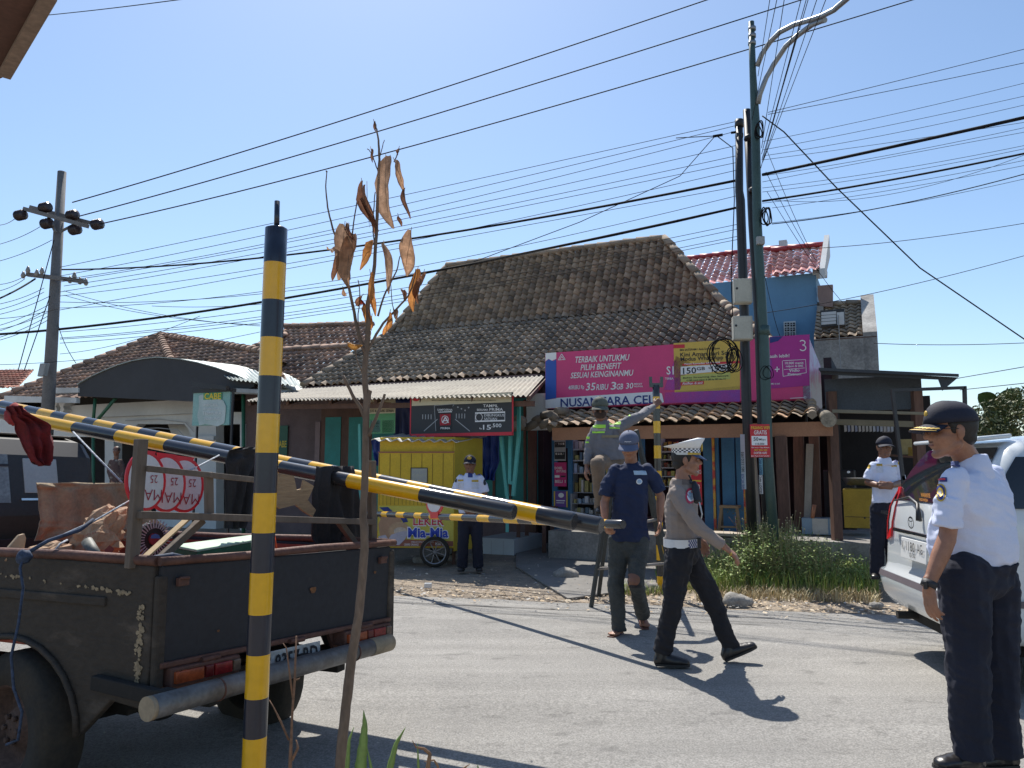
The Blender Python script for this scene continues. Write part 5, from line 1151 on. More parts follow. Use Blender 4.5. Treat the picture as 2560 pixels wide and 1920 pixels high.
single('red_cloth','dark red rag knotted round the boom above the truck cab','cloth',cloth(TP(1.5),[(1015,18,55),(1035,22,70),(1060,40,128),(1100,55,136),(1150,80,134),(1165,95,128)],3,.03,seed=15,ny=24,off=.0),mat('red_rag',(.13,.012,.015),.9,0,.35,7,.3,60))
m=lump(atD(38,1038,5.6),V((.06,0,0)),V((0,.07,0)),UP*.07,9,.6,16,10,16); single('rag_knot','bright red knot of rag tied on the boom at the left edge','cloth',m,mat('red_knot',(.35,.03,.03),.85,0,.3,9))
# ropes
mRope=mat('blue_rope',(.035,.055,.10),.8,0,.4,60); mRopeW=mat('pale_rope',(.35,.38,.42),.8,0,.4,60)
def rope(pts,r,label,mt): m=M(); m.tube([atD(*p) for p in pts],r,6); single('rope',label,'rope',m,mt)
rope([(548,1138,4.6),(420,1205,4.2),(322,1253,3.85),(240,1300,3.6),(140,1345,3.5),(62,1382,3.42)],.0045,'blue grey rope running from the black jacket down to the truck side rail',mRopeW)
rope([(235,1298,3.6),(200,1325,3.55),(120,1352,3.48),(64,1385,3.41)],.009,'thick blue rope lying alongside the paper sack',mRope)
rope([(183,1080,5.2),(240,1140,4.9),(305,1206,4.7)],.006,'taut pale rope from the boom to the canvas tarpaulin',mRopeW)
rope([(62,1385,3.40),(50,1420,3.38),(58,1470,3.36),(46,1560,3.33),(28,1640,3.30),(34,1720,3.30),(55,1780,3.3),(45,1850,3.3),(15,1862,3.3)],.006,'blue rope hanging in loops down the truck side',mRope)
rope([(125,1393,3.5),(150,1360,3.55),(168,1350,3.6)],.005,'short white cord on the paper sack',mRopeW)
m=lump(atD(58,1392,3.40),V((.028,0,0)),V((0,.02,0)),UP*.03,2,.5,12,8,30); single('rope_knot','blue rope knot tied on the truck side rail','rope',m,mRope)
# thing lying on the rail at the corner
m=M(); m.tube([atD(330,1402,3.3),atD(380,1396,3.32),atD(430,1388,3.45),atD(470,1392,3.5)],[.006,.012,.012,.004],8); single('strap','blue black strap lying on the truck bed rail at the rear corner','strap',m,mRope)
# ================= STRIPED BARRIER BOOMS =================
mYe=mat('barrier_yellow',(.76,.41,.006),.26,0,.10,11,.05,30,col2=(.42,.22,.02),thr=.73,coat=.3); mBk=mat('barrier_black',(.035,.034,.036),.22,0,.2,12,.05,30,col2=(.13,.12,.10),thr=.70,coat=.3); mBk2=mat('barrier_navy',(.012,.018,.035),.3,0,.2,7,coat=.2)
def on_axis(P,Q,px):
    # point of segment PQ (extended) seen in photo column px
    d=Q-P; k=(px-1280)/FPX
    # x = k * (depth along optical axis)
    ax=lambda p:(p-CC).dot(CF)
    t=(k*ax(P)-(P-CC).x)/(d.x-k*d.dot(CF)); return t
def boom(name,label,P,Q,r,bounds,first,extra,n=24,group='striped barrier booms on the truck'):
    """bounds: photo columns of stripe edges starting at the end P"""
    ts=[0]+[on_axis(P,Q,b) for b in bounds]; i=len(bounds); L=ts[-1]-ts[-2]
    while ts[-1]<extra: ts.append(ts[-1]+L)
    pts=[P+(Q-P)*t for t in ts]; m=M(); mi=[(first+k)%2 for k in range(len(pts)-1)]
    d=(P-Q).normalized(); pts=[P+d*.012]+pts; mi=[mi[0]]+mi
    rr=[r*.86]+[r]*(len(pts)-1)
    m.tube(pts,rr,n,True,mi); return single(name,label,'barrier boom',m,[mYe,mBk],P,group)
AP,AQ=atD(1281,1280,4.08),atD(190,1070,5.45)
boom('barrier_pole','nearest thick yellow and black boom, the shortest at its right hand end',AP,AQ,.0425,[1055,875,706,590,420,297,190,74],1,1.6)
BP,BQ=atD(1432,1303,4.30),atD(190,1052,6.55)
boom('barrier_pole','middle yellow and black boom ending just short of the longest one',BP,BQ,.050,[1349,1275,1210,1140,1078,1023,953,886,831,780,729,685,640,590,537,485,442,400,356,321,292,246,218,172,139,104],1,1.35)
CP,CQ=atD(1499,1314,4.38),atD(190,1056,6.9)
boom('barrier_pole','farthest yellow and black boom, reaching farthest right beside the man in the cap',CP,CQ,.050,[1350,1280,1210,1140,1078,1023,953,886,831,780,729,685,640,590,537,485,442,400,356,321,292,246,218,172,139,104],1,1.35)
# thin lowered barrier arm with a small round sign
P,Q=atD(1556,1311,6.35),atD(855,1281,11.6)
bm_=boom('barrier_pole','thin yellow and black barrier arm held level in front of the yellow cart',P,Q,.0375,[1519,1475,1430,1398,1370,1335,1300,1265,1228,1198,1160,1130,1102,1078,1058,1040,1014,995,972,958,935,925,905],1,1.0,16,None)
t=on_axis(P,Q,1086); c=P+(Q-P)*t; RS=PL(c+V((0,-.05,0)),(P-Q).normalized())
s=Thing('round_sign','small white round sign with red rim fixed on the thin barrier arm','road sign',c); m=M(); RS.disc(m,1086,1260,21,28,.0,.01,28); s.part('plate',m,mSR); m=M(); RS.disc(m,1086,1258,17,23,.004,0,28); s.part('face',m,mSW); m=M(); RS.poly(m,[(1076,1280),(1098,1280),(1096,1296),(1078,1296)],.012,.02); s.part('bracket',m,mSR)
# foreground striped post
def strip_post(th,P,Q,r,ys,first,n=24,mats=None):
    pts=[]; 
    for y in ys:
        d=Q-P; k=(960-y)/FPX; up=lambda p:(p-CC).dot(CU)/(p-CC).dot(CF)
        t=(k*(P-CC).dot(CF)-(P-CC).dot(CU))/(d.dot(CU)-k*d.dot(CF)); pts.append(P+d*t)
    m=M(); m.tube(pts,r,n,True,[(first+i)%2 for i in range(len(pts)-1)]); return th.part('post',m,mats or [mYe,mBk2])
fp=Thing('barrier_post','thick yellow and navy striped steel post in the foreground before the truck tailgate','barrier post',atR(630,3.2,0))
P,Q=atD(691,570,3.2),atD(634,1920,3.2); Q=P+(Q-P)*1.12
strip_post(fp,P,Q,[.0425]*14,[572,661,753,846,943,1035,1130,1233,1332,1430,1535,1635,1740,1841],1)if False else None
ys=[572,659,752,845,941,1035,1132,1232,1331,1430,1534,1634,1742,1840,1945,2040,2065]
strip_post(fp,P,Q,[.0465]*len(ys),ys,1)
m=M(); m.tube([atD(691.5,575,3.2),atD(693,503,3.2)],.0115,14); fp.part('pin',m,mBk2)
m=M(); m.tube([atD(691,574,3.2),atD(691,569,3.2)],[.043,.036],24); fp.part('cap',m,mBk2)
# far striped post with bracket
fq=Thing('barrier_post','slim yellow and black striped post with U shaped rest behind the man in the cap','barrier post',atR(1652,9.4,0))
P,Q=atD(1640,963,9.4),atD(1652,1475,9.4); ys=[963,992,1022,1053,1083,1114,1146,1177,1207,1240,1273,1305,1332,1362,1400,1440,1478]
strip_post(fq,P,Q,[.044]*len(ys),ys,1,16,[mYe,mBk])
m=M(); m.bar(atD(1624,963,9.4),atD(1657,963,9.4),.05); m.bar(atD(1627,965,9.4),atD(1626,942,9.4),.035); m.bar(atD(1653,965,9.4),atD(1654,942,9.4),.035); fq.part('fork_rest',m,mBk)
# ================= PEOPLE =================
from mathutils.bvhtree import BVHTree
def remesh(m,vox,smooth=3,wr=0,wf=14,seed=0,post=None):
    o=link(bpy.data.objects.new('tmp',m.mesh('tmp',[]))); r=o.modifiers.new('r','REMESH'); r.mode='VOXEL'; r.voxel_size=vox; r.use_smooth_shade=True
    if smooth: s=o.modifiers.new('s','SMOOTH'); s.factor=.5; s.iterations=smooth
    dg=bpy.context.evaluated_depsgraph_get(); me=bpy.data.meshes.new_from_object(o.evaluated_get(dg)); bpy.data.objects.remove(o)
    if wr:
        ns=[v.normal.copy() for v in me.vertices]
        for v,n in zip(me.vertices,ns):
            p=v.co; q=V((p.x*wf,p.y*wf,p.z*wf*.55)); d=NZ.noise(q+V((seed,seed*2,0)))+.5*NZ.noise(V((p.x*wf*1.4+p.z*wf*2.0,p.y*wf*2,p.z*wf*2.4))+V((seed,0,0)))
            ridge=1-abs(NZ.noise(V((p.x*wf*.8,p.y*wf*.8,p.z*wf*.9+p.x*wf*.5))+V((0,seed,0))))*2
            v.co=p+n*wr*(d+ridge*.5-.3)
    me.polygons.foreach_set('use_smooth',[True]*len(me.polygons)); me.materials.clear(); me.update(); return me
def addm(th,name,me,mt,parent=None,label=None):
    me.materials.append(mt)
    bv=BVHTree.FromPolygons([v.co.copy() for v in me.vertices],[tuple(p.vertices) for p in me.polygons])
    for v in me.vertices: v.co-=th.b
    o=link(bpy.data.objects.new(name,me)); o.parent=parent or th.o
    if label:o['label']=label
    return o,bv
def decal(bv,x0,y0,x1,y1,shape='r',n=6,off=.004,sk=0):
    m=M(); g=[]
    for j in range(n+1):
        row=[]
        for i in range(n+1):
            a,b=i/n*2-1,j/n*2-1
            if shape=='e': 
                k=max(abs(a),abs(b)); L=math.hypot(a,b); 
                if L>0: a,b=a*k/L,b*k/L
            d=ray((x0+x1)/2+a*(x1-x0)/2+sk*b,(y0+y1)/2+b*(y1-y0)/2).normalized(); h=bv.ray_cast(CC,d)
            row.append(h[0]+h[1]*off*(1 if h[1].dot(d)<0 else -1) if h[0] else None)
        g.append(row)
    for j in range(n):
        for i in range(n):
            q=[g[j][i],g[j][i+1],g[j+1][i+1],g[j+1][i]]
            if all(p is not None for p in q) and (q[0]-q[2]).length<.2: m.poly(q)
    return m
def hand(m,w,d,pn,ts,k=1.0,curl=.5,spread=.12,thumb=.7):
    """w wrist, d finger direction, pn palm-side normal, ts thumb-side direction"""
    d=V(d).normalized(); pn=V(pn); pn=(pn-d*pn.dot(d)).normalized(); ts=V(ts); ts=(ts-d*ts.dot(d)-pn*ts.dot(pn)).normalized(); k=k
    kn=[]
    for i,(o,pl) in enumerate(((.029,.088),(.010,.092),(-.009,.088),(-.027,.080))):
        b=w+ts*o*.55*k; e=w+d*pl*k+ts*o*k; m.caps(b,.013*k,e,.0115*k,8); kn.append(e)
    m.caps(w-d*.02*k,.024*k,w+d*.03*k,.02*k,10)
    for i,(e,L) in enumerate(zip(kn,(.068,.077,.072,.056))):
        L*=k; dd=(d+ts*spread*(1.2-i*.8)).normalized(); p=e; c=curl*(1+.12*i); a=0
        for s_,ln,r0,r1 in ((.45,.45,.0100,.0090),(.35,.31,.0090,.0082),(.3,.24,.0082,.0070)):
            a+=c*(.8 if s_==.45 else 1.0); v=dd*math.cos(a)+pn*math.sin(a); q=p+v*L*ln; m.caps(p,r0*k,q,r1*k,7); p=q
    b=w+d*.022*k+ts*.020*k; v=(ts*thumb+d*.75+pn*.25).normalized(); q=b+v*.042*k; m.caps(b,.0155*k,q,.0125*k,8); v2=(d*.9+ts*thumb*.35+pn*.35).normalized(); r=q+v2*.032*k; m.caps(q,.0125*k,r,.0105*k,8); m.caps(r,.0105*k,r+v2*.022*k,.008*k,8)
def head(m,c,f,k=1.0,up=UP):
    f=V(f).normalized(); l=V(up).cross(f).normalized(); u=f.cross(l)
    P=lambda a,b,z:c+(f*a+l*b+u*z)*k
    m.ell(P(-.012,0,.028),f*.094*k,l*.077*k,u*.088*k,18,12)
    m.ell(P(.018,0,-.025),f*.074*k,l*.064*k,u*.085*k,16,10)
    for s in (-1,1):
        m.caps(P(0,s*.05,-.06),.022*k,P(.068,s*.014,-.098),.018*k); m.ell(P(.058,s*.036,-.025),f*.03*k,l*.026*k,u*.028*k,10,6)
        m.ell(P(-.008,s*.079,-.006),f*.019*k,l*.009*k,u*.032*k,10,6); m.ell(P(-.004,s*.077,-.03),f*.011*k,l*.009*k,u*.014*k,8,5)
        m.caps(P(.078,s*.012,.026),.0115*k,P(.066,s*.043,.026),.010*k,8)
        m.ell(P(.088,s*.009,-.026),f*.012*k,l*.009*k,u*.008*k,8,5)
    m.caps(P(.086,0,.018),.008*k,P(.106,0,-.020),.0125*k,9); 
    m.caps(P(.084,-.016,-.052),.0085*k,P(.084,.016,-.052),.0085*k,8); m.caps(P(.080,-.014,-.064),.0095*k,P(.080,.014,-.064),.0095*k,8)
    m.caps(P(.070,-.01,-.098),.019*k,P(.070,.01,-.098),.019*k,8)
    return P,f,l,u
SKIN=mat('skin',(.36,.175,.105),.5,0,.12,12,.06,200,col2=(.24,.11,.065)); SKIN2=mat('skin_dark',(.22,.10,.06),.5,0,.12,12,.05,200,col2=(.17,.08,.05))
mHair=mat('hair',(.012,.010,.010),.6,0,.2,40); mEye=mat('eye_dark',(.02,.012,.01),.15); mEyeW=mat('eye_white',(.5,.46,.42),.3,0,.05); mLip=mat('lips',(.22,.08,.06),.5,0,.1,20)
mShW=mat('shirt_white',(.64,.68,.84),.8,0,.05,3,.05,150); mNavy=mat('trousers_navy',(.012,.014,.028),.9,0,.2,4,.1,150); mBlkS=mat('shoe_black',(.018,.016,.016),.35,0,.2,8)
mShN=mat('shirt_navy',(.012,.022,.065),.85,0,.15,4,.1,120); mKha=mat('shirt_brown_grey',(.27,.22,.19),.85,0,.08,4,.06,150); mBlkT=mat('trousers_black',(.010,.010,.015),.85,0,.2,4,.1,120)
mDen=mat('dirty_denim',(.055,.062,.062),.9,0,.3,7,.2,90); mGrS=mat('work_shirt_grey',(.17,.165,.18),.85,0,.12,5,.1,100); mGold=mat('gold_thread',(.55,.36,.05),.5,.2,.2,30); mNavC=mat('cap_navy',(.012,.014,.03),.8,0,.2,10,.1,150)
def person(label,J,hf,tf,vox=.009,skin=SKIN,shirt=mShW,trous=mNavy,shoe=mBlkS,sleeve='short',k=1.0,belly=0,wr=.006,hands=None,cap='ball',capm=None,tr=(.095,.075,.07),torso_w=1.0,collar=True,hk=1.0,group=None,up=UP,barefoot=False,hair=True,trwr=.008,detail=True,shirt_low=0.03,tuck=True):
    tf=V(tf).normalized(); lt=UP.cross(tf).normalized()   # person's left
    gb=J['anL'].copy(); gb.z=min(J['anL'].z,J['anR'].z)-.08; gb.x=(J['anL'].x+J['anR'].x)/2; gb.y=(J['anL'].y+J['anR'].y)/2
    th=Thing('person',label,'person',gb,group)
    m=M(); P,f,l,u=head(m,J['head'],hf,k*hk,up)
    sc=(J['shL']+J['shR'])/2; hc=(J['hipL']+J['hipR'])/2; nk=J.get('neck',sc+UP*.05)
    m.caps(nk-UP*.02*k,.058*k,J['head']-f*.02*k-u*.05*k,.054*k); 
    sl=(J['shL']-J['shR'])*.5; sw=sl.length; lat=sl.normalized(); ax=(sc-hc)
    def ring(t,wd,dp,fw=0): return (hc+ax*t+tf*fw,lat*wd,tf*dp)
    m.et([ring(-.1,.06,.05),ring(0,.13*k,.09*k),ring(.4,.12*k,.085*k),ring(.8,.13*k,.08*k),ring(.95,.09*k,.06*k),ring(1.04,.04,.04)])
    H=hands or {}
    for s in 'LR':
        a,b,c=J['sh'+s],J['el'+s],J['wr'+s]; m.caps(a.lerp(sc,.16)-UP*.03,.042*k,b,.037*k); m.caps(b,.039*k,b.lerp(c,.35),.039*k); m.caps(b.lerp(c,.35),.039*k,c,.025*k)
        h=H.get(s)
        if h: hand(m,c,h[0],h[1],h[2],k*1.02,h[3] if len(h)>3 else .45,thumb=h[4] if len(h)>4 else .7)
        else:
            sg=1 if s=='L' else -1; dd=(c-b).normalized(); hand(m,c,dd,(sc-c)*V((1,1,0)),tf,k,.4)
        a,b,c=J['hip'+s],J['kn'+s],J['an'+s]; m.caps(a,.07*k,b,.048*k); m.caps(b,.048*k,b.lerp(c,.4),.05*k); m.caps(b.lerp(c,.4),.05*k,c,.034*k)
        if barefoot:
            to=J['toe'+s]; hl=J['heel'+s]; d=(to-hl).normalized(); sd=d.cross(UP).normalized(); m.caps(c,.034*k,hl,.026*k); m.caps(hl,.027*k,hl.lerp(to,.75),.024*k)
            for q in range(5): o=(q-2)*.017; m.caps(hl.lerp(to,.5)+sd*o*.7,.016,to+sd*o-d*abs(q-1.5)*.008,.0095 if q else .012)
    bo,_=addm(th,'body',remesh(m,vox,2),skin)
    if detail:
        for s in (-1,1):
            e=M(); e.ell(P(.084,s*.030,.010),f*.006*k,l*.0125*k,u*.0065*k,10,6); eo=th.part('eye',e,mEyeW,bo); e=M(); e.ell(P(.0885,s*.030,.010),f*.004*k,l*.0055*k,u*.0058*k,8,5); th.part('iris',e,mEye,bo)
            e=M(); e.caps(P(.091,s*.014,.030),.004*k,P(.082,s*.046,.031),.003*k,6); th.part('eyebrow',e,mHair,bo)
        e=M(); e.caps(P(.0885,-.02,-.057),.0045*k,P(.0885,.02,-.057),.0045*k,8); th.part('mouth',e,mLip,bo)
    if hair:
        e=M(); e.ell(P(-.022,0,.030),f*.093*k*hk,l*.082*k*hk,u*.090*k*hk,18,10); 
        for s in (-1,1): e.caps(P(.02,s*.069,.03),.016*k,P(.012,s*.072,.002),.009*k)
        e.ell(P(-.055,0,-.03),f*.05*k,l*.062*k,u*.045*k,14,8)
        hm=remesh(e,.008,2,.002,60); addm(th,'hair',hm,mHair,bo)
    # shirt
    m=M(); tw=torso_w
    m.et([ring(-.02 if tuck else -.0,(.150 if tuck else .182)*k*tw,(.100 if tuck else .132)*k*tw),ring(.06,(.156 if tuck else .180)*k*tw,((.104 if tuck else .130)+belly*.4)*k*tw,belly*.3),ring(.15,(.168 if tuck else .176)*k*tw,((.122 if tuck else .128)+belly*.7)*k*tw,belly*.4),ring(.25,.165*k*tw,(.120+belly)*k*tw,belly*.5),ring(.5,.170*k*tw,(.118+belly*.8)*k*tw,belly*.4),ring(.75,sw*.90*tw,.122*k*tw),ring(.93,sw*.88,.100*k),ring(1.02,sw*.62,.075*k),ring(1.06,.068*k,.058*k)])
    for s in 'LR':
        a,b,c=J['sh'+s],J['el'+s],J['wr'+s]; a2=a.lerp(sc,.16)-UP*.018
        m.caps(a2,.062*k,a.lerp(b,.5),.059*k)
        if sleeve=='short': e=a.lerp(b,.82); m.tube([a.lerp(b,.35),a.lerp(b,.6),e],[.058*k,.063*k,.066*k],14)
        else: m.caps(a.lerp(b,.4),.060*k,b,.052*k); m.caps(b,.052*k,b.lerp(c,.5),.047*k); m.tube([b.lerp(c,.3),b.lerp(c,.93)],[.047*k,.037*k],14)
    if collar: m.tube([nk-UP*.085*k-tf*.010,nk-UP*.035*k-tf*.012,nk+UP*.008*k-tf*.008],[.100*k,.086*k,.068*k],16)
    so_,bv=addm(th,'shirt',remesh(m,vox,3,wr,13,random.random()*9),shirt)
    # trousers
    m=M(); m.et([ring(-.22,.10*k,.09*k),ring(-.10,.168*k*tw,.118*k*tw),ring(.0,.166*k*tw,.115*k*tw),ring(.08,(.170 if tuck else .14)*k*tw,((.122 if tuck else .095)+belly*.5)*k*tw,belly*.3),ring(.12,(.172 if tuck else .12)*k*tw,((.126 if tuck else .08)+belly*.6)*k*tw,belly*.3)])
    for s in 'LR':
        a,b,c=J['hip'+s],J['kn'+s],J['an'+s]; m.caps(a.lerp(hc,.1),(tr[0]+.008)*k,b,tr[1]*k); m.caps(b,tr[1]*k,b.lerp(c,.5),tr[2]*k); m.tube([b.lerp(c,.3),b.lerp(c,.75),c+(c-b).normalized()*.03],[tr[2]*k*1.0,tr[2]*k*.98,tr[2]*k],14)
    to_,bvt=addm(th,'trousers',remesh(m,vox,3,trwr,12,random.random()*9),trous)
    if not barefoot:
        for s in 'LR':
            c=J['an'+s]; to=J['toe'+s]; hl=J['heel'+s]; d=(to-hl).normalized(); sd=d.cross(UP).normalized(); uu=sd.cross(d).normalized(); uu=uu if uu.z>0 else -uu; L=(to-hl).length
            m=M(); m.caps(c+UP*.03,.050*k,hl+d*.04*k+uu*.045*k,.046*k); 
            m.et([(hl+uu*.03-d*.01,sd*.02,uu*.02),(hl+uu*.032,sd*.034*k,uu*.034*k),(hl+d*L*.3+uu*.040,sd*.04*k,uu*.046*k),(hl+d*L*.65+uu*.030,sd*.047*k,uu*.034*k),(hl+d*L*.92+uu*.022,sd*.040*k,uu*.024*k),(to+uu*.018,sd*.018*k,uu*.012*k)])
            so2,_=addm(th,'shoe',remesh(m,min(vox,.008),2,.0015,40),shoe)
            m=M(); n=[(0,.032),(.25,.036),(.55,.044),(.8,.046),(.97,.032),(1.01,.012)]; up_=[hl+d*L*t+sd*w_*k for t,w_ in n]; dn_=[hl+d*L*t-sd*w_*k for t,w_ in reversed(n)]
            m.prism([p-uu*.004 for p in up_+dn_],uu*.016); th.part('sole',m,mat('sole',(.03,.028,.026),.8),so2)
    if cap=='ball':
        m=M(); rs=[]
        for i in range(8):
            t=i/7; ph=t*1.52; r=math.cos(ph); z=math.sin(ph)
            rs.append([P(-.006+.104*r*math.cos(a)*hk,.089*r*math.sin(a)*hk,.036+.092*z*hk+.012*max(0,math.cos(a))*math.cos(ph)*math.sin(ph)*2) for a in [6.283*q/24 for q in range(24)]])
        m.rings(rs,True,True); m.sph(P(-.006,0,.129),.007*k)
        co=th.part('cap',m,capm or mNavC)
        m=M(); g=[]; nn=14
        for s_ in (0,1):
            rows=[]
            for r_ in range(6):
                row=[]
                for q in range(nn+1):
                    a=-1.15+2.3*q/nn; R0=.098; x=R0*math.cos(a)*1.03+.074*(r_/5)*math.cos(a*.75)**.8; y=.086*math.sin(a)+.004*(r_/5)*math.sin(a)*3
                    z=.040-.020*(r_/5)-.016*(math.sin(a)**2)-(r_/5)*.006-s_*.004
                    row.append(P(-.004+x,y,z))
                rows.append(m.add(row))
            g.append(rows)
        for rows in g:
            for a,b in zip(rows,rows[1:]):
                for q in range(nn): m.face((a+q,a+q+1,b+q+1,b+q),True)
        A,B_=g
        for q in range(nn): m.face((A[5]+q,A[5]+q+1,B_[5]+q+1,B_[5]+q))
        th.part('visor',m,capm or mNavC,co)
        th.capo=co
    th.P=P; th.f=f; th.l=l; th.u=u; th.body=bo; th.shirt=so_; th.bv=bv; th.tr=to_; th.bvt=bvt; th.lat=lat; th.sc=sc; th.hc=hc; th.tf=tf
    return th
def JT(D,**k):
    o={}
    for n,v in k.items(): o[n]=atD(v[0],v[1],D+(v[2] if len(v)>2 else 0))
    return o
# ---- 1 foreground officer ----
J=JT(3.62,head=(2377,1078,0),neck=(2420,1143,.04),shL=(2376,1192,-.14),shR=(2486,1178,.20),elL=(2368,1345,-.14),wrL=(2322,1462,-.16),elR=(2512,1340,.25),wrR=(2490,1450,.25),hipL=(2408,1436,-.07),hipR=(2480,1436,.11),knL=(2418,1660,-.06),knR=(2494,1660,.10),anL=(2430,1872,-.05),anR=(2505,1868,.12),toeL=(2340,1920,-.08),heelL=(2450,1925,-.02),toeR=(2440,1915,.14),heelR=(2540,1915,.14))
p1=person('heavyset officer in white shirt, glasses and gold trimmed navy cap in the right foreground',J,(-.985,.13,-.06),(-.80,.58,0),.0062,shirt=mShW,belly=.045,torso_w=1.10,wr=.009,tr=(.108,.092,.084),cap='ball',
  hands={'L':(V((.04,.0,-1)),V((1,.2,0)),V((-.75,.6,0)),.30,.5)},trwr=.012,shirt_low=-.06,hk=1.07)
P=p1.P
def patch(p,bv,name,mt,*a,**k): return p.part(name,decal(bv,*a,**k),mt,p.shirt)
patch(p1,p1.bv,'sleeve_patch',mGold,2340,1209,2366,1254,'e'); patch(p1,p1.bv,'sleeve_patch',iN,2343,1213,2363,1250,'e',off=.0055); patch(p1,p1.bv,'sleeve_patch',mGold,2346,1220,2360,1243,'e',off=.007); patch(p1,p1.bv,'sleeve_patch',iGr,2349,1226,2357,1238,'e',off=.0085)
patch(p1,p1.bv,'arc_patch',iN,2341,1194,2368,1205,'r'); patch(p1,p1.bv,'arc_patch_lettering',iR,2345,1197,2364,1202,'r',off=.0055)
m=decal(p1.bv,2345,1152,2400,1170,'r',off=.008,sk=0); p1.part('epaulette',m,ink('epau',(.05,.07,.2)),p1.shirt); m=decal(p1.bv,2345,1160,2358,1171,'r',off=.010); p1.part('epaulette_bar',m,iK,p1.shirt)
m=decal(p1.bv,2398,1142,2430,1156,'r',off=.006)
# belt line, watch, glasses, visor laurel, moustache shade
m=M(); w_=J['wrL']; d=(w_-J['elL']).normalized(); m.tube([w_-d*.018,w_+d*.012],[.0335,.0325],18); wt=p1.part('watch_strap',m,iK); m=M(); m.box(w_-d*.003+V((-.025,-.022,0)),(.03,.014,.035),V((.7,.7,0)),V((-.7,.7,0))); p1.part('watch_face',m,mBlack,wt,bevel=.003)
gl=M()
for s in (-1,1):
    c=P(.104,s*.032,.006); gl.tube([c+(p1.l*.023*math.cos(a)+p1.u*.016*math.sin(a)) for a in [6.283*q/16 for q in range(17)]],.0016,5)
    gl.tube([P(.104,s*.055,.012),P(.07,s*.078,.012),P(-.005,s*.084,.008)],.0016,5)
gl.tube([P(.106,-.010,.010),P(.106,.010,.010)],.0016,5); p1.part('glasses',gl,mBlack)
m=M()
for r_,w2 in ((.66,.008),(.95,.005)):
    pr=None
    for q in range(29):
        a=-1.1+2.2*q/28; ww=w2*(1 if q%2 else .45) if r_<.9 else w2*.5
        pp=[]
        for rr_ in (r_-ww/.074,r_+ww/.074):
            x=.098*math.cos(a)*1.03+.074*rr_*math.cos(a*.75)**.8; y=.086*math.sin(a)+.012*rr_*math.sin(a); z=.040-.020*rr_-.016*(math.sin(a)**2)-rr_*.006+.003; pp.append(P(-.004+x,y,z))
        if pr: m.poly([pr[0],pp[0],pp[1],pr[1]])
        pr=pp
p1.part('visor_laurel',m,mGold,p1.capo)
m=M(); m.tube([P(-.006+.106*math.cos(a),.091*math.sin(a),.044) for a in [-1.4+2.8*q/12 for q in range(13)]],.0028,5); m.ell(P(.094,0,.080),p1.f*.006,p1.l*.020,p1.u*.018,10,6); p1.part('cap_braid',m,mGold,p1.capo)
m=M(); m.caps(P(.089,-.016,-.043),.003,P(.089,.016,-.043),.003,6); p1.part('moustache',m,mat('stubble',(.07,.04,.03),.8),p1.body)
# ---- 2 traffic policeman ----
J=JT(5.78,head=(1716,1151,0),neck=(1706,1200,0),shR=(1690,1228,-.17),shL=(1712,1222,.18),elR=(1734,1308,-.25),wrR=(1812,1368,-.25),elL=(1730,1300,.22),wrL=(1742,1345,.22),hipR=(1700,1378,-.08),hipL=(1712,1376,.09),knR=(1684,1502,-.10),knL=(1778,1494,.10),anR=(1658,1618,-.04),anL=(1826,1612,.12),heelR=(1638,1662,-.05),toeR=(1724,1664,-.06),heelL=(1812,1652,.10),toeL=(1891,1616,.10))
p2=person('traffic policeman with white peaked cap, brown grey shirt and black trousers striding right',J,(.97,-.22,-.02),(.96,-.28,0),.0065,shirt=mKha,trous=mBlkT,sleeve='long',cap='police',wr=.010,tr=(.098,.076,.066),torso_w=.98,
  hands={'R':(V((.72,-.05,-.60)),V((-.5,.3,-.6)),V((.3,.7,.55)),.35,.45),'L':(V((.5,0,-.8)),V((-.5,-.5,0)),V((.5,-.2,.5)),.4)},trwr=.014,shirt_low=-.08)
P=p2.P; k=1
m=M(); hr=.093
def hatring(rx,ry,z,n=32,tilt=0,sh=0): return [P(-.004+sh+rx*math.cos(a),ry*math.sin(a),z+tilt*math.cos(a)) for a in [6.2832*q/n for q in range(n)]]
m.i=0; m.rings([hatring(.103,.088,.040),hatring(.105,.090,.088)],False)
hb=p2.part('cap',m,mWhite); 
hat=mat('cap_white',(.78,.78,.78),.6,0,.05,5)
m=M(); m.rings([hatring(.104,.089,.086),hatring(.118,.104,.104,tilt=.012,sh=-.004),hatring(.150,.135,.128,tilt=.030,sh=-.014),hatring(.152,.137,.134,tilt=.034,sh=-.014),hatring(.10,.09,.140,tilt=.030,sh=-.01),hatring(.02,.02,.138,tilt=.006)],True,True); p2.part('crown',m,hat,hb)
m=M()
for row in range(3):
    for q in range(40):
        a0=6.2832*q/40;a1=6.2832*(q+1)/40; z0=.058+row*.010; m.i=(q+row)%2
        m.poly([P(-.004+.1065*math.cos(a),.0915*math.sin(a),z) for a,z in ((a0,z0),(a1,z0),(a1,z0+.010),(a0,z0+.010))])
p2.part('checker_band',m,[iW,ink('darkblue',(.01,.012,.03))],hb)
m=M()
for q in range(-9,9):
    a0=q*.16;a1=(q+1)*.16; m.poly([P(-.004+.1075*math.cos(a),.0925*math.sin(a),z) for a,z in ((a0,.042),(a1,.042),(a1,.057),(a0,.057))])
p2.part('gold_band',m,mGold,hb)
m=M(); m.ell(P(.112,0,.100),p2.f*.008,p2.l*.02,p2.u*.034,12,8); p2.part('badge',m,mGold,hb)
m=M(); A_=[];Bq=[]
for q in range(15):
    a=-1.2+2.4*q/14; A_.append(P(.096*math.cos(a)+.004,.088*math.sin(a),.044)); Bq.append(P(.098*math.cos(a)+.055*math.cos(a)**.6 if math.cos(a)>0 else 0,.090*math.sin(a),.044-.040*max(0,math.cos(a))))
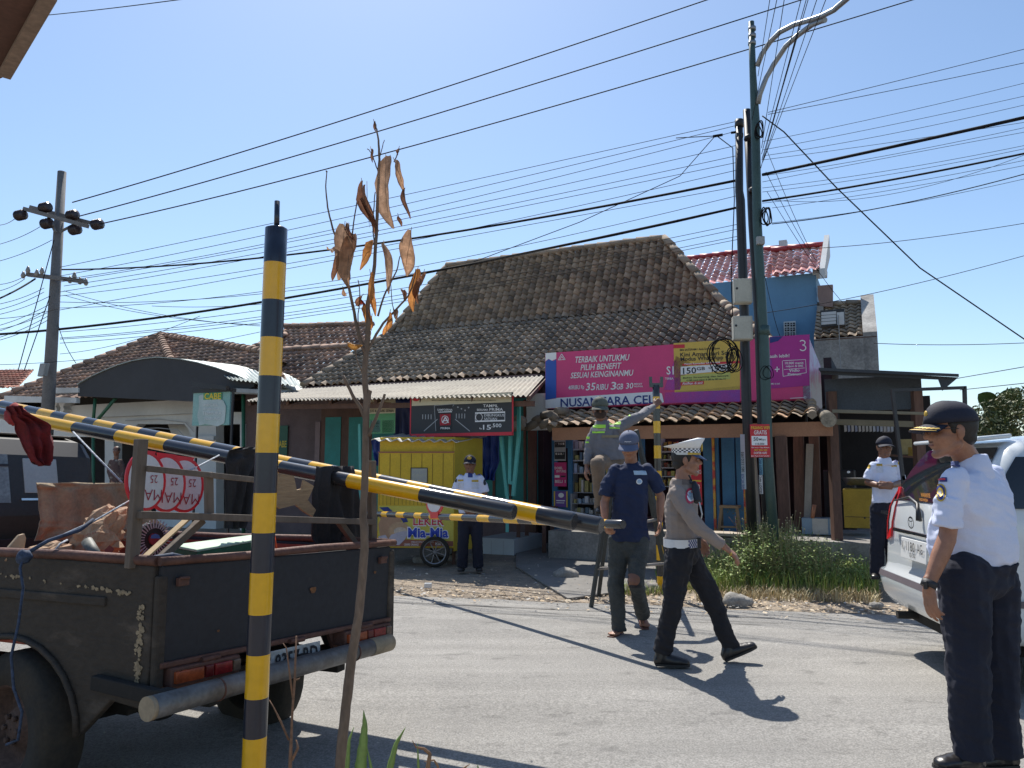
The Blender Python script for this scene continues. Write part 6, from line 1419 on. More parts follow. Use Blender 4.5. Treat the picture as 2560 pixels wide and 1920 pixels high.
for q in range(14): m.prism([A_[q],A_[q+1],Bq[q+1],Bq[q]],p2.u*-.004)
p2.part('visor',m,mat('visor_blue',(.01,.03,.10),.25),hb)
# belt
def belt(p,z0,h,mt,mats2=None,k=1.0,ex=0):
    m=M(); n=40; c=p.hc+(p.sc-p.hc)*z0; 
    a_=.176*k+ex; b_=.128*k+ex
    rs=[[c+p.lat*a_*math.cos(6.2832*q/n)+p.tf*b_*math.sin(6.2832*q/n)+UP*dz for q in range(n)] for dz in (-h/2,h/2)]
    m.rings(rs,False); m2=[[v+ (v-c)*-.05 for v in r] for r in rs]; m.rings(m2,False); return p.part('belt',m,mt,p.tr),c,a_,b_
bl,c,a_,b_=belt(p2,.15,.060,mat('belt_white',(.7,.7,.7),.25,0,.05,5),k=.97,ex=.010)
m=M()
for row in range(4):
    for q in range(8):
        if (q+row)%2: 
            an=[3.14159+ (.95-(q+i)*.055)*-1 for i in (0,1)]; an=[-(3.14159-.62)+ (q+i)*.06 for i in (0,1)]
            an=[3.14159-.55+(q+i)*-.065 for i in (0,1)]
            z0=-.028+row*.014; m.poly([c+p2.lat*(a_+.003)*math.cos(a)+p2.tf*(b_+.003)*math.sin(a)+UP*z for a,z in ((an[0],z0),(an[1],z0),(an[1],z0+.014),(an[0],z0+.014))])
p2.part('belt_checker',m,iN,bl)
m=M(); a=3.14159-1.2; q=c+p2.lat*(a_+.006)*math.cos(a)+p2.tf*(b_+.006)*math.sin(a); m.box(q,(.03,.02,.075),p2.tf,p2.lat); p2.part('belt_loop',m,iK,bl)
patch(p2,p2.bv,'sleeve_patch',ink('patchred',(.5,.03,.07)),1713,1220,1737,1260,'e'); patch(p2,p2.bv,'sleeve_patch',iW,1717,1226,1735,1254,'e',off=.0055); patch(p2,p2.bv,'sleeve_patch',iLB,1720,1230,1732,1250,'e',off=.007)
patch(p2,p2.bv,'epaulette',mat('epau_brown',(.17,.13,.11),.8),1705,1198,1728,1212,off=.006); patch(p2,p2.bv,'epaulette_bar',iK,1722,1198,1731,1210,off=.008)
m=decal(p2.bv,1731,1208,1752,1250,'r',off=.03); 
m=M(); a=atD(1735,1205,5.72); b=atD(1745,1255,5.62); m.tube([a,a.lerp(b,.3)+V((0,-.01,0)),b],[.016,.028,.03],10); m.tube([a+V((-.02,-.02,.01)),atD(1722,1188,5.66)],.007,6); p2.part('shoulder_radio',m,iK,bevel=.003)
m=M(); a=atD(1748,1255,5.6); m.tube([a,atD(1755,1285,5.6),atD(1752,1300,5.62)],.006,6); p2.part('lanyard',m,mWhite)
m=decal(p2.bvt,1651,1368,1668,1385,'e',off=.006); p2.part('back_pocket_tag',m,mat('tagpink',(.4,.25,.25),.7),p2.tr)
m=M(); m.tube([atD(1825,1384,5.5)+V((0,0,0)),atD(1828,1387,5.5)],.013,10); p2.part('ring',m,mGold,p2.body)
# ---- 3 man in cap ----
J=JT(6.85,head=(1573,1112,-.05),neck=(1579,1158,.03),shR=(1528,1172,0),shL=(1627,1170,0),elR=(1511,1256,.0),wrR=(1512,1306,-.12),elL=(1652,1240,.05),wrL=(1650,1300,.0),hipR=(1546,1352,0),hipL=(1600,1352,0),knR=(1540,1458,-.03),knL=(1590,1452,-.16),anR=(1547,1568,.0),anL=(1606,1532,.25),toeR=(1528,1586,-.10),heelR=(1552,1578,.09),toeL=(1614,1566,.22),heelL=(1602,1536,.36))
mCapN=mat('cap_blue_grey',(.10,.12,.19),.8,0,.1,8,.1,120)
p3=person('slim man in navy shirt, blue cap and torn grey jeans looking down at the road',J,(-.22,-.86,-.42),(-.04,-1,0),.0075,shirt=mShN,trous=mDen,sleeve='short',cap='ball',capm=mCapN,wr=.013,tr=(.088,.072,.066),torso_w=.96,barefoot=True,trwr=.012,
  hands={'R':(V((.2,-.5,-.8)),V((.8,0,-.2)),V((.2,-1,.2)),.8,.5)},tuck=False,skin=SKIN)
patch(p3,p3.bv,'epaulette',mat('epau_pale',(.45,.5,.6),.7),1518,1144,1548,1155,off=.007,sk=-2); patch(p3,p3.bv,'epaulette',MATS['epau_pale'],1608,1142,1640,1155,off=.007)
patch(p3,p3.bv,'pocket_label',iLB,1584,1177,1616,1187,off=.005,sk=1); patch(p3,p3.bv,'round_badge',iW,1590,1197,1605,1211,'e',off=.005); patch(p3,p3.bv,'round_badge',iLB,1592,1199,1603,1209,'e',off=.006)
m=decal(p3.bvt,1560,1434,1600,1466,'e',off=.004,n=8); p3.part('bare_knee',m,SKIN2,p3.tr); m=decal(p3.bvt,1558,1462,1604,1469,'e',off=.008); p3.part('torn_edge',m,iK,p3.tr)
P=p3.P; m=M()
for w_,z in ((.030,.070),(.034,.060)):
    m.tube([P(-.006+.1055*math.cos(a)*math.cos(.35),.090*math.sin(a)*.95,z) for a in [-.34+.68*q/6 for q in range(7)]],.0022,5)
p3.part('cap_lettering',m,iW,p3.capo)
for s in 'LR':
    to,hl=J['toe'+s],J['heel'+s]; d=(to-hl).normalized(); sd=d.cross(UP).normalized(); uu=sd.cross(d); uu=uu if uu.z>0 else -uu; m=M()
    m.prism([hl-d*.03+sd*.03-uu*.034,hl+d*.12+sd*.042-uu*.034,to+d*.02+sd*.03-uu*.03,to+d*.02-sd*.03-uu*.03,hl+d*.12-sd*.042-uu*.034,hl-d*.03-sd*.03-uu*.034],uu*.016); sn=p3.part('sandal',m,mat('sandal_brown',(.12,.05,.035),.8),bevel=.004)
    m=M(); c=hl.lerp(to,.80); m.tube([hl.lerp(to,.45)+sd*.036-uu*.01,c+uu*.018,hl.lerp(to,.45)-sd*.036-uu*.01],.006,6); p3.part('strap',m,iN,sn)
# ---- 4 worker on the ladder ----
J=JT(7.75,head=(1500,1022,-.02),neck=(1506,1052,0),shR=(1484,1074,0),shL=(1548,1066,.02),elL=(1600,1040,.1),wrL=(1636,1016,.45),elR=(1474,1122,.0),wrR=(1467,1166,-.05),hipR=(1508,1154,0),hipL=(1545,1152,.02),knR=(1494,1160,-.38),knL=(1552,1240,.0),anR=(1502,1262,-.25),anL=(1550,1330,.05),toeR=(1498,1285,-.42),heelR=(1504,1282,-.2),toeL=(1546,1352,-.15),heelL=(1552,1346,.1))
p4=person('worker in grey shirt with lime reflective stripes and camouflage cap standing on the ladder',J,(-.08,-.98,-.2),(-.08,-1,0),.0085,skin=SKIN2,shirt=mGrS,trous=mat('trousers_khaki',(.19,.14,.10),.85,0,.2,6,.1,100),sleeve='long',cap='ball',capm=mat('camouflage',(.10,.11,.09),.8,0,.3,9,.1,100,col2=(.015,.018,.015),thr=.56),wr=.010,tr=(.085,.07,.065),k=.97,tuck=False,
  hands={'L':(V((.6,.2,.6)),V((.3,.8,0)),V((-.2,-.3,.8)),.9,.7)},shirt_low=-.04)
iL=ink('lime_reflect',(.45,.85,.08)); iSv=ink('silver_reflect',(.42,.40,.34))
for (a,b,c_,d) in ((1476,1059,1503,1068),(1525,1044,1552,1052)): pass
for x0,y0,x1,y1,sk in ((1477,1062,1514,1070,0),(1522,1055,1552,1062,0)): patch(p4,p4.bv,'reflective_stripe',iL,x0,y0,x1,y1,off=.006); 
for x0,y0,x1,y1 in ((1480,1071,1514,1078),(1523,1063,1550,1068)): patch(p4,p4.bv,'reflective_stripe',iSv,x0,y0,x1,y1,off=.006)
for x0,y0,x1,y1 in ((1481,1079,1512,1083),(1523,1069,1549,1072),(1560,1035,1576,1041),(1466,1092,1474,1097),(1465,1104,1473,1108)): patch(p4,p4.bv,'reflective_stripe',iL,x0,y0,x1,y1,off=.006)
patch(p4,p4.bv,'belt_strap',mat('strap_tan',(.25,.2,.12),.8),1505,1088,1545,1094,off=.010); patch(p4,p4.bv,'pocket',mat('pocket_grey',(.13,.125,.14),.9),1532,1076,1547,1098,off=.005)
m=M(); P=p4.P; m.ell(P(.055,0,-.045),p4.f*.055,p4.l*.062,p4.u*.055,16,8); p4.part('face_scarf',m,mat('scarf_dark',(.05,.03,.025),.9,0,.3,20))
# ladder
ld=Thing('ladder','dark steel step ladder standing on the verge under the worker','ladder',atR(1540,8.1,0)); mLad=mat('ladder_steel',(.035,.045,.05),.5,.2,.3,8)
def lrail(a,b,w_=.04): m=M(); m.bar(a,b,w_,.03); ld.part('rail',m,mLad)
lf0,lf1=atR(1474,8.3,.02),atD(1537,1130,8.0); lrail(lf0,lf1); rf0,rf1=atR(1692,8.3,.02),atD(1590,1075,8.0); lrail(rf0,rf1,.045)
lb0,lb1=atR(1492,9.0,.0),atD(1540,1135,8.1); lrail(lb0,lb1); rb0=atR(1668,9.0,.0); lrail(rb0,atD(1592,1080,8.1))
for t in (.25,.5,.75,.97):
    m=M(); m.tube([lf0.lerp(lf1,t),rf0.lerp(rf1,t)],.016,8); ld.part('rung',m,mat('rung_grey',(.3,.27,.24),.6,.2,.3,9))
# ---- 5 cart officer ----
J=JT(11.0,head=(1175,1160,0),neck=(1175,1184,0),shR=(1146,1194,0),shL=(1204,1193,0),elR=(1138,1238,.03),wrR=(1160,1268,-.15),elL=(1214,1238,.03),wrL=(1192,1268,-.15),hipR=(1160,1294,0),hipL=(1192,1294,0),knR=(1158,1355,-.02),knL=(1193,1355,-.02),anR=(1156,1412,.02),anL=(1196,1412,.02),toeR=(1150,1429,-.12),heelR=(1157,1424,.1),toeL=(1200,1429,-.12),heelL=(1195,1424,.1))
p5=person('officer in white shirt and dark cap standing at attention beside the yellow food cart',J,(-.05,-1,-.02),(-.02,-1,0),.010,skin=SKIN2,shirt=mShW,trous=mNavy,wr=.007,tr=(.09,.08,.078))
for a in ((1145,1199,1159,1203),(1179,1200,1196,1205)): patch(p5,p5.bv,'name_bar',mGold,*a,off=.006)
patch(p5,p5.bv,'epaulette',iN,1138,1180,1156,1188,off=.008); patch(p5,p5.bv,'epaulette',iN,1194,1180,1211,1189,off=.008); patch(p5,p5.bv,'sleeve_patch',iK,1208,1198,1216,1213,'e',off=.006);patch(p5,p5.bv,'sleeve_patch',iK,1137,1196,1143,1206,'e',off=.006)
patch(p5,p5.bv,'pocket',mat('pocket_white',(.6,.62,.7),.8),1179,1208,1196,1222,off=.004); patch(p5,p5.bv,'pocket',MATS['pocket_white'],1145,1207,1160,1220,off=.004); m=M(); m.ell(p5.P(.095,0,.085),p5.f*.006,p5.l*.035,p5.u*.022,10,6); p5.part('cap_badge',m,mGold,p5.capo)
m=decal(p5.bv,1170,1183,1181,1194,'r',off=.006); p5.part('undershirt',m,iN,p5.shirt)
# ---- 6 far officer at the stall ----
J=JT(9.0,head=(2211,1118,0),neck=(2210,1145,0),shR=(2180,1163,0),shL=(2244,1161,.05),elR=(2170,1206,.02),wrR=(2206,1216,-.25),elL=(2252,1208,.05),wrL=(2226,1215,-.24),hipR=(2195,1268,0),hipL=(2230,1268,0),knR=(2193,1352,0),knL=(2230,1352,0),anR=(2192,1432,.02),anL=(2232,1432,.02),toeR=(2186,1448,-.12),heelR=(2193,1443,.1),toeL=(2236,1448,-.12),heelL=(2231,1443,.1))
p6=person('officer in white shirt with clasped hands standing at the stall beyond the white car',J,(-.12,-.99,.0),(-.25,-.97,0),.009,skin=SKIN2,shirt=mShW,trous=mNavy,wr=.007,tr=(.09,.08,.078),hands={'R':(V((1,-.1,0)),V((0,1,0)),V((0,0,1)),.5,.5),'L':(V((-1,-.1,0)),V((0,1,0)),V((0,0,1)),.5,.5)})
for a in ((2191,1160,2206,1165),(2228,1163,2242,1167)): patch(p6,p6.bv,'name_bar',mGold,*a,off=.006)
patch(p6,p6.bv,'sleeve_patch',mGold,2168,1160,2177,1172,'e',off=.006); patch(p6,p6.bv,'badge',mGold,2244,1152,2253,1163,'e',off=.006); patch(p6,p6.bv,'epaulette',iN,2176,1148,2194,1155,off=.008); patch(p6,p6.bv,'pocket',MATS['pocket_white'],2191,1167,2208,1182,off=.004); patch(p6,p6.bv,'epaulette',iN,2232,1148,2248,1155,off=.008)
# ---- 7 others in the shade ----
J=JT(16.5,head=(291,1127,0),neck=(291,1143,0),shR=(277,1152,0),shL=(304,1152,0),elR=(272,1180,0),wrR=(280,1203,-.1),elL=(309,1180,0),wrL=(302,1203,-.1),hipR=(283,1215,0),hipL=(299,1215,0),knR=(283,1260,0),knL=(299,1260,0),anR=(283,1300,0),anL=(299,1300,0),toeR=(281,1306,-.12),heelR=(283,1304,.1),toeL=(301,1306,-.12),heelL=(299,1304,.1))
person('woman in dark patterned blouse standing in the white house doorway',J,(0,-1,0),(0,-1,0),.014,skin=SKIN2,shirt=mat('blouse',(.10,.06,.055),.9,0,.5,12,col2=(.3,.27,.22),thr=.62),cap=None,k=.85,sleeve='long',collar=False)
J=JT(13.4,head=(836,1196,0),neck=(832,1212,0),shR=(808,1222,0),shL=(846,1220,0),elR=(800,1250,-.1),wrR=(812,1270,-.25),elL=(852,1250,-.1),wrL=(842,1268,-.25),hipR=(815,1288,0),hipL=(840,1288,0),knR=(812,1290,-.4),knL=(842,1290,-.4),anR=(812,1340,-.4),anL=(842,1340,-.4),toeR=(810,1352,-.55),heelR=(812,1348,-.35),toeL=(843,1352,-.55),heelL=(842,1348,-.35))
person('person in coral pink shirt sitting in the shade behind the truck bed',J,(-.2,-1,0),(0,-1,0),.014,skin=SKIN2,shirt=mat('shirt_pink',(.6,.12,.13),.85),cap='ball',capm=mat('hat_straw',(.4,.3,.18),.9),k=.95)
# ================= WHITE CAR =================
mCar=mat('car_white',(.62,.65,.66),.22,0,.03,2,coat=.6); mTint=mat('tinted_glass',(.012,.014,.018),.05,0,.1,2,spec=.7); mPlas=mat('black_plastic',(.02,.02,.022),.5,0,.1,10)
CF0=atR(2186,6.55,0); CH_=V((.990,-.14,0)).normalized(); CL=UP.cross(CH_).normalized()   # CL = car's left (away from camera)
CW=1.64; CO=V((CF0.x,CF0.y,0))+CL*-CW/2+CH_*.0     # centre of the rear edge on the ground
def Cp(a,b,z): return CO+CH_*a+CL*b+UP*z
car=Thing('car','white minivan seen from behind at the right edge, partly hidden by the near officer','car',CO)
# z, a_rear, a_front, halfwidth, rear corner radius
sec=[(.38,.12,4.05,.74,.20),(.42,.04,4.12,.80,.22),(.50,-.02,4.16,.825,.24),(.62,-.04,4.16,.83,.22),(.67,-.02,4.15,.83,.2),(.70,.03,4.13,.83,.16),(.90,.05,4.10,.832,.15),(1.05,.06,3.95,.83,.15),(1.17,.085,3.4,.822,.14),(1.22,.105,3.12,.80,.13),(1.34,.165,2.98,.775,.13),(1.46,.235,2.82,.745,.13),(1.57,.31,2.66,.71,.14),(1.63,.36,2.52,.685,.15),(1.68,.44,2.36,.64,.18),(1.71,.60,2.1,.56,.2),(1.725,.90,1.8,.44,.25)]
def ringc(z,a0,a1,w,r,off=0):
    pts=[]; a0-=off; a1+=off; w+=off
    def arc(ca,cb,rr,t0,t1,n=6):
        for i in range(n+1): t=lerp(t0,t1,i/n); pts.append(Cp(ca+rr*math.cos(t),cb+rr*math.sin(t),z))
    P_=math.pi
    arc(a0+r,w-r,r,P_/2,P_,6); arc(a0+r,-w+r,r,P_,1.5*P_,6)
    for i in range(1,14): pts.append(Cp(lerp(a0+r,a1-.3,i/14),-w,z))
    arc(a1-.3,-w+.3,.3,1.5*P_,2*P_,6); arc(a1-.3,w-.3,.3,0,P_/2,6)
    for i in range(1,14): pts.append(Cp(lerp(a1-.3,a0+r,i/14),w,z))
    return pts
m=M(); rs=[ringc(*s) for s in sec]; m.rings(rs,True,True); body=car.part('body',m,mCar)
sub=body.modifiers.new('s','SUBSURF'); sub.levels=1; sub.render_levels=1
NR=len(rs[0])
def shell(name,i0,i1,ks,mt,off=.006,lo=0,hi=1,parent=None,closed=False):
    m=M(); A=[]
    secs=[sec[i] for i in range(i0,i1+1)]
    def li(s,t,f): return tuple(lerp(x,y,f) for x,y in zip(s,t))
    if lo: secs[0]=li(secs[0],secs[1],lo)
    if hi<1: secs[-1]=li(secs[-2],secs[-1],hi)
    for s in secs: r=ringc(*s,off=off); A.append(m.add([r[k%NR] for k in ks]))
    for a,b in zip(A,A[1:]):
        for q in range(len(ks)-1): m.face((a+q,a+q+1,b+q+1,b+q),True)
    return car.part(name,m,mt,parent)
# ring indices: 0-6 left rear corner, 7-13 right rear corner, 14-26 right side, 27-33.. front, ..., last 13 left side
bumper=shell('bumper',0,4,list(range(-4,19)),mCar,.012)
shell('bumper_strip',3,4,list(range(-3,18)),mat('strip_mauve',(.12,.10,.11),.5),.018,.1,.95,bumper)
rg=shell('rear_window',9,13,[5,6,7,8],mTint,.008,.1,.9); 
ta=shell('tailgate',5,9,[3,4,5,6,7,8,9,10],mCar,.006)
def rp(b,z,off=.02):   # point on the rear face at lateral b
    for s,t in zip(sec,sec[1:]):
        if s[0]<=z<=t[0]: f=(z-s[0])/(t[0]-s[0]); return Cp(lerp(s[1],t[1],f)-off,b,z)
# tail lamps, wrapping round the corners
mLens=mat('tail_red',(.60,.015,.02),.2,0,.15,9,coat=.3)
def lamp(ks): 
    l=shell('tail_light',6,10,ks,mLens,.014,.0,.7); return l
lamp([0,1,2,3,4,5,6]); lamp([7,8,9,10,11,12,13])
for s in (1,-1):
    m=M(); pts=[(.69,.90),(.60,.93),(.585,1.05),(.58,1.17),(.60,1.28),(.64,1.33),(.69,1.33)]; m.prism([rp(s*b,z,.022) for b,z in pts],CH_*.03); car.part('tail_light',m,mLens,bevel=.004)
shell('reflector',1,2,[2,3],mat('reflector_red',(.25,.02,.03),.2),.020,.3,.9,bumper); shell('reflector',1,2,[10,11],MATS['reflector_red'],.020,.3,.9,bumper)
m=M(); m.prism([rp(.50,.985,.02),rp(-.50,.985,.02),rp(-.50,1.015,.02),rp(.50,1.015,.02)],CH_*-.02); car.part('garnish',m,mChr,ta,bevel=.006)
m=M(); m.prism([rp(.25,.81,.05),rp(-.25,.81,.05),rp(-.25,.96,.05),rp(.25,.96,.05)],CH_*-.01); pt=car.part('number_plate',m,mat('plate_white',(.72,.72,.70),.4,0,.03,5),ta,bevel=.003)
CPL=PL(rp(0,.885,.066),-CL); m=M(); 
for s,u0,u1 in (('K',-.205,-.165),('1180',-.115,.055),('AG',.10,.20)): ttext(CPL,m,s,u0,u1,-.012,.058,.003,.0)
ttext(CPL,m,'03·30',-.06,.05,-.053,-.022,.003,.0); car.part('lettering',m,iK,pt)
m=M(); 
for q in range(20):
    a0,a1=6.283*q/20,6.283*(q+1)/20
    for rx,ry in ((.06,.045),): m.poly([CPL.pt(rx*math.cos(a0),.2+ry*math.sin(a0),-.0),CPL.pt(rx*math.cos(a1),.2+ry*math.sin(a1),-.0),CPL.pt(rx*.82*math.cos(a1),.2+ry*.8*math.sin(a1),-.0),CPL.pt(rx*.82*math.cos(a0),.2+ry*.8*math.sin(a0),-.0)])
    m.poly([CPL.pt(.022*math.cos(a0),.2+.044*math.sin(a0),.001),CPL.pt(.022*math.cos(a1),.2+.044*math.sin(a1),.001),CPL.pt(.016*math.cos(a1),.2+.038*math.sin(a1),.001),CPL.pt(.016*math.cos(a0),.2+.038*math.sin(a0),.001)])
    m.poly([CPL.pt(.05*math.cos(a0),.222+.016*math.sin(a0),.001),CPL.pt(.05*math.cos(a1),.222+.016*math.sin(a1),.001),CPL.pt(.042*math.cos(a1),.222+.010*math.sin(a1),.001),CPL.pt(.042*math.cos(a0),.222+.010*math.sin(a0),.001)])
car.part('emblem',m,mChr,ta)
m=M(); ttext(CPL,m,'AVANZA',-.70,-.50,.225,.255,-.012,.02); car.part('lettering',m,mPlas,ta)
m=M(); ttext(PL(rp(0,1.30,.02),-CL),m,'WANNYE',-.12,.06,-.03,.0,.02,.03); ttext(PL(rp(0,1.30,.02),-CL),m,'INDONESIA',-.12,.04,-.06,-.04,.03,.03); car.part('window_sticker',m,iO,rg)
m=M(); a=rp(-.02,1.10,.03); m.tube([a,rp(.06,1.22,.05),rp(.30,1.26,.04),rp(.60,1.22,.03)],[.014,.014,.010,.006],8); m.tube([rp(.05,1.22,.05),rp(.0,1.10,.04)],.013,6); car.part('wiper',m,mPlas,rg)
m=M(); m.box(Cp(.34,0,1.69),(.22,1.15,.03),(CH_+UP*.1).normalized(),CL); car.part('spoiler',m,mCar,bevel=.012)
for ks,nm in ((range(14,27),'side_window'),):
    shell('side_window',9,12,[12,13,14,15,16,17,18],mTint,.018,.1,.9); shell('side_window',9,12,[19,20,21,22],mTint,.022,.1,.9)
n0=NR-13
shell('windscreen',9,13,[30,31,32,33,34,35,36,37],mTint,.012,.05,.95)
shell('side_window',9,12,[n0+8,n0+9,n0+10,n0+11,n0+12],mTint,.008,.1,.9); shell('side_window',9,12,[n0+3,n0+4,n0+5,n0+6],mTint,.008,.1,.9)
for a in (.72,3.35):
    for s in (1,-1):
        wheel(car,Cp(a,s*(CW/2-.055),.30),CL*s,.30,.20,mat('alloy',(.4,.4,.42),.3,.8,.1,5)); 
        m=M(); m.tube([Cp(a+.36*math.cos(math.pi*k/12),s*(CW/2+.002),.30+.36*math.sin(math.pi*k/12)) for k in range(13)],.022,8); car.part('arch_lip',m,mCar)
        m=M(); m.prism([Cp(a+.36*math.cos(math.pi*k/14),s*(CW/2+.004),.35+.33*math.sin(math.pi*k/14)) for k in range(15)],CL*s*.012); car.part('wheel_well',m,mPlas)
m=M(); m.box(Cp(2,0,.34),(3.7,1.3,.10),CH_,CL); m.tube([Cp(.0,.45,.34),Cp(.4,.45,.34)],.03,10); m.box(Cp(.30,.40,.32),(.3,.25,.06),CH_,CL); car.part('underbody',m,MATS['underbody'])
# square frame gate standing behind the car
fr=Thing('metal_frame','empty thin black square steel frame standing behind the white car','frame',atR(2253,8.7,0))
for a,b in (((2231,980),(2258,1200)),((2228,976),(2414,969)),((2411,966),(2418,1200))): m=M(); m.bar(atD(*a,8.7),atD(*b,8.7),.035); fr.part('bar',m,mBlack)
for x in (2262,2424): m=M(); m.bar(atD(x-5,1190,8.7),atR(x,8.7,0),.035); fr.part('leg',m,mBlack)
# ================= FOOD CART =================
mCY=mat('cart_yellow',(.62,.40,.02),.6,0,.14,2.5,.1,40); K1=PL(atD(950,1300,11.75),V((.998,-.06,0)).normalized())
fc=Thing('food_cart','yellow leker snack cart with one spoked wheel and corrugated roof under the awning','food cart',K1.hit(1060,1412))
m=M(); K1.rect(m,949,1093,1137,1131,-.02,.70); fc.part('upper_box',m,mCY,bevel=.006)
m=M(); K1.rect(m,946,1130,1137,1370,.04,.83); fc.part('body',m,mCY,bevel=.008)
m=M(); K1.rect(m,947,1129,1137,1132,.05,.01); fc.part('shutter_rail',m,iBr)
m=M()
for i in range(8): x=949+i*26.5; K1.rect(m,x,1134,x+1.3,1234,.045)
for i in range(20): x=949+i*9.6; K1.rect(m,x,1236,x+1.0,1262,.045)
K1.rect(m,947,1233,1137,1235,.046); fc.part('panel_joint',m,mat('joint_brown',(.2,.13,.02),.8))
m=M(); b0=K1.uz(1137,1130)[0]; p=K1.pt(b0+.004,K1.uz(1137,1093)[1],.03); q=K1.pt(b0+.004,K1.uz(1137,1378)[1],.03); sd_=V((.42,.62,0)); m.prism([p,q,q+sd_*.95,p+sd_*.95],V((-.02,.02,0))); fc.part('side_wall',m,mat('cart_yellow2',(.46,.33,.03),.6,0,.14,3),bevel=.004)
m=M(); K1.rect(m,948,1264,1135,1367,.05,.005); pn=fc.part('picture_panel',m,mat('panel_yellow',(.60,.52,.08),.5,0,.15,1.3))
m=M(); K1.poly(m,[(948,1365),(1134,1365),(1134,1352),(1040,1349),(990,1346),(948,1352)],.053); fc.part('print_band',m,iBr,pn)
m=M(); K1.poly(m,[(948,1310),(956,1292),(990,1285),(1005,1296),(1002,1330),(985,1360),(955,1360)],.055); K1.poly(m,[(949,1290),(964,1278),(980,1284),(960,1306)],.0545); fc.part('print_pancake',m,mat('pk1',(.42,.25,.15),.6),pn)
m=M(); K1.disc(m,1000,1326,27,22,.056); fc.part('print_pancake',m,mat('pk2',(.52,.34,.2),.6,0,.2,9),pn)
m=M(); K1.disc(m,1003,1327,17,10,.058,0,9); fc.part('print_filling',m,mat('pk3',(.62,.52,.42),.6,0,.3,20),pn)
m=M(); K1.poly(m,[(980,1336),(1004,1328),(1026,1326),(1014,1348),(1000,1362),(966,1360)],.060); K1.poly(m,[(948,1340),(966,1336),(978,1356),(950,1358)],.058); fc.part('print_wrapper',m,mat('pk4',(.5,.46,.52),.6,0,.15,9),pn)
m=M(); K1.poly(m,[(1000,1290),(1014,1286),(1022,1304),(1010,1306)],.056); K1.poly(m,[(950,1268),(972,1267),(984,1278),(968,1282)],.056); fc.part('print_cap',m,iN,pn)
def ltext(s,x0,yb,x1,h,mt,off,b,par=None): m=M(); K1.text(m,s,x0,yb,x1,h,off,b); return fc.part('lettering',m,mt,par or pn)
ltext('LEKER',1034,1313,1112,22,iW,.057,.06); ltext('LEKER',1035,1312,1111,20,iR,.060,.015)
ltext('Mia-Mia',1020,1343,1124,25,iW,.062,.075); ltext('Mia-Mia',1022,1342,1122,23,ink('blue2',(.02,.06,.45)),.065,.03)
ltext('MELAYANI PESANAN',1030,1356,1085,4,iW,.056,.0); ltext('CREPES ORANGE',1012,1363,1048,5,iW,.056,.01); ltext('Mulai 2.000',1090,1362,1120,7,iW,.056,.02)
m=M(); K1.rect(m,1030,1171,1069,1207,.05,.006); wn=fc.part('paper_notice',m,mat('paper_grey',(.42,.42,.36),.8)); m=M(); K1.frame(m,1028,1169,1071,1209,2,.058); fc.part('notice_frame',m,iK,wn)
ltext('MAAF',1034,1186,1065,9,iGr,.062,.0,wn); ltext('TUTUP',1034,1200,1065,9,iGr,.062,.0,wn)
za=K1.uz(950,1100)[1]
a=K1.pt(K1.uz(932,1100)[0],za,.10);b=K1.pt(K1.uz(1150,1100)[0],za-.02,.10)
m=M(); corr(m,a,b,b+V((.40,.95,.12)),a+V((.30,.95,.12)),8,.020); fc.part('roof',m,mat('zinc_white',(.6,.6,.58),.5,.2,.2,5))
for dd,nm in ((.12,1),(-.80,2)):
    c=K1.hit(1090,1379)+K1.n*dd; c.z=.235
    wheel(fc,c,K1.n,.225,.06,mat('cart_rim',(.26,.26,.27),.45,.5,.2,9),spokes=8,rim=.78)
for x in (960,1128):
    m=M(); q=K1.hit(x,1370)-K1.n*.3; m.bar(q,V((q.x,q.y,0)),.05); fc.part('leg',m,mBrownW)
# ================= FOREGROUND SAPLING =================
mTk=mat('sapling_bark',(.17,.12,.085),.85,0,.35,14,.5,60,stretch=(1,1,.4)); DS=3.0
sp=Thing('dead_sapling','thin dead sapling with a few curled dry brown leaves in the foreground','tree',atR(845,3.0,0))
def br(pts,rad,name='branch',D=DS): m=M(); P=[atD(p[0],p[1],D+(p[2] if len(p)>2 else 0)) for p in pts]; 
def brr(pts,r0,r1,name='branch',par=None):
    P=[atD(p[0],p[1],DS+(p[2] if len(p)>2 else 0)) for p in pts]; Q=[]
    for i in range(len(P)-1):
        for k in range(4):
            t=k/4; a=P[max(i-1,0)];b=P[i];c=P[i+1];d=P[min(i+2,len(P)-1)]
            Q.append(.5*((2*b)+(c-a)*t+(2*a-5*b+4*c-d)*t*t+(-a+3*b-3*c+d)*t**3)+V((jit(.0012),0,jit(.0012))))
    Q.append(P[-1]); n=len(Q); m=M(); m.tube(Q,[lerp(r0,r1,i/(n-1))*(1+.10*NZ.noise(V((i*.9,r0*900,0)))) for i in range(n)],10 if r0>.006 else 6); return sp.part(name,m,mTk,par)
tr_=brr([(838,2090),(848,1960),(857,1840),(868,1740),(880,1640),(896,1540),(906,1440),(912,1350),(908,1290),(912,1200),(914,1110),(916,1010),(912,930),(918,860),(921,800),(920,760),(928,720),(936,660),(942,560),(944,480),(948,400),(946,350),(940,318),(937,303)],.0215,.0022,'trunk')
brr([(914,1050),(900,1018),(880,985),(858,940)],.008,.006); brr([(920,1090),(938,1050),(952,1015),(962,985)],.008,.005,); brr([(916,1030),(922,990),(924,975)],.010,.010)
brr([(912,880),(900,850),(885,780),(868,700),(858,640),(835,580),(822,530),(815,480),(817,430)],.0075,.002)
brr([(818,430),(815,427)],.0035,.003); brr([(918,880),(950,820),(985,780),(1020,740),(1035,700),(1040,672)],.006,.002); brr([(945,790),(960,740),(990,680),(1000,640)],.0045,.002)
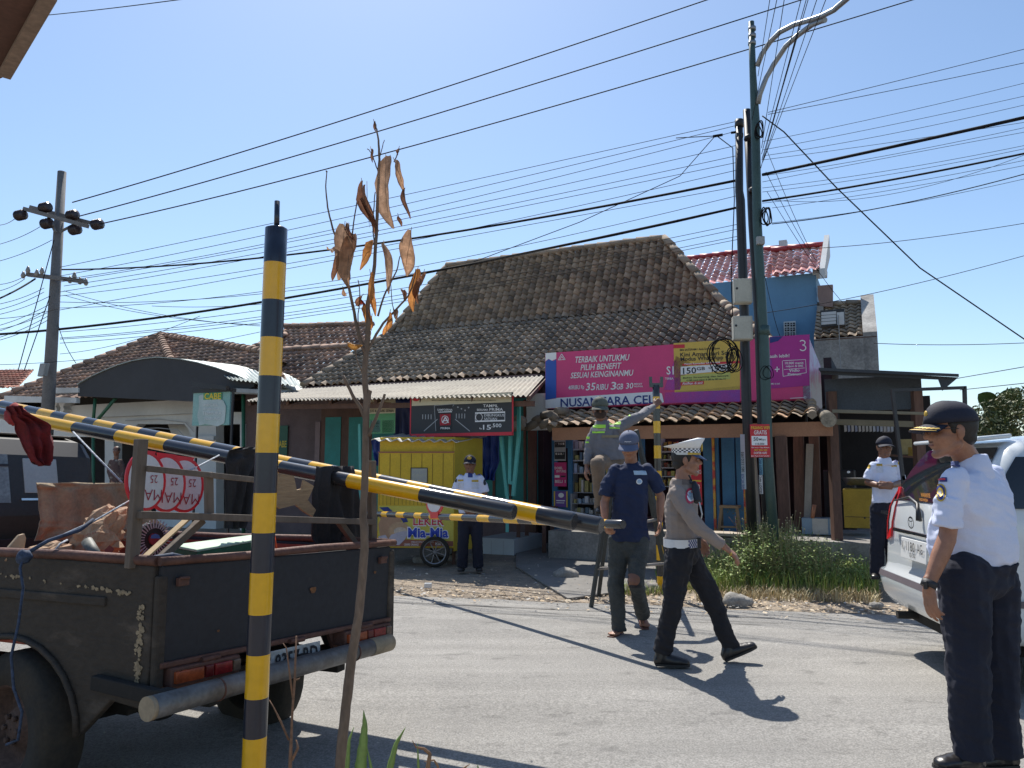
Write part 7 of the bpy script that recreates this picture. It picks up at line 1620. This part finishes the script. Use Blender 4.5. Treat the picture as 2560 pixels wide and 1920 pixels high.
brr([(875,700),(872,640),(874,590)],.003,.0015); brr([(916,870),(905,850),(895,800),(900,740),(895,700)],.003,.002); brr([(920,790),(930,700),(938,640),(932,560),(938,480)],.004,.002); brr([(946,430),(935,400),(928,382),(918,372)],.0028,.0018); brr([(948,400),(955,370),(961,350)],.0022,.0015); brr([(985,405),(996,380),(998,371)],.0025,.002); brr([(880,590),(890,520),(897,480)],.003,.002); brr([(905,930),(892,900),(888,870)],.003,.002); brr([(985,780),(980,750),(975,690)],.0022,.0015)
mDL=mat('dry_leaf',(1,1,1),.75,0,.25,30,.3,90,tint=True)
# dry leaves let some sunlight through
nb=mDL.node_tree; pb2=nb.nodes['Principled BSDF']; tl=nb.nodes.new('ShaderNodeBsdfTranslucent'); mxs=nb.nodes.new('ShaderNodeMixShader'); mxs.inputs[0].default_value=.45
nb.links.new(pb2.inputs['Base Color'].links[0].from_socket,tl.inputs[0]); nb.links.new(pb2.outputs[0],mxs.inputs[1]); nb.links.new(tl.outputs[0],mxs.inputs[2]); nb.links.new(mxs.outputs[0],nb.nodes['Material Output'].inputs[0])
def dleaf(x0,y0,x1,y1,w_,curl,seed,tint=(.42,.26,.16)):
    A=atD(x0,y0,DS+jit(.03)); B_=atD(x1,y1,DS+jit(.05)); ax=(B_-A); L=ax.length; ax/=L; r=random.Random(seed); ang=r.uniform(-.5,.5); sd=V((math.cos(ang),math.sin(ang),0)); sd=(sd-ax*sd.dot(ax)).normalized(); nn=ax.cross(sd)
    W_=w_/FPX*DS*1.45; m=M(); nl,nw=14,8; rows=[]
    for i in range(nl+1):
        s_=i/nl; ww=W_*(math.sin(math.pi*min(1,s_*.93+.05))**.75)*(1+.15*NZ.noise(V((s_*6,seed,0)))); row=[]
        cc=A+ax*L*s_+nn*L*.10*math.sin(s_*math.pi*1.3)+sd*L*.06*math.sin(s_*5+seed)
        for j in range(nw+1):
            t=j/nw*2-1; th_=t*curl*(1+.3*math.sin(s_*7+seed)); row.append(cc+sd*(ww*math.sin(th_)/max(curl,.3))+nn*(ww*(1-math.cos(th_))/max(curl,.3)+.10*ww*math.sin(s_*22+t*3+seed)*abs(t)))
        g=1+.25*NZ.noise(V((s_*4,seed,2))); rows.append(m.add(row))
    for i in range(nl):
        for j in range(nw):
            g=.8+.35*NZ.noise(V((i*.5,j*.7,seed)))-(.35 if j in(3,4) and False else 0); m.tint=tuple(c*g for c in tint)
            m.face((rows[i]+j,rows[i]+j+1,rows[i+1]+j+1,rows[i+1]+j),True)
    o=sp.part('leaf',m,mDL); 
    m=M(); m.tube([A-ax*.012,A+ax*L*.5+nn*L*.098,B_-ax*L*.1+nn*L*.08],[.0014,.0011,.0006],5); sp.part('leaf_stalk',m,mTk,o)
pal=(.52,.31,.19);org=(.66,.29,.09);gry=(.46,.29,.19);dkk=(.27,.13,.08)
for a in ((965,392,980,566,22,1.4,1,gry),(985,400,1008,478,10,1.6,2,pal),(905,452,935,580,13,1.8,3,dkk),(918,460,930,585,11,1.7,4,dkk),(862,560,850,700,22,1.3,5,gry),(845,600,838,700,13,1.6,6,dkk),(880,585,872,715,22,1.5,7,pal),(868,560,884,600,9,2,8,dkk),(1010,470,1020,545,8,2,9,dkk),(1028,575,1012,690,20,1.5,10,pal),(938,602,900,672,13,1.7,11,org),(960,608,978,730,11,1.6,12,gry),(1045,672,1035,778,16,1.7,13,org),(1060,680,1042,760,12,1.8,14,dkk),
    (925,680,935,790,12,2,15,org),(905,740,890,765,10,2,16,dkk),(915,760,918,820,11,1.8,17,org),(930,790,928,825,8,2,18,org),(975,780,962,840,10,1.8,19,org),(985,775,992,800,9,2,20,gry),(870,858,905,866,11,1.9,21,(.65,.32,.08)),(858,722,862,742,6,1.6,22,pal),(1005,725,1010,750,8,2,23,dkk),(822,625,832,630,8,1,24,pal),(900,745,912,760,9,2,25,(.35,.05,.03)),(927,372,933,405,5,2,26,dkk),(935,305,939,330,4,2,27,dkk),(997,372,993,388,4,2,28,dkk),(996,540,1003,566,7,2,29,dkk)):
    dleaf(*a)
# dry stalks by the post
dt=Thing('dry_stalk','brown dry weed stalks between the striped post and the sapling','dead plant',atR(720,3.1,0))
def stalk(th,pts,r,mt,D=3.1,name='stem'): m=M(); P=[atD(p[0],p[1],D) for p in pts]; m.tube(P,[r*(1-.5*i/(len(P)-1))*(1+.2*math.sin(i*2.1)) for i in range(len(P))],7); th.part(name,m,mt)
mSk=mat('dry_stalk',(.22,.12,.07),.85,0,.3,30)
stalk(dt,[(722,2020),(726,1900),(730,1800),(733,1750),(737,1700),(741,1590)],.007,mSk); stalk(dt,[(733,1750),(725,1690),(716,1620),(707,1608)],.004,mSk); stalk(dt,[(722,1850),(700,1800),(685,1770),(673,1750)],.004,mSk); stalk(dt,[(738,1700),(746,1698),(750,1695)],.003,mSk); stalk(dt,[(730,1900),(745,1870),(740,1850)],.006,mSk)
m=M()
# aloe-like blades
ag=Thing('aloe_plant','green spiky aloe leaves rising at the bottom edge beside the sapling','plant',atR(910,2.7,0)); mAl=mat('aloe',(.20,.30,.07),.45,0,.25,6,.1,50)
def blade(th,pts,w_,D=2.7,mt=None):
    P=[atD(p[0],p[1],D) for p in pts]; m=M(); rs=[]; n=len(P); Q=[]
    for i in range(n-1):
        for k in range(4): Q.append(P[i].lerp(P[i+1],k/4))
    Q.append(P[-1]); n=len(Q)
    for i,p in enumerate(Q):
        d=(Q[min(i+1,n-1)]-Q[max(i-1,0)]).normalized(); s_=d.cross(V((.1,1,0))).normalized(); b=d.cross(s_); w2=w_/FPX*D*(1-(i/(n-1))**1.6)+.0006
        w2*=1+(.14 if i%2 else 0)
        rs.append([p+s_*w2,p+b*w2*.3,p-s_*w2,p-b*w2*.45])
    m.rings(rs,True,True); th.part('leaf',m,mt or mAl)
blade(ag,[(905,2050),(900,1930),(908,1860),(912,1810),(909,1775)],15); blade(ag,[(868,2030),(868,1920),(873,1850),(885,1817)],6); blade(ag,[(935,2030),(928,1920),(918,1870)],5); blade(ag,[(960,2040),(975,1920),(990,1860),(1014,1818)],9)
blade(ag,[(1046,2040),(1046,1920),(1044,1858)],4); blade(ag,[(1190,2010),(1196,1925),(1194,1912)],4)
db=mat('dry_brown',(.30,.17,.09),.8,0,.3,20)
blade(ag,[(1060,2040),(1068,1930),(1075,1885),(1060,1872),(1040,1868),(1030,1850)],5,2.7,db); blade(ag,[(1090,2020),(1095,1915),(1085,1900),(1060,1905)],3,2.7,db);blade(ag,[(1130,2020),(1160,1920),(1175,1910)],2.5,2.7,db)
# ================= WEEDS AROUND THE POLES =================
rw_=random.Random(21)
mGrass=mat('grass',(1,1,1),.7,0,.1,6,tint=True)
def weeds_px(m,x0,x1,ybf,n,h0,h1,cols,wd=.006,lean=.5,D0=0,D1=1.2,top=None):
    for i in range(n):
        px=rw_.uniform(x0,x1); y=ybf(px); b=atZ(px,y,.01); dd=rw_.uniform(D0,D1); b=b+V((b.x*dd/b.y,dd,0)); b.z=.0
        h=rw_.uniform(h0,h1)*(top(px) if top else 1); a=rw_.uniform(0,6.28); ln=rw_.uniform(.1,lean)*h; d=V((math.cos(a),math.sin(a),0)); s_=V((-d.y,d.x,0))*wd*rw_.uniform(.6,1.4)
        g=rw_.uniform(.7,1.3); m.tint=tuple(c*g for c in rw_.choice(cols)); mid=b+UP*h*.6+d*ln*.35; tp=b+UP*h+d*ln
        k=m.add([b-s_,b+s_,mid+s_*.8,mid-s_*.8,tp]); m.face((k,k+1,k+2,k+3)); m.face((k+3,k+2,k+4))
gc=((.20,.30,.05),(.32,.40,.08),(.16,.24,.045),(.42,.42,.14)); dc=((.45,.36,.18),(.38,.28,.15),(.5,.42,.24))
m=M(); yb=lambda x: 1478+ (8 if x<1850 else 0)+(x-1750)*.03
weeds_px(m,1745,2195,yb,6500,.08,.30,gc,.005,.7,0,2.6); weeds_px(m,1740,2200,lambda x:yb(x)+14,3200,.03,.14,dc,.004,1.2,-.1,.9); weeds_px(m,1520,1660,lambda x:1486,800,.03,.13,gc+dc,.004,.8,-.05,.5); weeds_px(m,1640,1700,lambda x:1450,300,.05,.2,gc,.005,.6,0,.8); weeds_px(m,1700,1760,lambda x:1480,400,.04,.16,gc+dc,.004,.8,-.05,.8)
struct('grass',m,mGrass,'stuff','yellow green grass and straw growing along the verge round the poles')
m=M(); mc=((.17,.27,.055),(.25,.34,.08),(.10,.17,.035),(.33,.38,.12))
prof=lambda x: 1.0 if 1870<x<2000 else (.74 if 1790<x<2090 else .48)
for i in range(1500):
    px=rw_.uniform(1755,2175) if rw_.random()<.45 else rw_.gauss(1925,55); px=max(1750,min(2180,px)); b=atZ(px,yb(px)-6,.0); dd=rw_.uniform(0,1.6); b=b+V((b.x*dd/b.y,dd,0)); h=rw_.uniform(.3,.80)*prof(px)
    a=rw_.uniform(0,6.28); ln=rw_.uniform(.05,.35)*h; d=V((math.cos(a),math.sin(a)*.6,0)); 
    m.tint=(.20,.20,.09); tp=b+UP*h+d*ln; s_=V((.0025,0,0)); m.poly([b-s_,b+s_,tp+s_*.5,tp-s_*.5])
    nl=int(12*h)+5
    for k in range(nl):
        t=rw_.uniform(.15,.95); p=b.lerp(tp,t)+V((jit(.06),jit(.06),jit(.03))); q=V((rw_.uniform(-1,1),rw_.uniform(-1,1),rw_.uniform(-.5,.5))).normalized(); w2=q.cross(UP).normalized(); L=rw_.uniform(.014,.032); g=rw_.uniform(.7,1.3); m.tint=tuple(c*g for c in rw_.choice(mc)); m.poly([p-q*L,p+w2*L*.5-UP*.004,p+q*L,p-w2*L*.5])
struct('weeds',m,mGrass,'stuff','tall flowering green weeds crowded round the feet of the poles')
m=M()
for i in range(240):
    px=rw_.gauss(1930,75); px=max(1770,min(2180,px)); b=atZ(px,yb(px)-6,.0); dd=rw_.uniform(0,1.5); b=b+V((b.x*dd/b.y,dd,0)); h=rw_.uniform(.4,.9)*prof(px); tp=b+UP*h+V((jit(.12),jit(.08),0)); s_=V((.0018,0,0)); m.tint=(.28,.27,.13); m.poly([b+UP*h*.4-s_,b+UP*h*.4+s_,tp+s_,tp-s_]); r=rw_.uniform(.006,.011); g=rw_.uniform(.7,1.1); m.tint=(.52*g,.46*g,.27*g); m.ell(tp,(r,0,0),(0,r,0),(0,0,r),5,3)
struct('seed_heads',m,mGrass,'stuff','small dry round seed heads standing above the weeds')
# small dry herb twig left of the black pole
hb_=Thing('dry_herb','thin dry herb with small dark leaves left of the black pole','plant',atR(1843,9.9,0)); m=M(); b=atR(1843,9.9,0); t_=atD(1838,1290,9.9); m.tube([b,b.lerp(t_,.5)+V((.02,0,0)),t_],[.006,.005,.003],6); m.tube([b.lerp(t_,.85),atD(1822,1292,9.9)],.003,5); hb_.part('stem',m,mSk); m=M()
for i in range(16): p=t_+V((jit(.1),jit(.05),jit(.1))); q=V((jit(1),jit(1),jit(1))).normalized(); m.tint=(.10,.09,.04); m.poly([p-q*.02,p+UP*.008,p+q*.02,p-UP*.008])
hb_.part('leaves',m,mGrass)
